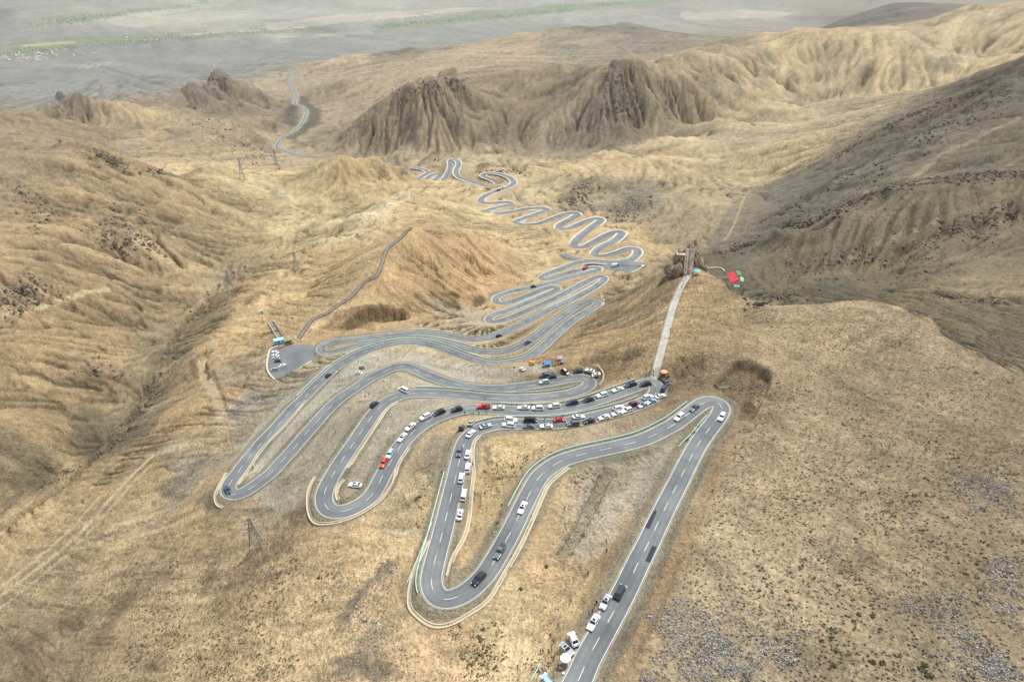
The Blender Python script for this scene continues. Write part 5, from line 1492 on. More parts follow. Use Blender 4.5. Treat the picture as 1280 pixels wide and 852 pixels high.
CARS = [
    # bottom straight and its lay-by
    (774.4, 740.1, 'suv', 'black', 'F', 'black SUV driving on the bottom straight, beside a parked silver sedan'),
    (756.5, 752.6, 'sedan', 'silver', 'B', 'silver sedan parked on the sand beside the black SUV at the bottom'),
    (741.5, 778, 'sedan', 'white', 'B', 'white sedan parked on the edge line between the silver sedan and white SUV'),
    (717.8, 798.7, 'suv', 'white', (-12, -20), 'white SUV parked slanting towards the road, next to the white parasol'),
    (709.2, 811.4, 'sedan', 'silver', (13, 15), 'pale silver hatchback parked between the white parasol and the white SUV'),
    (685, 852, 'suv', 'pale_blue', (-12, -12), 'pale blue car cut off by the bottom edge, below the white parasol'),
    # topmost bend and the descent from it
    (901.8, 521.3, 'suv', 'white', 'B', 'white SUV driving round the topmost bend beside the brown cutting'),
    (867.8, 509.5, 'sedan', 'grey', 'F', 'grey sedan just past the topmost bend, ahead of a white SUV'),
    (849.3, 521.3, 'suv', 'white', 'F', 'white SUV following the grey sedan just past the topmost bend'),
    (653.1, 634.5, 'sedan', 'white', 'F', 'white sedan driving alone down the curve above the lowest hairpin'),
    (624.9, 689.4, 'pickup', 'grey', 'F', 'grey pickup driving into the lowest hairpin behind a black SUV'),
    (598.6, 723.1, 'suv', 'black', 'F', 'black SUV entering the lowest hairpin ahead of a grey pickup'),
    # column on the straight above the lowest hairpin
    (574.2, 565, 'suv', 'grey', 'B', 'dark grey SUV in the left lane at the top of the column of white cars'),
    (584.8, 568.1, 'sedan', 'white', 'F', 'white sedan topmost in the column of white cars beside the drain'),
    (584.7, 585.3, 'suv', 'white', 'F', 'white SUV second from the top in the column beside the drain'),
    (576.9, 597.5, 'suv', 'white', 'F', 'white SUV in the middle of the column, standing out into the lane'),
    (579.2, 618.6, 'van', 'white', 'F', 'small white van second from the bottom of the column beside the drain'),
    (574.2, 643.1, 'sedan', 'white', 'F', 'white sedan lowest in the column of white cars beside the drain'),
    (577.3, 534.5, 'suv', 'black', (4, -20), 'black SUV parked outside the bend above the column of white cars'),
    (590.2, 528.3, 'sedan', 'silver', (14, -10), 'silver sedan with dark roof parked next to the black SUV on the bend'),
    (588.3, 541.9, 'sedan', 'white', (10, -11), 'white sedan on the bend above the column, nearest its inside edge'),
    (606.7, 532.5, 'sedan', 'silver', 'F', 'silver sedan leaving the bend above the column of white cars'),
    # straight below the crowded bend
    (638.3, 524.7, 'suv', 'white', (20, 2), 'white SUV in the far lane, alongside another white SUV, left of the black van'),
    (635.9, 531.3, 'suv', 'white', (-20, -2), 'white SUV in the near lane, alongside another white SUV'),
    (663.3, 525.5, 'van', 'black', (20, 1), 'black van in the far lane below the line of white SUVs'),
    (660.9, 532.8, 'sedan', 'grey', (-20, 0), 'grey sedan in the near lane in front of the black van'),
    (682.7, 532.8, 'sedan', 'white', (-20, 0), 'white sedan in the near lane between a grey sedan and a dark SUV'),
    (699.5, 525, 'sedan', 'red', (20, -1), 'bright red car in the far lane below the crowded bend'),
    (723, 521.1, 'sedan', 'white', (20, -2), 'white sedan in the far lane right of the bright red car'),
    (736.3, 526.3, 'sedan', 'black', (-20, 4), 'black sedan at the near edge, half hidden by the sand bank'),
    (716.3, 529.8, 'suv', 'grey', (-20, 2), 'dark grey SUV in the near lane, below the bright red car'),
    (773.3, 510.2, 'suv', 'white', (20, -5), 'white SUV in the far lane between the dark red SUV and white sedan'),
    (792.5, 505.2, 'suv', 'maroon', (20, -6), 'dark red SUV in the far lane close to the crowded bend'),
    (755, 521.8, 'sedan', 'white', (-20, 5), 'white car at the near edge, leftmost of those sunk behind the bank'),
    (771.2, 517, 'sedan', 'white', (-20, 5), 'white sedan at the near edge, beneath the white SUV'),
    (783.5, 513, 'suv', 'white', (-20, 6), 'white car at the near edge, beneath the dark red SUV'),
    (803.5, 506.5, 'sedan', 'silver', (-20, 7), 'silver car at the near edge, right of the dark red SUV'),
    (809.4, 496.8, 'suv', 'white', (20, -6), 'white SUV stopped inside the crowded bend'),
    (813.5, 501.8, 'sedan', 'pale_blue', (-20, 6), 'pale blue car squeezed beside the white SUV inside the crowded bend'),
    (825.3, 495.5, 'sedan', 'white', (14, -8), 'white sedan on the outer edge of the crowded bend'),
    (829.2, 485.6, 'suv', 'blue', (5, -14), 'dark blue SUV on the outer edge of the crowded bend'),
    (832.6, 476.6, 'sedan', 'grey', (-5, -10), 'dark grey car under the orange parasol at the crowded bend'),
    # queue left of the crowded bend
    (806.9, 480.2, 'suv', 'black', (-20, 2), 'black SUV at the front of the queue, on the crowded bend'),
    (788.6, 480.9, 'suv', 'blue', (-20, 4), 'dark blue SUV with a pale roof load, second in the queue'),
    (771.9, 486.9, 'sedan', 'white', (-20, 6), 'white sedan third in the queue left of the crowded bend'),
    (752.7, 493.8, 'suv', 'white', (-20, 6), 'white SUV fourth in the queue, between a white and a black sedan'),
    (735.9, 499.4, 'sedan', 'black', (-20, 5), 'black sedan in the queue between a white SUV and a dark blue SUV'),
    (715.2, 503.3, 'suv', 'blue', (-20, 3), 'dark blue SUV in the middle of the queue behind a black sedan'),
    (693, 507.5, 'suv', 'white', (-20, 2), 'white SUV in the queue beside the dark blue SUV'),
    (672.3, 510.3, 'suv', 'white', (-20, 0), 'white SUV in the queue next to a single white sedan'),
    (654.7, 509.4, 'sedan', 'white', (-20, 0), 'white sedan in the queue left of two white SUVs'),
    (623.4, 509.4, 'sedan', 'white', (-20, 0), 'white sedan right behind the red pickup'),
    (604.8, 508.4, 'pickup', 'red', (-20, 0), 'red pickup with a dark load bed at the end of the queue'),
    # straight with the red car
    (571, 511.9, 'suv', 'black', 'F', 'black SUV at the top of the row leading down to the red car'),
    (549.7, 515.6, 'suv', 'black', 'F', 'second black SUV in the row leading down to the red car'),
    (532, 520.8, 'suv', 'white', 'F', 'white SUV below the two black SUVs on the curve'),
    (513.3, 533.3, 'sedan', 'white', 'F', 'white sedan upper of two in the row above the red car'),
    (503.1, 546.6, 'sedan', 'white', 'F', 'white sedan lower of two in the row above the red car'),
    (487.8, 567.3, 'suv', 'teal', 'F', 'white SUV with a blue-green tint right behind the red car'),
    (479.8, 578.4, 'suv', 'orange', 'F', 'orange-red SUV driving down the left straight'),
    (444.3, 605.8, 'sedan', 'white', (-20, 0), 'white sedan parked on gravel inside the hairpin'),
    (468.1, 505.5, 'suv', 'black', 'F', 'black SUV driving alone on the left straight above the white minivan'),
    (504.8, 487.6, 'van', 'white', (-20, 3), 'white minivan parked on the sandy verge above the curve'),
    (448.9, 465.8, 'sedan', 'white', (-20, 0), 'white sedan parked beside a dark sedan on the left sand slope'),
    (452.5, 459.1, 'sedan', 'grey', (-20, -4), 'dark grey sedan parked beside a white sedan on the left sand slope'),
    (410.6, 468.8, 'sedan', 'black', 'F', 'black car driving alone on the leftmost straight below the parking area'),
    (285, 612.6, 'suv', 'blue', (8, 14), 'dark blue car turning in the leftmost hairpin'),
    # market corner
    (653.4, 460.8, 'sedan', 'white', (-20, -5), 'white sedan parked on sand near the yellow tricycle'),
    (680.5, 467.2, 'sedan', 'grey', (-20, 3), 'dark grey sedan parked on the verge above the blue-tinted white car'),
    (689.7, 471, 'sedan', 'blue', (-20, 3), 'dark blue sedan parked against the dark grey sedan on the verge'),
    (680.5, 477.6, 'suv', 'teal', (-20, 3), 'white SUV with a blue-green tint driving past the market stalls'),
    (706.8, 464.1, 'suv', 'black', (18, 10), 'black SUV parked slanting on sand right of the stalls'),
    (723.4, 463.1, 'sedan', 'black', (18, -8), 'black sedan parked slanting beside two white sedans at the bend'),
    (737.6, 462.8, 'sedan', 'white', (-18, -8), 'white sedan parked next to the black sedan at the bend'),
    (746.4, 467.7, 'sedan', 'white', (10, -8), 'white sedan rightmost of those parked at the bend'),
    # viewpoint parking area
    (344.2, 440, 'sedan', 'white', (-20, 1), 'white car nearest the blue hut on the parking area'),
    (344.4, 444.2, 'sedan', 'white', (-20, 1), 'white car second from the blue hut on the parking area'),
    (345.3, 447.6, 'sedan', 'silver', (-20, 2), 'silver car between a white and a black car on the parking area'),
    (346.9, 451.4, 'suv', 'black', (-20, 2), 'black SUV at the end of the row on the parking area'),
    (352.8, 456.5, 'sedan', 'white', (18, -8), 'white car standing apart in the middle of the parking area'),
    (343.4, 462, 'van', 'silver', (-20, 2), 'pale silver van at the lower end of the parking area'),
    # further down
    (624, 420, 'suv', 'black', 'F', 'black vehicle on the upper wavy straight'),
    (660, 428, 'sedan', 'blue', 'B', 'dark car on the middle wavy straight'),
    (667, 358.6, 'van', 'black', 'F', 'black vehicle on the stacked hairpins beside the lamp post'),
    (773.7, 324.2, 'sedan', 'white', 'F', 'white car on the straight behind the lay-by'),
    (728.7, 325.4, 'sedan', 'white', 'F', 'white car at the left end of the straight behind the lay-by'),
    (630.6, 235.3, 'van', 'white', 'F', 'tiny white vehicle on the far hairpins'),
    (623.5, 238.6, 'van', 'black', 'F', 'tiny dark vehicle on the far hairpins'),
]
for c_ in CARS:
    place_car(*c_, scale=1.03 if c_[1] > 450 else 1.12 if c_[1] > 300 else 1.8)

def lorry(name, u, v, dirpx, cabc, boxc, label):
    p = hit(u, v)
    q = hit(u + dirpx[0], v + dirpx[1])
    root = thing(name, label, 'lorry')
    b = MB().box((0, 0, 0.75), (8.0, 2.2, 0.35))
    b.build('chassis', TRIM, root)
    MB().box((-1.1, 0, 2.2), (5.8, 2.4, 2.6)).build('cargo_box', boxc, root)
    MB().box((2.9, 0, 1.85), (1.9, 2.3, 2.0), top=(0.8, 0.92)).build('cab', cabc, root)
    MB().box((3.80, 0, 2.1), (0.16, 1.9, 0.8)).build('windscreen', GLASS, root)
    for y in (-1, 1):
        MB().box((3.0, y * 1.10, 2.2), (0.9, 0.12, 0.7)).build('side_window', GLASS, root)
        for x in (-2.9, -1.7, 2.7):
            MB().tube([(x, y * 0.85, 0.5), (x, y * 1.15, 0.5)], 0.5, 10).build('wheel', TYRE, root)
    settle(root, p[0], p[1], math.atan2(q[1] - p[1], q[0] - p[0]))
    root.location.z += 0.3
    return root
lorry('lorry', 731.8, 337, (20, -4), CARPAINT['brick'], CARPAINT['brick'], 'brick-red lorry parked on the slip road into the lay-by')
lorry('lorry', 769, 333.5, (20, -3), CARPAINT['black'], CARPAINT['white'], 'white box lorry with a dark cab standing on the lay-by')
lorry('lorry', 803.5, 334.2, (20, -3), CARPAINT['white'], CARPAINT['white'], 'small white lorry at the far tip of the lay-by').scale = (0.6, 0.6, 0.6)

def tricycle():
    p = hit(664.9, 456)
    root = thing('cargo_tricycle', 'yellow cargo tricycle parked on the sand beside the blue market tent', 'tricycle')
    MB().box((-0.7, 0, 1.3), (1.9, 1.5, 1.3)).build('cargo_box', CARPAINT['amber'], root)
    MB().box((0.9, 0, 1.35), (1.2, 1.3, 1.5), top=(0.7, 0.9)).build('cab', CARPAINT['amber'], root)
    MB().box((1.42, 0, 1.5), (0.1, 1.0, 0.6)).build('windscreen', GLASS, root)
    for x, y in ((1.2, 0), (-1.0, 0.75), (-1.0, -0.75)):
        MB().tube([(x, y - 0.1, 0.35), (x, y + 0.1, 0.35)], 0.35, 10).build('wheel', TYRE, root)
    q = hit(650, 457)
    settle(root, p[0], p[1], math.atan2(q[1] - p[1], q[0] - p[0]))
tricycle()
# ------------------------------------------------------------------ people
SKIN = plain('skin', (176, 128, 100), 0.6)
HAIR = plain('black_hair', (28, 24, 22), 0.8)
CLOTH = {'black': plain('black_cloth', (36, 36, 42), 0.9), 'navy': plain('navy_cloth', (44, 54, 88), 0.9), 'red': plain('red_cloth', (170, 44, 48), 0.9),
         'white': plain('white_cloth', (226, 224, 218), 0.9), 'grey': plain('grey_cloth', (112, 114, 120), 0.9), 'pink': plain('pink_cloth', (206, 140, 152), 0.9),
         'brown': plain('brown_cloth', (104, 78, 60), 0.9), 'blue': plain('blue_cloth', (78, 112, 164), 0.9)}

def skin_mesh(name, joints, edges, radii):
    me = bpy.data.meshes.new(name + '_skeleton')
    me.from_pydata(joints, edges, [])
    o = bpy.data.objects.new(name + '_skeleton', me)
    COL.objects.link(o)
    md = o.modifiers.new('skin', 'SKIN')
    if not me.skin_vertices:
        bm = bmesh.new()
        bm.from_mesh(me)
        bm.verts.layers.skin.verify()
        bm.to_mesh(me)
        bm.free()
    for i, r in enumerate(radii):
        me.skin_vertices[0].data[i].radius = (r, r) if isinstance(r, (int, float)) else r
    me.skin_vertices[0].data[0].use_root = True
    sb = o.modifiers.new('sub', 'SUBSURF')
    sb.levels = 1
    dg = bpy.context.evaluated_depsgraph_get()
    out = bpy.data.meshes.new_from_object(o.evaluated_get(dg))
    out.name = name
    bpy.data.objects.remove(o)
    bpy.data.meshes.remove(me)
    return out

def make_person(pose):
    J = [(0, 0, 0.96), (0, 0, 1.18), (0, 0, 1.42), (0, 0, 1.52), (0.015, 0, 1.62), (0.01, 0, 1.72)]
    R = [(0.15, 0.11), (0.145, 0.105), (0.15, 0.10), 0.055, 0.085, 0.07]
    E = [(0, 1), (1, 2), (2, 3), (3, 4), (4, 5)]
    stride = {'stand': 0.04, 'walk': 0.22, 'phone': 0.03}[pose]
    for s in (-1, 1):
        a = len(J)
        J += [(0, s * 0.10, 0.90), (s * stride * 0.6 + 0.02, s * 0.11, 0.50), (s * stride, s * 0.115, 0.08), (s * stride + 0.15, s * 0.125, 0.035)]
        R += [0.085, 0.06, 0.045, 0.035]
        E += [(0, a), (a, a + 1), (a + 1, a + 2), (a + 2, a + 3)]
        b = len(J)
        if pose == 'phone' and s == 1:
            J += [(0.02, 0.20, 1.40), (0.08, 0.27, 1.14), (0.28, 0.16, 1.32), (0.34, 0.13, 1.40)]
        else:
            J += [(0.0, s * 0.20, 1.40), (-s * stride * 0.4, s * 0.25, 1.12), (-s * stride * 0.7 + 0.06, s * 0.25, 0.88), (-s * stride * 0.8 + 0.09, s * 0.24, 0.78)]
        R += [0.06, 0.045, 0.036, 0.034]
        E += [(2, b), (b, b + 1), (b + 1, b + 2), (b + 2, b + 3)]
    me = skin_mesh('person_body', J, E, R)
    for m in (SKIN, CLOTH['black'], CLOTH['navy']):
        me.materials.append(m)
    for p in me.polygons:
        z, y = p.center.z, abs(p.center.y)
        hand = pose != 'phone' and z < 0.86 and y > 0.19
        p.material_index = 0 if z > 1.49 or hand else 2 if z < 0.93 else 1
        p.use_smooth = True
    root = bpy.data.objects.new('person', me)
    COL.objects.link(root)
    hb = bmesh.new()
    bmesh.ops.create_icosphere(hb, subdivisions=2, radius=0.105)
    for v_ in hb.verts:
        v_.co.x *= 1.05
        if v_.co.z < 0.0:
            v_.co.x -= 0.03
        v_.co.z = max(v_.co.z, -0.06)
        v_.co += Vector((-0.015, 0, 1.685))
    hm = bpy.data.meshes.new('hair')
    hb.to_mesh(hm)
    hb.free()
    hm.materials.append(HAIR)
    h = bpy.data.objects.new('hair', hm)
    COL.objects.link(h)
    h.parent = root
    # jacket hem: a clean lower edge over the trousers
    n = 12
    ring = [[(0.155 * k * math.cos(2 * math.pi * i / n), 0.185 * k * math.sin(2 * math.pi * i / n), z) for i in range(n)] for z, k in ((0.86, 1.06), (1.0, 1.0), (1.12, 0.97))]
    f = [(a * n + i, a * n + (i + 1) % n, (a + 1) * n + (i + 1) % n, (a + 1) * n + i) for a in range(2) for i in range(n)]
    j = MB().add([q for r_ in ring for q in r_], f).build('jacket', CLOTH['black'], root, True)
    return root
people_proto = [make_person(p) for p in ('stand', 'walk', 'phone')]
for r_ in people_proto:
    PARTS[r_.name] = [c for c in bpy.data.objects if c.parent is r_]
n_people = [0]

def place_person(u, v, top, legs, label, group, pose=None, z=None):
    pr = people_proto[(n_people[0] if pose is None else pose) % 3]
    first = pr.get('placed') is None
    o = pr if first else dup(pr)
    pr['placed'] = 1
    if not first and 'placed' in o:
        del o['placed']
    n_people[0] += 1
    x, y, zz = hit(u, v) if z is None else at_height(u, v, z)
    o.location = (x, y, (on_ground(x, y)[0] if z is None else z))
    o.rotation_euler = (0, 0, random.uniform(0, 6.28))
    o.scale = (random.uniform(0.95, 1.06),) * 3
    for idx, m in ((1, CLOTH[top]), (2, CLOTH[legs])):
        o.material_slots[idx].link = 'OBJECT'
        o.material_slots[idx].material = m
    for c in [c for c in o.children]:
        if c.name.startswith('jacket'):
            c.material_slots[0].link = 'OBJECT'
            c.material_slots[0].material = CLOTH[top]
    tag(o, label, 'person', group)
    return o
TOPS = ['black', 'navy', 'red', 'white', 'grey', 'brown', 'pink', 'black', 'blue']
LEGS = ['black', 'navy', 'grey', 'black']
G1 = 'people around the bottom lay-by'
for u, v, t, l, lab in (
    (687.6, 796.5, 'black', 'brown', 'person in black standing alone on the sand edge left of the white SUV'),
    (694.5, 802, 'pink', 'black', 'person in pink beside another on the sand left of the pale hatchback'),
    (692, 804, 'black', 'grey', 'person in black next to a person in pink, left of the pale hatchback'),
    (675.5, 815.5, 'red', 'navy', 'person in red, left one of a pair at the lay-by edge'),
    (678.5, 815.5, 'navy', 'black', 'person in navy, right one of a pair at the lay-by edge'),
    (689.2, 813, 'grey', 'black', 'person in grey, upper of two standing left of the parasol'),
    (685.5, 817, 'grey', 'grey', 'person all in grey, lower of two standing left of the parasol'),
    (684.8, 832, 'brown', 'black', 'person in brown below the two grey-clad people'),
    (682.3, 838, 'white', 'brown', 'person in white above the pale blue car'),
    (675.1, 840.5, 'white', 'navy', 'person in white beside the teal railing'),
    (697.1, 834.5, 'black', 'black', 'person in black just below the white parasol'),
    (697.3, 783.5, 'grey', 'black', 'person on the sand path above the lay-by'),
    (745.4, 755, 'black', 'black', 'person in black left of the parked silver sedan'),
    (740.1, 767, 'black', 'navy', 'person in black by the nose of the parked white sedan'),
    (736, 770, 'blue', 'black', 'person in blue left of the parked white sedan'),
    (713.3, 753.5, 'brown', 'brown', 'person in brown halfway up the sand path'),
    (734.7, 718.5, 'black', 'black', 'person in black alone on the ridge path above the lay-by'),
    (757.7, 677, 'red', 'black', 'person in red, upper of two on the ridge path'),
    (758, 690, 'black', 'brown', 'person in black, lower of two on the ridge path'),
    (772.5, 637.5, 'white', 'white', 'person in white highest on the ridge path')):
    place_person(u, v, t, l, lab, G1)
G2 = 'people along the roads'
for u, v, t, l, lab in (
    (625.8, 645, 'black', 'grey', 'person in black beside the teal barrier above the lowest hairpin'),
    (552.3, 593, 'black', 'black', 'person in black outside the barrier of the straight with white cars'),
    (590.8, 582.5, 'black', 'navy', 'person standing by the second white car of the column'),
    (606.3, 499.5, 'red', 'black', 'person in red between the two straights above the red pickup'),
    (664.7, 508.5, 'black', 'black', 'person between two white cars in the queue'),
    (680.7, 526, 'black', 'grey', 'person on the road right of the black van'),
    (703.6, 522.5, 'black', 'black', 'person behind the bright red car'),
    (785, 475.5, 'black', 'navy', 'person above the barrier beside the second car in the queue'),
    (807.6, 463, 'black', 'black', 'person in black alone on the slope left of the footpath'),
    (837.5, 413.5, 'navy', 'black', 'person in navy halfway along the concrete footpath'),
    (456.2, 496.8, 'black', 'black', 'person left of a pair on the sand above the left straight'),
    (461.5, 494.6, 'black', 'brown', 'person right of a pair on the sand above the left straight'),
    (448.4, 454, 'black', 'brown', 'person above the dark grey sedan on the left sand slope'),
    (751.8, 469, 'black', 'black', 'person in black behind the rightmost white sedan at the bend'),
    (691.3, 467, 'brown', 'black', 'person beside the dark blue sedan on the verge'),
    (685, 466, 'navy', 'black', 'person above the dark grey sedan on the verge')):
    place_person(u, v, t, l, lab, G2)
def crowd(spots, label, group, z=None):
    for i, (u, v) in enumerate(spots):
        place_person(u, v, TOPS[(i * 5 + len(spots)) % 9], LEGS[i % 4], label, group, z=z)
crowd([(581, 518.5), (588.7, 517.5), (591.7, 519), (597, 512.5), (598.7, 518.6), (608.7, 517), (606.5, 515)], 'person standing on the sand strip between the red pickup and the bend', 'people on the strip below the red pickup')
crowd([(802.3, 470), (807.6, 471.8), (806, 472.5), (812, 467.4), (816.4, 466), (816.4, 471.5), (822, 473.2), (826.4, 471.6), (834.9, 472.5), (838.1, 482), (836, 489), (840.4, 488.4)], 'person standing around the top of the crowded bend', 'people at the crowded bend')
crowd([(675, 454.5), (678, 459.2), (690, 453), (693.8, 453.2), (696.9, 456), (694, 459.4), (686.5, 458.5)], 'person standing among the market stalls on the sand', 'people at the market stalls')
crowd([(856.8, 346), (856, 351), (861.4, 344.6), (854, 354.8), (853, 352), (859.9, 343.2), (862, 345.5), (865.3, 344), (858, 348.3), (852, 360)], 'person on the footpath at the foot of the lookout stairs', 'people at the lookout')

# ------------------------------------------------------------------ rocks of the lookout and its stairs
def rock_material():
    m, t, b = new_mat('outcrop_rock')
    N, L = t.nodes, t.links
    tc = N.new('ShaderNodeTexCoord')
    n1 = N.new('ShaderNodeTexNoise')
    n1.inputs['Scale'].default_value = 0.5
    n1.inputs['Detail'].default_value = 9
    n1.inputs['Roughness'].default_value = 0.7
    L.new(tc.outputs['Object'], n1.inputs['Vector'])
    r = N.new('ShaderNodeValToRGB')
    r.color_ramp.elements[0].position, r.color_ramp.elements[1].position = 0.35, 0.65
    r.color_ramp.elements[0].color = (*(s2l((100, 84, 68)) * 0.75), 1)
    r.color_ramp.elements[1].color = (*(s2l((160, 142, 116)) * 0.75), 1)
    L.new(n1.outputs[0], r.inputs[0])
    L.new(r.outputs[0], b.inputs['Base Color'])
    b.inputs['Roughness'].default_value = 0.95
    bp = N.new('ShaderNodeBump')
    bp.inputs['Strength'].default_value = 0.8
    L.new(n1.outputs[0], bp.inputs['Height'])
    L.new(bp.outputs[0], b.inputs['Normal'])
    return m
ROCKM = rock_material()
from mathutils import noise as mnoise

def crag(bm, c, s, seed, lean=(0, 0)):
    bb = bmesh.new()
    bmesh.ops.create_icosphere(bb, subdivisions=4, radius=1.0)
    for v_ in bb.verts:
        p = v_.co.copy()
        q = Vector((p.x * 1.4 + seed, p.y * 1.4, p.z * 0.9))
        d = 1 + 0.30 * (1 - 2 * abs(mnoise.noise(q))) + 0.16 * (1 - 2 * abs(mnoise.noise(q * 2.7))) + 0.08 * mnoise.noise(q * 6)
        v_.co = Vector((p.x * s[0] * d + lean[0] * p.z, p.y * s[1] * d + lean[1] * p.z, p.z * s[2] * (0.8 + 0.2 * d))) + Vector(c)
    tmp = bpy.data.meshes.new('tmp')
    bb.to_mesh(tmp)
    bb.free()
    bm.from_mesh(tmp)
    bpy.data.meshes.remove(tmp)

foot = hit(861, 344)
spur_dir = math.atan2(hit(861, 336)[1] - foot[1], hit(861, 336)[0] - foot[0])
def lookout():
    # local frame: x to the right of the path, y along the path (away), z up
    M = Matrix.Translation(foot) @ Matrix.Rotation(spur_dir - math.pi / 2, 4, 'Z')
    bm = bmesh.new()
    for c, s, sd, ln in (((1.2, 15, 3.0), (4.5, 6.5, 11.5), 3.1, (0.3, 2)), ((-4.8, 14, 1.0), (4.6, 5.5, 7.4), 8.7, (-0.5, 0)), ((-9.5, 11, -3), (4.0, 5, 5.5), 12.4, (0, 0)),
                         ((6.2, 13, -1.5), (2.4, 5.0, 7.0), 17.9, (0.6, 0)), ((-5, 7.0, -1.5), (3.6, 4.0, 5.5), 22.3, (0, 0)), ((9.2, 9, -3), (1.8, 3.2, 6.2), 31.0, (0.4, 0)),
                         ((2.2, 15.5, 11.8), (1.1, 1.6, 4.2), 35.0, (0.2, 0))):
        crag(bm, (c[0] * 0.9, c[1], c[2] * 0.9), tuple(k * 0.84 for k in s), sd, ln)
    me = bpy.data.meshes.new('rock_outcrop')
    bm.to_mesh(me)
    bm.free()
    for p in me.polygons:
        p.use_smooth = False
    me.materials.append(ROCKM)
    o = bpy.data.objects.new('rock_outcrop', me)
    COL.objects.link(o)
    o.matrix_world = M
    tag(o, 'dark jagged rock outcrop at the end of the footpath carrying the lookout stairs', 'rock')
    st = thing('lookout_stairs', 'pale double stairs climbing the rock outcrop at the lookout', 'stairs')
    st.matrix_world = M
    n = 26
    mesh_shared = None
    for side in (-1.15, 1.15):
        for i in range(n):
            y, z = 1.5 + i * 0.36, 0.3 + i * 0.40
            if mesh_shared is None:
                s0 = MB().box((0, 0, 0), (1.7, 0.5, 0.42)).build('step', CONC, st)
                mesh_shared = s0.data
            else:
                s0 = bpy.data.objects.new('step', mesh_shared)
                COL.objects.link(s0)
                s0.parent = st
            s0.location = (side * 1.1 - 0.5, y, z)
    STEEL = plain('handrail_steel', (170, 172, 170), 0.5, 0.4)
    for x in (-2.75, -0.5, 1.75):
        mb = MB().tube([(x, 1.3, 1.3), (x, 1.3 + n * 0.36, 1.3 + n * 0.40)], 0.09, 6)
        for i in range(0, n, 3):
            mb.tube([(x, 1.5 + i * 0.36, 0.3 + i * 0.4), (x, 1.5 + i * 0.36, 1.4 + i * 0.4)], 0.06, 5)
        mb.build('handrail', STEEL, st)
    pts = []
    for i in range(1, n - 1, 2):
        for side in (-1.15, 1.15):
            if random.random() < 0.72:
                pts.append((side * 1.1 - 0.5 + random.uniform(-0.5, 0.5), 1.5 + i * 0.36, 0.51 + i * 0.4))
    for k, q in enumerate(pts):
        w = M @ Vector(q)
        pr = people_proto[k % 3]
        o = dup(pr)
        if 'placed' in o:
            del o['placed']
        o.location = w
        o.rotation_euler = (0, 0, random.uniform(0, 6.28))
        for idx, m in ((1, CLOTH[TOPS[k % 9]]), (2, CLOTH[LEGS[k % 4]])):
            o.material_slots[idx].link = 'OBJECT'
            o.material_slots[idx].material = m
        for c in o.children:
            if c.name.startswith('jacket'):
                c.material_slots[0].link = 'OBJECT'
                c.material_slots[0].material = CLOTH[TOPS[k % 9]]
        tag(o, 'person climbing the stairs on the lookout rock', 'person', 'people on the lookout stairs')
    # small railed platform on the left shoulder
    pf = thing('viewing_platform', 'small railed viewing platform left of the lookout stairs', 'platform')
    pf.matrix_world = M
    MB().box((-4.8, 12.6, 6.6), (5.0, 4.2, 0.5)).build('deck', CONC, pf)
    mb = MB()
    for a, b in (((-7.2, 10.6), (-2.4, 10.6)), ((-7.2, 10.6), (-7.2, 14.6)), ((-7.2, 14.6), (-2.4, 14.6))):
        mb.tube([(*a, 7.9), (*b, 7.9)], 0.07, 6)
        for t in (0, 0.5, 1):
            x, y = a[0] + (b[0] - a[0]) * t, a[1] + (b[1] - a[1]) * t
            mb.tube([(x, y, 6.8), (x, y, 7.9)], 0.07, 5)
    mb.build('railing', STEEL, pf)
    for k, q in enumerate([(-6.6, 11.5, 6.87), (-5.6, 12.2, 6.87), (-4.7, 11.4, 6.87), (-3.6, 12.6, 6.87), (-6.2, 13.5, 6.87)]):
        o = dup(people_proto[k % 3])
        if 'placed' in o:
            del o['placed']
        o.location = M @ Vector(q)
        o.rotation_euler = (0, 0, k * 1.3)
        tag(o, 'person on the small platform left of the lookout stairs', 'person', 'people on the viewing platform')
    # concrete terrace and walkway on the right, red canopy, teal parasol
    return M, STEEL
LM, STEEL = lookout()

def parasol(name, u, v, r, h, mat, label, flat=0.28):
    x, y, z = hit(u, v)
    root = thing(name, label, 'parasol', (x, y, z))
    n = 8
    ring = [(r * math.cos(2 * math.pi * (i + 0.5) / n), r * math.sin(2 * math.pi * (i + 0.5) / n), h) for i in range(n)]
    low = [(a, b, c - 0.18) for a, b, c in ring]
    for i in range(n):
        j = (i + 1) % n
        MB().add([(0, 0, h + r * flat), ring[i], ring[j], low[i], low[j]], [(0, 1, 2), (1, 3, 4, 2)]).build('canopy_panel', mat, root)
    MB().tube([(0, 0, 0), (0, 0, h + r * flat)], 0.04, 6).build('pole', STEEL, root)
    return root
parasol('parasol', 706.4, 829, 1.25, 2.2, CLOTH['white'], 'white eight-sided parasol on the sand of the bottom lay-by', 0.16)
ORANGE = plain('orange_canvas', (222, 150, 104), 0.8)
TEALC = plain('teal_canvas', (84, 168, 176), 0.7, vary=0.15)
REDC = plain('red_canvas', (172, 10, 38), 0.75, vary=0.10, scale=0.5)
GREENC = plain('green_canvas', (70, 120, 86), 0.8)
parasol('parasol', 829.5, 469.5, 1.5, 2.2, ORANGE, 'orange parasol over a stall at the crowded bend')
parasol('parasol', 871, 343, 1.9, 2.2, TEALC, 'teal parasol on the footpath below the lookout stairs')
STALL = plain('stall_wood', (96, 74, 58), 0.8)
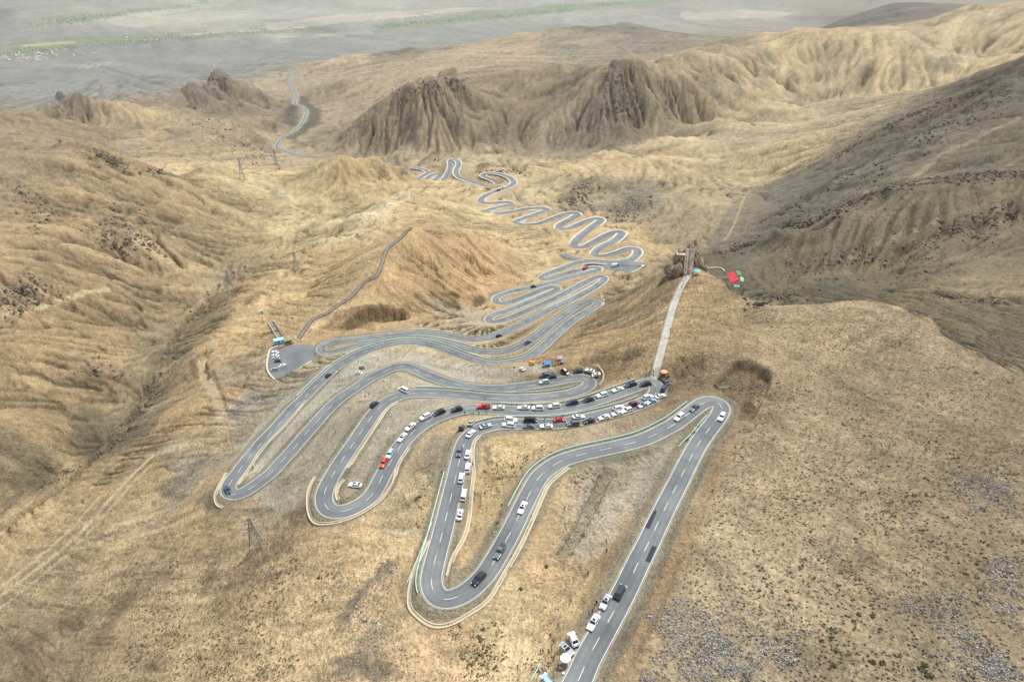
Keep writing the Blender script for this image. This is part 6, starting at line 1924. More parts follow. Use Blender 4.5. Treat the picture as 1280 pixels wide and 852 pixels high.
def stall(u, v, label, w=2.0):
    x, y, z = hit(u, v)
    r = thing('stall_table', label, 'stall', (x, y, z), random.uniform(-0.5, 0.5))
    MB().box((0, 0, 0.78), (w, 0.9, 0.08)).build('table_top', STALL, r)
    for a in (-1, 1):
        for b in (-1, 1):
            MB().box((a * w * 0.45, b * 0.38, 0.37), (0.08, 0.08, 0.74)).build('leg', STALL, r)
    return r
stall(828, 471, 'dark stall table under the orange parasol')
stall(834, 471.5, 'dark stall table right of the orange parasol')
stall(693, 456.5, 'low stall table among the people at the market')
stall(700.5, 455, 'dark stall table below the pink market tent')
stall(701, 835.8, 'small pale table below the white parasol', 1.0)
def stool(u, v, label):
    x, y, z = hit(u, v)
    r = thing('stool', label, 'stool', (x, y, z))
    MB().tube([(0, 0, 0.40), (0, 0, 0.46)], 0.30, 10).build('seat', CLOTH['white'], r)
    for i in range(4):
        a = i * math.pi / 2 + 0.78
        MB().tube([(0.24 * math.cos(a), 0.24 * math.sin(a), 0), (0.2 * math.cos(a), 0.2 * math.sin(a), 0.41)], 0.03, 5).build('leg', CLOTH['white'], r)
stool(704.3, 842, 'white round stool beside the edge line below the parasol')

def tent(u, v, w, d, h, mat, label, rz=0.2):
    x, y, z = hit(u, v)
    r = thing('market_tent', label, 'tent', (x, y, z), rz)
    for s in (-1, 1):
        MB().add([(-w / 2, s * d / 2, h * 0.55), (w / 2, s * d / 2, h * 0.55), (w / 2, 0, h), (-w / 2, 0, h), (-w / 2, s * d / 2, h * 0.48), (w / 2, s * d / 2, h * 0.48)],
                 [(0, 1, 2, 3), (0, 4, 5, 1)]).build('roof_panel', mat, r)
        for a in (-1, 1):
            MB().tube([(a * w / 2 * 0.96, s * d / 2 * 0.96, 0), (a * w / 2 * 0.96, s * d / 2 * 0.96, h * 0.55)], 0.05, 5).build('pole', STEEL, r)
        MB().add([(s * w / 2, -d / 2, h * 0.55), (s * w / 2, d / 2, h * 0.55), (s * w / 2, 0, h)], [(0, 1, 2)]).build('gable', mat, r)
    MB().add([(-w / 2, d / 2, 0), (w / 2, d / 2, 0), (w / 2, d / 2, h * 0.55), (-w / 2, d / 2, h * 0.55)], [(0, 1, 2, 3)]).build('back_wall', mat, r)
tent(684, 457, 3.4, 3.0, 3.0, plain('blue_canvas', (86, 140, 190), 0.8, vary=0.1), 'blue canvas tent among the market stalls')
tent(700.3, 450, 2.6, 2.2, 2.6, plain('pink_canvas', (196, 172, 182), 0.8, vary=0.1), 'pale pink tent at the right end of the market stalls', -0.2)
tent(703, 454, 1.8, 1.6, 2.0, plain('grey_canvas', (140, 146, 148), 0.8), 'small grey tent below the pale pink tent')
def bag(u, v, label):
    x, y, z = hit(u, v)
    o = MB().box((0, 0, 0.35), (1.1, 0.8, 0.7), 0.3, (0.7, 0.6)).build('sack', STALL)
    o.location = (x, y, z)
    tag(o, label, 'sack')
bag(642.8, 459.5, 'dark brown sack left of the white sedan near the tricycle')
bag(621.9, 653.5, 'brown bundle on the verge by the teal barrier')

# red canopy of overlapping cloths, beside the terrace right of the lookout
def red_canopy():
    a, b, c, d = (at_height(u, v, z) for u, v, z in ((909, 342, -7), (918.5, 339, -9), (923, 350.5, -11), (913.5, 353, -8)))
    root = thing('market_canopy', 'bright red canopy on the crest right of the lookout', 'canopy', a)
    P0 = Vector(a)
    def lerp2(s, t):
        return tuple((Vector(a) * (1 - s) * (1 - t) + Vector(b) * s * (1 - t) + Vector(c) * s * t + Vector(d) * (1 - s) * t) - P0)
    for i in range(4):
        for j in range(3):
            q = [Vector(lerp2(s, t)) + Vector((math.sin(9 * s + 5 * t) * 0.35, math.cos(7 * s - 4 * t) * 0.35, 0.2 * math.sin(11 * s + 6 * t))) for s, t in ((j / 3, i / 4), ((j + 1) / 3, i / 4), ((j + 1) / 3, (i + 1) / 4), (j / 3, (i + 1) / 4))]
            m = sum(q, Vector()) / 4 + Vector((0, 0, random.uniform(0.25, 0.6)))
            low = [p + Vector((0, 0, -0.3)) for p in q]
            MB().add([m] + q + low, [(0, 1, 2), (0, 2, 3), (0, 3, 4), (0, 4, 1), (1, 5, 6, 2), (2, 6, 7, 3), (3, 7, 8, 4), (4, 8, 5, 1)]).build('canopy_panel', REDC, root)
    for s, t in ((0, 0), (1, 0), (1, 1), (0, 1), (0, 0.5), (1, 0.5)):
        p = Vector(lerp2(s, t))
        g = look(Z, p.x + P0.x, p.y + P0.y) - P0.z
        MB().tube([(p.x, p.y, min(g, p.z - 1)), tuple(p)], 0.07, 6).build('pole', STEEL, root)
red_canopy()
def side_canopy(px, zs, mat, label):
    P = [Vector(at_height(u, v, z)) for (u, v), z in zip(px, zs)]
    root = thing('market_canopy', label, 'canopy', tuple(P[0]))
    Q = [p - P[0] for p in P]
    m = sum(Q, Vector()) / 4 + Vector((0, 0, 0.5))
    low = [p + Vector((0, 0, -0.3)) for p in Q]
    MB().add([m] + Q + low, [(0, 1, 2), (0, 2, 3), (0, 3, 4), (0, 4, 1), (1, 5, 6, 2), (2, 6, 7, 3), (3, 7, 8, 4), (4, 8, 5, 1)]).build('roof_panel', mat, root)
    for p, q in zip(Q, P):
        g = look(Z, q.x, q.y) - P[0].z
        MB().tube([(p.x, p.y, min(g, p.z - 1)), tuple(p)], 0.06, 5).build('pole', STEEL, root)
side_canopy([(919.5, 337.5), (925.5, 339), (927, 344.5), (922, 343.5)], [-9, -10, -11, -10], GREENC, 'dark green canopy behind the red canopy')
side_canopy([(925, 345.5), (929.5, 347), (929.5, 352), (926, 351)], [-11, -12, -13, -12], plain('sage_canvas', (130, 176, 146), 0.8), 'pale green canopy right of the red canopy')
side_canopy([(917, 355.6), (924.5, 356), (924.5, 359), (918, 358.6)], [-10, -11, -11.5, -10.5], plain('slate_canvas', (110, 138, 140), 0.8), 'slate grey awning just below the red canopy')
# terrace wall with rail
kerb_wall([(881, 336.5), (889, 335.5), (900, 335.5), (906, 339.5)], 'pale terrace parapet between the lookout rock and the red canopy', 1.1, 0.9, plain('grey_wall', (168, 170, 166), 0.85, vary=0.1))

# ------------------------------------------------------------------ footpath, ridge walkway, viewpoint hut
def path_strip(name, px, width, mat, label, lift=0.18):
    D, S = ground_line(px, 1.0)
    T, Rn = frame(D)
    rows = []
    for o in (-0.5, -0.25, 0, 0.25, 0.5):
        q = D[:, :2] + Rn * width * o
        rows.append([(x, y, max(look(Z, x, y), zc - 0.5) + lift) for (x, y), zc in zip(q, D[:, 2])])
    n = len(D)
    co = [p for r_ in rows for p in r_]
    f = [(k * n + i, (k + 1) * n + i, (k + 1) * n + i + 1, k * n + i + 1) for k in range(4) for i in range(n - 1)]
    o = mesh_obj(name, co, f, mat)
    tag(o, label, kind='structure')
    return D
FOOT = plain('footpath_concrete', (158, 155, 144), 0.9, vary=0.1, scale=0.4)
fp = path_strip('footpath', [(817, 473), (820.5, 462), (824, 448), (829, 430), (834, 411), (839, 392), (845, 374), (851, 360), (857, 350), (861, 344)], 3.2, FOOT, 'pale concrete footpath climbing along the spur to the lookout')
def railing(D, lat, label, h=1.0, mat=None, rr=0.05):
    c = D[len(D) // 2].copy()
    root = thing('railing', label, 'railing', tuple(map(float, c)))
    Q = D - c
    T, Rn = frame(Q)
    pts = [(Q[i, 0] + Rn[i, 0] * lat, Q[i, 1] + Rn[i, 1] * lat, Q[i, 2]) for i in range(len(Q))]
    for k, hh in (('top_rail', h), ('middle_rail', h * 0.5)):
        MB().tube([(x, y, z + hh) for x, y, z in pts], rr, 5).build(k, mat or STEEL, root)
    mb = MB()
    for x, y, z in pts[::3]:
        mb.tube([(x, y, z - 0.2), (x, y, z + h)], rr, 5)
    p = mb.build('posts', mat or STEEL, root)
    p['kind'] = 'stuff'
railing(fp, -1.7, 'grey handrail on the left of the concrete footpath')
railing(fp, 1.7, 'grey handrail on the right of the concrete footpath')
DECK = plain('dark_decking', (112, 108, 100), 0.9, vary=0.15, scale=0.5)
DARKW = plain('dark_wood', (70, 66, 62), 0.9)
rw_px = [(374.7, 423), (381, 413), (389.7, 402), (400, 396), (409.6, 391.8), (424, 382), (437.5, 372.8), (445, 365), (451, 358), (460, 351), (469.5, 347), (474, 340), (477.5, 330), (481, 319), (486, 309), (493, 304), (500, 299), (508, 290), (514, 284.5)]
rw = path_strip('ridge_walkway', rw_px, 2.8, DECK, 'dark stepped walkway climbing the ridge from the parking area', 0.35)
railing(rw, -1.4, 'dark railing on the left of the ridge walkway', 1.1, DARKW, 0.10)
railing(rw, 1.4, 'dark railing on the right of the ridge walkway', 1.1, DARKW, 0.10)

HUTB = plain('blue_cladding', (72, 140, 190), 0.6, vary=0.08)
HUTR = plain('pale_blue_roof', (150, 190, 220), 0.6, vary=0.08)
def hut():
    p = hit(349.5, 430)
    q = hit(355, 428.5)
    ang = math.atan2(q[1] - p[1], q[0] - p[0])
    p = (p[0], p[1], look(Z, p[0], p[1]))
    root = thing('hut', 'blue hut with a pale flat roof at the edge of the viewpoint parking area', 'hut', p, ang)
    MB().box((0, 1.6, 1.2), (6.2, 3.4, 3.4)).build('wall', HUTB, root)
    MB().box((0, 1.6, 3.02), (6.6, 3.8, 0.24)).build('roof', HUTR, root)
    MB().box((1.4, -0.14, 1.7), (1.3, 0.1, 1.0)).build('window', LAMP, root)
    MB().box((-1.5, -0.14, 1.0), (0.9, 0.1, 1.9)).build('door', HUTR, root)
    p2 = hit(361, 428.5)
    g = thing('shelter', 'low green shelter right of the blue hut', 'shelter', p2, ang)
    MB().box((0, 0, 2.2), (5.2, 2.2, 0.2), 0, (0.95, 0.8)).build('roof', GREENC, g)
    MB().box((0, 0.95, 1.0), (5.0, 0.15, 2.2)).build('back_wall', plain('shelter_wall', (92, 104, 96), 0.8), g)
    for x in (-2.4, 2.4):
        MB().box((x, -0.9, 1.0), (0.14, 0.14, 2.4)).build('post', DARKW, g)
    for (a, b, lab) in (((347.5, 437.5), (356, 433.5), 'left red banner strip along the parking area in front of the hut'), ((356.8, 433), (367.5, 429.8), 'right red banner strip along the parking area in front of the shelter')):
        A, B = hit(*a), hit(*b)
        r = thing('banner', lab, 'banner', A)
        v_ = Vector(B) - Vector(A)
        MB().add([(0, 0, 0.2), tuple(v_ + Vector((0, 0, 0.2))), tuple(v_ + Vector((0, 0, 1.1))), (0, 0, 1.1), (0.05, 0.08, 0.2), tuple(v_ + Vector((0.05, 0.08, 0.2))), tuple(v_ + Vector((0.05, 0.08, 1.1))), (0.05, 0.08, 1.1)],
                 [(0, 1, 2, 3), (7, 6, 5, 4), (3, 2, 6, 7), (0, 4, 5, 1), (0, 3, 7, 4), (1, 5, 6, 2)]).build('cloth', plain('banner_red', (176, 62, 70), 0.8), r)
        for t in (0, 0.5, 1):
            q_ = v_ * t
            MB().tube([(q_.x, q_.y, q_.z - 0.1), (q_.x, q_.y, q_.z + 1.3)], 0.05, 5).build('pole', STEEL, r)
    # stepped dark stairway with pale side walls behind the hut
    D, S = ground_line([(351.5, 425), (348, 419), (344, 412.5), (340.5, 407), (338, 404)], 0.8)
    root = thing('walled_stairway', 'dark stairway with side walls descending behind the blue hut', 'stairs', tuple(map(float, D[0])))
    T, Rn = frame(D)
    for i in range(0, len(D), 2):
        c = D[i] - D[0]
        MB().box((c[0], c[1], c[2] + 0.3), (1.9, 2.8, 0.5), math.atan2(T[i, 1], T[i, 0])).build('step', DECK, root)
    for s in (-1.7, 1.7):
        co, f = sweep(D - D[0], [(-0.2, -0.5), (0.2, -0.5), (0.2, 1.3), (-0.2, 1.3)], s)
        mesh_obj('side_wall', co, f, DARKW if s > 0 else CONC, root)
hut()

# ------------------------------------------------------------------ pylons, lamp posts, wooden poles
GALV_D = plain('weathered_steel', (82, 90, 100), 0.6, 0.3)
GALV_P = plain('galvanised_steel', (120, 128, 136), 0.5, 0.2)
def pylon(u, v, h, base, arms, label, rz=0.4):
    GALV = GALV_D if v > 500 else GALV_P
    x, y, z = hit(u, v)
    z = look(Z, x, y)
    root = thing('pylon', label, 'pylon', (x, y, z - 0.3), rz, 'power line pylons on the slopes')
    def half(t):
        return base / 2 * (1 - t) ** 1.25 + 0.32
    th = max(0.10, math.dist((x, y, z), (0, 0, CAM_H)) / F_PX * (0.45 if v > 500 else 0.30))
    lv = [0, 0.16, 0.31, 0.45, 0.57, 0.68, 0.78, 0.86, 0.93, 1.0]
    for sx, sy in ((1, 1), (1, -1), (-1, 1), (-1, -1)):
        MB().tube([(sx * half(t), sy * half(t), t * h) for t in lv], th * 0.55, 4).build('leg', GALV, root)
    mb = MB()
    for i in range(len(lv) - 1):
        a, b = half(lv[i]), half(lv[i + 1])
        za, zb = lv[i] * h, lv[i + 1] * h
        for (x0, y0), (x1, y1) in (((1, 1), (1, -1)), ((1, -1), (-1, -1)), ((-1, -1), (-1, 1)), ((-1, 1), (1, 1))):
            mb.tube([(x0 * a, y0 * a, za), (x1 * b, y1 * b, zb)], th * 0.3, 3, False)
            mb.tube([(x1 * a, y1 * a, za), (x0 * b, y0 * b, zb)], th * 0.3, 3, False)
            mb.tube([(x0 * b, y0 * b, zb), (x1 * b, y1 * b, zb)], th * 0.3, 3, False)
    br = mb.build('bracing', GALV, root)
    br['kind'] = 'stuff'
    for t, w in arms:
        zz = t * h
        for s in (-1, 1):
            m2 = MB().tube([(0, 0.3, zz), (s * w, 0, zz + 0.2)], th * 0.4, 4).tube([(0, -0.3, zz), (s * w, 0, zz + 0.2)], th * 0.4, 4).tube([(0, 0, zz + h * 0.045), (s * w, 0, zz + 0.2)], th * 0.35, 4)
            arm = m2.build('crossarm', GALV, root)
            MB().tube([(s * w * 0.97, 0, zz + 0.1), (s * w * 0.97, 0, zz - 1.6)], th * 0.5, 5).build('insulator', LAMP, arm)
pylon(321, 686, 15, 4.0, ((0.68, 3.2), (0.82, 2.6), (0.93, 2.0)), 'lattice pylon in the left foreground below the leftmost hairpin', 0.3)
pylon(291, 374, 30, 8.5, ((0.62, 5.5), (0.78, 7.5), (0.93, 5.5)), 'tall pale lattice pylon on the slope above the dirt track', 0.5)
pylon(370.5, 337, 19, 4.5, ((0.80, 3), (0.92, 2.4)), 'slim lattice pylon in the sandy hollow beyond the tall pylon', 0.2)
pylon(303.5, 225, 36, 8, ((0.7, 7), (0.85, 8), (0.95, 6)), 'distant lattice pylon on the pale saddle behind the left mountain', 0.3)
pylon(345.5, 207, 44, 9, ((0.75, 9), (0.92, 8)), 'most distant lattice pylon, below the far valley road', 0.3)
def wooden_pole(u, v, h, label, arm=True):
    x, y, z = hit(u, v)
    d = math.dist((x, y, z), (0, 0, CAM_H))
    r = thing('utility_pole', label, 'pole', (x, y, look(Z, x, y) - 0.3), 0.5, 'wooden poles near the viewpoint')
    w = max(0.12, d / F_PX * 0.32)
    MB().tube([(0, 0, 0), (0, 0, h)], [w, w * 0.7], 6).build('mast', DARKW, r)
    if arm:
        for t in (0.97, 0.72):
            MB().box((0, 0, h * t), (2.6, w, w)).build('crossarm', DARKW, r)
wooden_pole(367.7, 410, 12, 'dark utility pole with crossarms on the slope above the hut')
wooden_pole(329, 404, 6, 'short thin pole beside the small white cabin', False)
def cabin():
    p = hit(326.8, 391)
    r = thing('cabin', 'small white cabin on the slope by the earth slip', 'cabin', p, 0.4)
    MB().box((0, 0, 1.3), (3.0, 2.4, 2.6)).build('wall', CLOTH['white'], r)
    MB().box((0, 0, 2.72), (3.4, 2.8, 0.24), 0, (0.9, 0.7)).build('roof', plain('tin_roof', (150, 156, 160), 0.5), r)
    MB().box((0.4, -1.22, 1.0), (0.8, 0.08, 1.9)).build('door', DARKW, r)
cabin()
def lamp_post(u, v, h, label):
    x, y, z = hit(u, v)
    d = math.dist((x, y, z), (0, 0, CAM_H))
    w = max(0.07, d / F_PX * 0.16)
    r = thing('street_lamp', label, 'street lamp', (x, y, on_ground(x, y)[0]), random.uniform(0, 6), 'solar street lamps beside the road')
    MB().tube([(0, 0, 0), (0, 0, h)], w, 6).build('pole', STEEL, r)
    MB().tube([(0, 0, h * 0.93), (1.2, 0, h * 0.98)], w * 0.8, 5).build('arm', STEEL, r)
    MB().box((1.4, 0, h * 0.98), (0.7, 0.3, 0.14)).build('lamp_head', LAMP, r)
    MB().box((0, 0, h + 0.15), (0.9, 0.7, 0.06), 0.3).build('solar_panel', TRIM, r)
for u, v, h, lab in ((395, 468, 5, 'street lamp between the parking area wall and the leftmost straight'), (423.9, 472, 5, 'street lamp beside the leftmost straight, right of the black car'), (481, 488.3, 5.5, 'pale street lamp left of the white minivan'),
                     (665.4, 357, 6, 'street lamp beside the dark vehicle on the stacked hairpins'), (640.3, 373.7, 6, 'street lamp inside the uppermost stacked hairpin'), (751.4, 331, 7, 'street lamp at the road junction by the lay-by')):
    lamp_post(u, v, h, lab)

# ------------------------------------------------------------------ stones and shrubs
def scatter(n, boxes, size, seed, gate=None):
    rg = np.random.default_rng(seed)
    out = []
    tot = sum(b[4] for b in boxes)
    for x0, y0, x1, y1, wgt in boxes:
        for _ in range(int(n * wgt / tot)):
            u, v = rg.uniform(x0, x1), rg.uniform(y0, y1)
            ex = min((u - x0) / (x1 - x0), (x1 - u) / (x1 - x0) if x1 < 1279 else 1, (v - y0) / (y1 - y0), (y1 - v) / (y1 - y0) if y1 < 851 else 1)
            p = hit(u, v)
            g = float(vnoise(np.array([p[0] / 9.0]), np.array([p[1] / 9.0]), 61)[0]) + 0.6 * float(vnoise(np.array([p[0] / 3.0]), np.array([p[1] / 3.0]), 62)[0])
            if gate is not None and g + rg.normal(0, 0.25) < gate + 0.55 - min(ex * 2.4, 0.75):
                continue
            d = np.hypot(MAIN_XYZ[:, 0] - p[0], MAIN_XYZ[:, 1] - p[1]).min()
            if d < 7:
                continue
            out.append((p, size * float(np.exp(rg.normal(0, 0.35)))))
    return out

def stones(name, spots, mat, squash=0.7):
    rg = np.random.default_rng(5)
    V, Fc = [], []
    for p, s in spots:
        n = len(V)
        a = rg.uniform(0, 6.28)
        ca, sa = math.cos(a), math.sin(a)
        for i in range(8):
            x, y, z = ((i & 1) - 0.5), ((i >> 1 & 1) - 0.5), ((i >> 2) - 0.35)
            k = 0.62 if i > 3 else 1.0
            x, y, z = x * k + rg.normal(0, 0.1), y * k * 0.8 + rg.normal(0, 0.1), z * squash + rg.normal(0, 0.08)
            V.append((p[0] + (x * ca - y * sa) * s, p[1] + (x * sa + y * ca) * s, p[2] + z * s))
        Fc += [tuple(n + k for k in q) for q in ((0, 2, 3, 1), (4, 5, 7, 6), (0, 1, 5, 4), (1, 3, 7, 5), (3, 2, 6, 7), (2, 0, 4, 6))]
    o = mesh_obj(name, V, Fc, mat)
    tag(o, None, None, None, 'stuff')
    return o
def stone_material():
    m, t, b = new_mat('grey_stone')
    N, L = t.nodes, t.links
    g = N.new('ShaderNodeNewGeometry')
    r = N.new('ShaderNodeValToRGB')
    r.color_ramp.elements[0].color = (*(s2l((84, 86, 90)) * 0.7), 1)
    r.color_ramp.elements[1].color = (*(s2l((176, 174, 170)) * 0.7), 1)
    L.new(g.outputs['Random Per Island'], r.inputs[0])
    L.new(r.outputs[0], b.inputs['Base Color'])
    b.inputs['Roughness'].default_value = 0.9
    return m
STONE = stone_material()
SHRUBM = plain('dry_shrub_leaves', (96, 88, 62), 0.95, vary=0.25, scale=0.3)
GREENS = plain('green_shrub_leaves', (70, 76, 44), 0.95, vary=0.25, scale=2)
scree = stones('scree_stones', scatter(12000, [(1195, 590, 1279, 655, 1.5), (1230, 650, 1279, 851, 1.6), (1120, 740, 1279, 851, 1.6), (800, 740, 930, 851, 2.6), (880, 790, 1010, 851, 1.8)], 0.30, 3, 0.05)
               + scatter(8000, [(850, 650, 1279, 851, 3), (950, 560, 1279, 700, 1.5)], 0.26, 4, 0.40), STONE)
scree2 = stones('scree_stones', scatter(4000, [(415, 700, 500, 851, 2), (570, 640, 640, 780, 0.6), (680, 590, 760, 720, 1.0), (190, 585, 260, 635, 0.6)], 0.28, 6, 0.2), STONE)

def outcrop_material():
    m, t, b = new_mat('dark_outcrop')
    g = t.nodes.new('ShaderNodeNewGeometry')
    r = t.nodes.new('ShaderNodeValToRGB')
    r.color_ramp.elements[0].color = (*(s2l((86, 78, 68)) * 0.7), 1)
    r.color_ramp.elements[1].color = (*(s2l((142, 130, 112)) * 0.7), 1)
    t.links.new(g.outputs['Random Per Island'], r.inputs[0])
    t.links.new(r.outputs[0], b.inputs['Base Color'])
    b.inputs['Roughness'].default_value = 0.95
    return m
def rock_line(px, hw_, n, size, seed):
    rg = np.random.default_rng(seed)
    out = []
    L_ = [math.dist(a, b) for a, b in zip(px[:-1], px[1:])]
    for _ in range(int(n * 1.6)):
        k = rg.choice(len(L_), p=np.array(L_) / sum(L_))
        t = rg.uniform()
        u = px[k][0] + (px[k + 1][0] - px[k][0]) * t + rg.normal(0, hw_ * 1.4)
        v = px[k][1] + (px[k + 1][1] - px[k][1]) * t + abs(rg.normal(0, hw_)) * 1.3
        p = hit(u, v)
        if float(vnoise(np.array([p[0] / (size * 9)]), np.array([p[1] / (size * 9)]), 66)[0]) < -0.15 or look(ROAD_D, p[0], p[1]) < 12:
            continue
        out.append((p, size * float(min(1.7, np.exp(rg.normal(-0.55, 0.5))))))
    return out
spots_ = []
for i, a_ in enumerate((([(890, 317), (970, 290), (1036, 264), (1102, 232), (1190, 218), (1279, 213)], 4, 620, 3.2), ([(1040, 194), (1130, 145), (1210, 115), (1279, 82)], 3, 260, 3.6), ([(960, 278), (1060, 217), (1160, 162), (1260, 110)], 10, 420, 3.2),
        ([(1150, 290), (1279, 250)], 14, 260, 2.6), ([(1000, 330), (1150, 300)], 14, 200, 2.6), ([(75, 175), (145, 199), (200, 213)], 3, 200, 2.6), ([(130, 275), (165, 300)], 11, 150, 2.2), ([(185, 285), (205, 300)], 9, 110, 2.2), ([(60, 340), (20, 370), (2, 352)], 13, 170, 2.2),
        ([(2, 222), (70, 262)], 9, 130, 2.4), ([(140, 250), (180, 270)], 9, 70, 2.2), ([(120, 440), (170, 470)], 14, 90, 1.8), ([(500, 112), (545, 102), (580, 97)], 7, 200, 6), ([(770, 95), (800, 78), (765, 140)], 9, 240, 6), ([(600, 212), (655, 213)], 3, 80, 4), ([(527, 208), (545, 197)], 3, 50, 4),
        ([(710, 250), (735, 226)], 7, 120, 3.2), ([(765, 270), (810, 242)], 9, 140, 3.2), ([(255, 99), (290, 97)], 4, 100, 6), ([(230, 128), (340, 190)], 11, 220, 5), ([(1170, 367), (1279, 375)], 3, 140, 2.0), ([(935, 374), (1000, 366)], 4, 80, 2.4),
        ([(215, 432), (180, 502), (130, 557), (60, 602)], 4, 200, 1.4), ([(250, 384), (300, 330)], 4, 90, 1.6), ([(920, 490), (950, 470)], 10, 90, 0.7), ([(845, 462), (870, 452)], 8, 60, 0.7), ([(740, 450), (800, 440)], 5, 70, 0.7))):
    spots_ += rock_line(*a_, 200 + i)
stones('rocky_outcrops', spots_, outcrop_material(), 0.75)

def tufts(name, spots, mat):
    rg = np.random.default_rng(9)
    V, Fc = [], []
    for p, s in spots:
        for _ in range(3):
            n = len(V)
            a = rg.uniform(0, 6.28)
            w, h = s * rg.uniform(0.4, 0.7), s * rg.uniform(0.45, 0.9)
            cx, cy = p[0] + rg.normal(0, s * 0.25), p[1] + rg.normal(0, s * 0.25)
            V += [(cx - math.cos(a) * w, cy - math.sin(a) * w, p[2] - 0.05), (cx + math.cos(a) * w, cy + math.sin(a) * w, p[2] - 0.05),
                  (cx + math.cos(a) * w * 0.6, cy + math.sin(a) * w * 0.6, p[2] + h), (cx - math.sin(a) * w * 0.8, cy + math.cos(a) * w * 0.8, p[2] + h * 0.5)]
            Fc += [(n, n + 1, n + 2), (n, n + 2, n + 3), (n + 1, n + 3, n + 2)]
    o = mesh_obj(name, V, Fc, mat)
    tag(o, None, None, None, 'stuff')
tufts('dry_tussocks', scatter(9000, [(860, 420, 1279, 851, 3.2), (560, 770, 700, 851, 0.7), (590, 550, 760, 640, 0.8), (100, 690, 420, 851, 1.8), (520, 560, 560, 660, 0.3)], 0.40, 12, 0.1), SHRUBM)

def shrub(u, v, s, label):
    x, y, z = hit(u, v)
    bm = bmesh.new()
    rg = random.Random(int(u * 7 + v))
    for _ in range(46):
        d = Vector((rg.gauss(0, 1), rg.gauss(0, 1), abs(rg.gauss(0, 0.8)))).normalized() * rg.uniform(0.5, 1.0)
        c = Vector((d.x * s, d.y * s, d.z * s * 0.75))
        t1 = Vector((rg.gauss(0, 1), rg.gauss(0, 1), rg.gauss(0, 1))).normalized() * s * 0.30
        t2 = d.cross(t1).normalized() * s * 0.2
        q = [bm.verts.new(c + t1), bm.verts.new(c + t2), bm.verts.new(c - t1), bm.verts.new(c - t2)]
        bm.faces.new(q)
    me = bpy.data.meshes.new('shrub')
    bm.to_mesh(me)
    bm.free()
    me.materials.append(GREENS)
    o = bpy.data.objects.new('shrub', me)
    COL.objects.link(o)
    o.location = (x, y, z)
    tag(o, label, 'shrub', 'dark shrubs on the stony hillside')
for u, v, s in ((1160.7, 844, 1.1), (1151.7, 836, 0.9), (1155.7, 830.5, 0.8), (1090.5, 827.2, 0.8), (1103.2, 828.9, 0.8), (1039.3, 798.4, 0.7), (1042, 831.2, 0.7), (983.4, 812.8, 0.6), (1026.9, 801, 0.6), (1073.7, 767.7, 0.7), (1091.1, 769.3, 0.7),
                (1067, 776, 0.6), (950, 737.6, 0.5), (986.8, 756, 0.5), (1030.3, 657.3, 0.5), (1013.5, 664, 0.5), (1100.5, 786, 0.6), (1038.6, 786, 0.6), (1045.3, 814.5, 0.6)):
    shrub(u, v, s, {1160.7: 'largest dark shrub on the stony hillside, lowest of a close trio', 1151.7: 'dark shrub at the left of a close trio near the bottom edge', 1155.7: 'dark shrub at the top of a close trio near the bottom edge',
                    1090.5: 'dark shrub, left one of two side by side near the bottom edge', 1103.2: 'dark shrub, right one of two side by side near the bottom edge'}.get(u, 'dark green shrub on the stony hillside at the lower right'))
for u, v, s, lab in ((651.2, 736, 0.7, 'dark shrub on the sand right of the lowest hairpin'), (683.2, 708, 0.7, 'dark shrub by the grey scree right of the lowest hairpin'),
                     (872, 533, 0.8, 'upper dark bush on the barrier inside the topmost bend'), (866, 541, 0.9, 'middle dark bush on the barrier inside the topmost bend'), (858.5, 550, 0.8, 'lower dark bush on the barrier inside the topmost bend')):
    shrub(u, v, s, lab)

# ------------------------------------------------------------------ villages and tree belts out on the plain
def belt(px, n, label_mat, seed):
    rg = np.random.default_rng(seed)
    V, Fc = [], []
    pts = [hit(u, v) for u, v in px]
    seg_ = list(zip(pts[:-1], pts[1:]))
    for _ in range(n):
        p, q = seg_[rg.integers(len(seg_))]
        t = rg.uniform()
        x, y = p[0] + (q[0] - p[0]) * t + rg.normal(0, 60), p[1] + (q[1] - p[1]) * t + rg.normal(0, 90)
        z = look(Z, x, y) - 1
        s, h = rg.uniform(4, 9), rg.uniform(5, 12)
        n0 = len(V)
        for k in range(6):
            a = k * 1.047 + rg.normal(0, 0.2)
            V.append((x + s * math.cos(a), y + s * math.sin(a), z + h * rg.uniform(0.0, 0.3)))
        V += [(x + rg.normal(0, 2), y + rg.normal(0, 2), z + h)]
        Fc += [(n0 + k, n0 + (k + 1) % 6, n0 + 6) for k in range(6)]
    return V, Fc
TREEM = plain('poplar_leaves', (112, 128, 96), 0.95, vary=0.2, scale=0.02)
V_, F_ = [], []
for i, (px, n) in enumerate((([(0, 68), (60, 62), (140, 56), (200, 50)], 420), ([(210, 50), (290, 42), (410, 36)], 260), ([(90, 24), (140, 20), (260, 2)], 240), ([(470, 34), (560, 26), (640, 20), (720, 12)], 420), ([(690, 9), (760, 5), (820, 2)], 260), ([(40, 30), (110, 24)], 160))):
    v_, f_ = belt(px, n, None, 40 + i)
    F_ += [tuple(k + len(V_) for k in q) for q in f_]
    V_ += v_
tag(mesh_obj('poplar_belts', V_, F_, TREEM), None, None, None, 'stuff')
hw_ = plain('village_wall', (206, 200, 190), 0.9)
hroof = plain('village_roof', (170, 160, 150), 0.9)
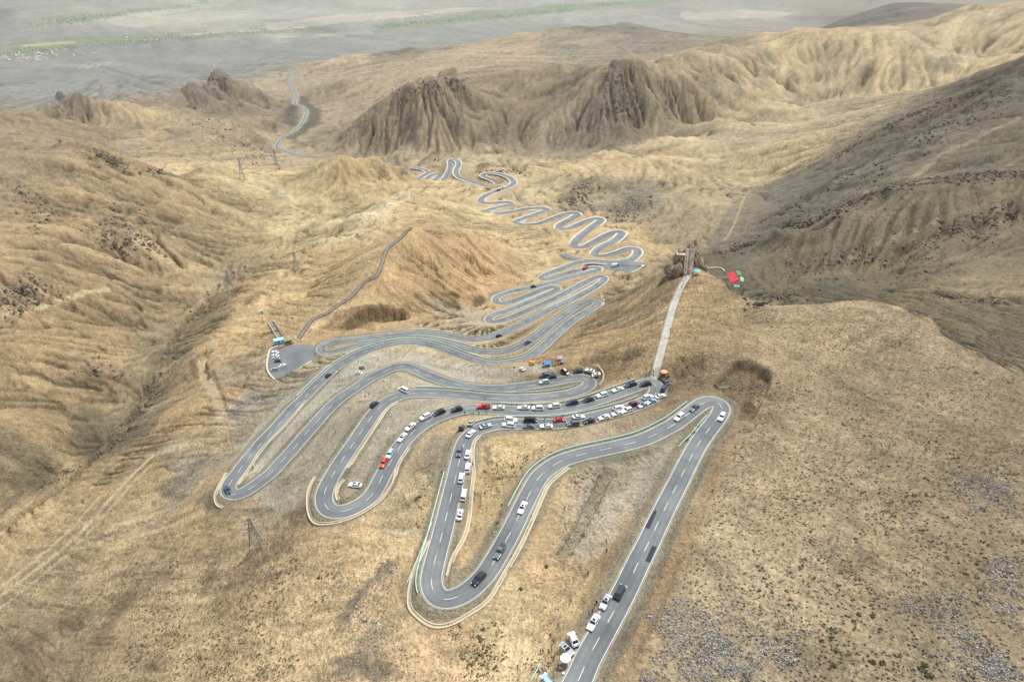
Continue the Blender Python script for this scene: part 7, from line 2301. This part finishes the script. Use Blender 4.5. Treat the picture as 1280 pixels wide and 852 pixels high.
hb_ = MB().box((0, 0, 3), (16, 10, 6))
house0 = thing('village_house', 'small pale house of the village on the far valley plain', 'house', (0, 0, 0), 0, 'village houses on the far plain')
hb_.build('wall', hw_, house0)
MB().add([(-9, -6, 6), (9, -6, 6), (9, 6, 6), (-9, 6, 6), (-9, 0, 9), (9, 0, 9)], [(0, 1, 5, 4), (2, 3, 4, 5), (0, 4, 3), (1, 2, 5), (3, 2, 1, 0)]).build('roof', hroof, house0)
register(None)
rg_ = np.random.default_rng(77)
first_ = True
for x0, y0, x1, y1, n in ((0, 66, 60, 78, 34), (60, 62, 130, 70, 12), (470, 26, 530, 34, 16), (500, 14, 560, 22, 8), (150, 42, 230, 52, 10)):
    for _ in range(n):
        p = hit(rg_.uniform(x0, x1), rg_.uniform(y0, y1))
        o = house0 if first_ else dup(house0)
        first_ = False
        o.location = (p[0], p[1], p[2] - 0.5)
        o.rotation_euler = (0, 0, rg_.uniform(0, 3.14))

# ------------------------------------------------------------------ the air
def haze_box():
    zmin = float(Z.min()) - 1.0
    zmax = max(CAM_H, float(Z.max())) + 12.0
    R = 47000.0
    bm = bmesh.new()
    bmesh.ops.create_cube(bm, size=1.0)
    me = bpy.data.meshes.new('haze')
    for v_ in bm.verts:
        v_.co = Vector((v_.co.x * 2 * R, v_.co.y * 2 * R, zmin + (v_.co.z + 0.5) * (zmax - zmin)))
    bm.to_mesh(me)
    bm.free()
    m = bpy.data.materials.new('haze')
    m.use_nodes = True
    t = m.node_tree
    t.nodes.clear()
    out = t.nodes.new('ShaderNodeOutputMaterial')
    pv = t.nodes.new('ShaderNodeVolumePrincipled')
    pv.inputs['Color'].default_value = (0.97, 0.98, 1.0, 1)
    pv.inputs['Density'].default_value = HAZE
    pv.inputs['Anisotropy'].default_value = 0.2
    t.links.new(pv.outputs[0], out.inputs['Volume'])
    me.materials.append(m)
    o = bpy.data.objects.new('haze', me)
    COL.objects.link(o)
    o['kind'] = 'stuff'
HAZE = 1.5e-5
haze_box()
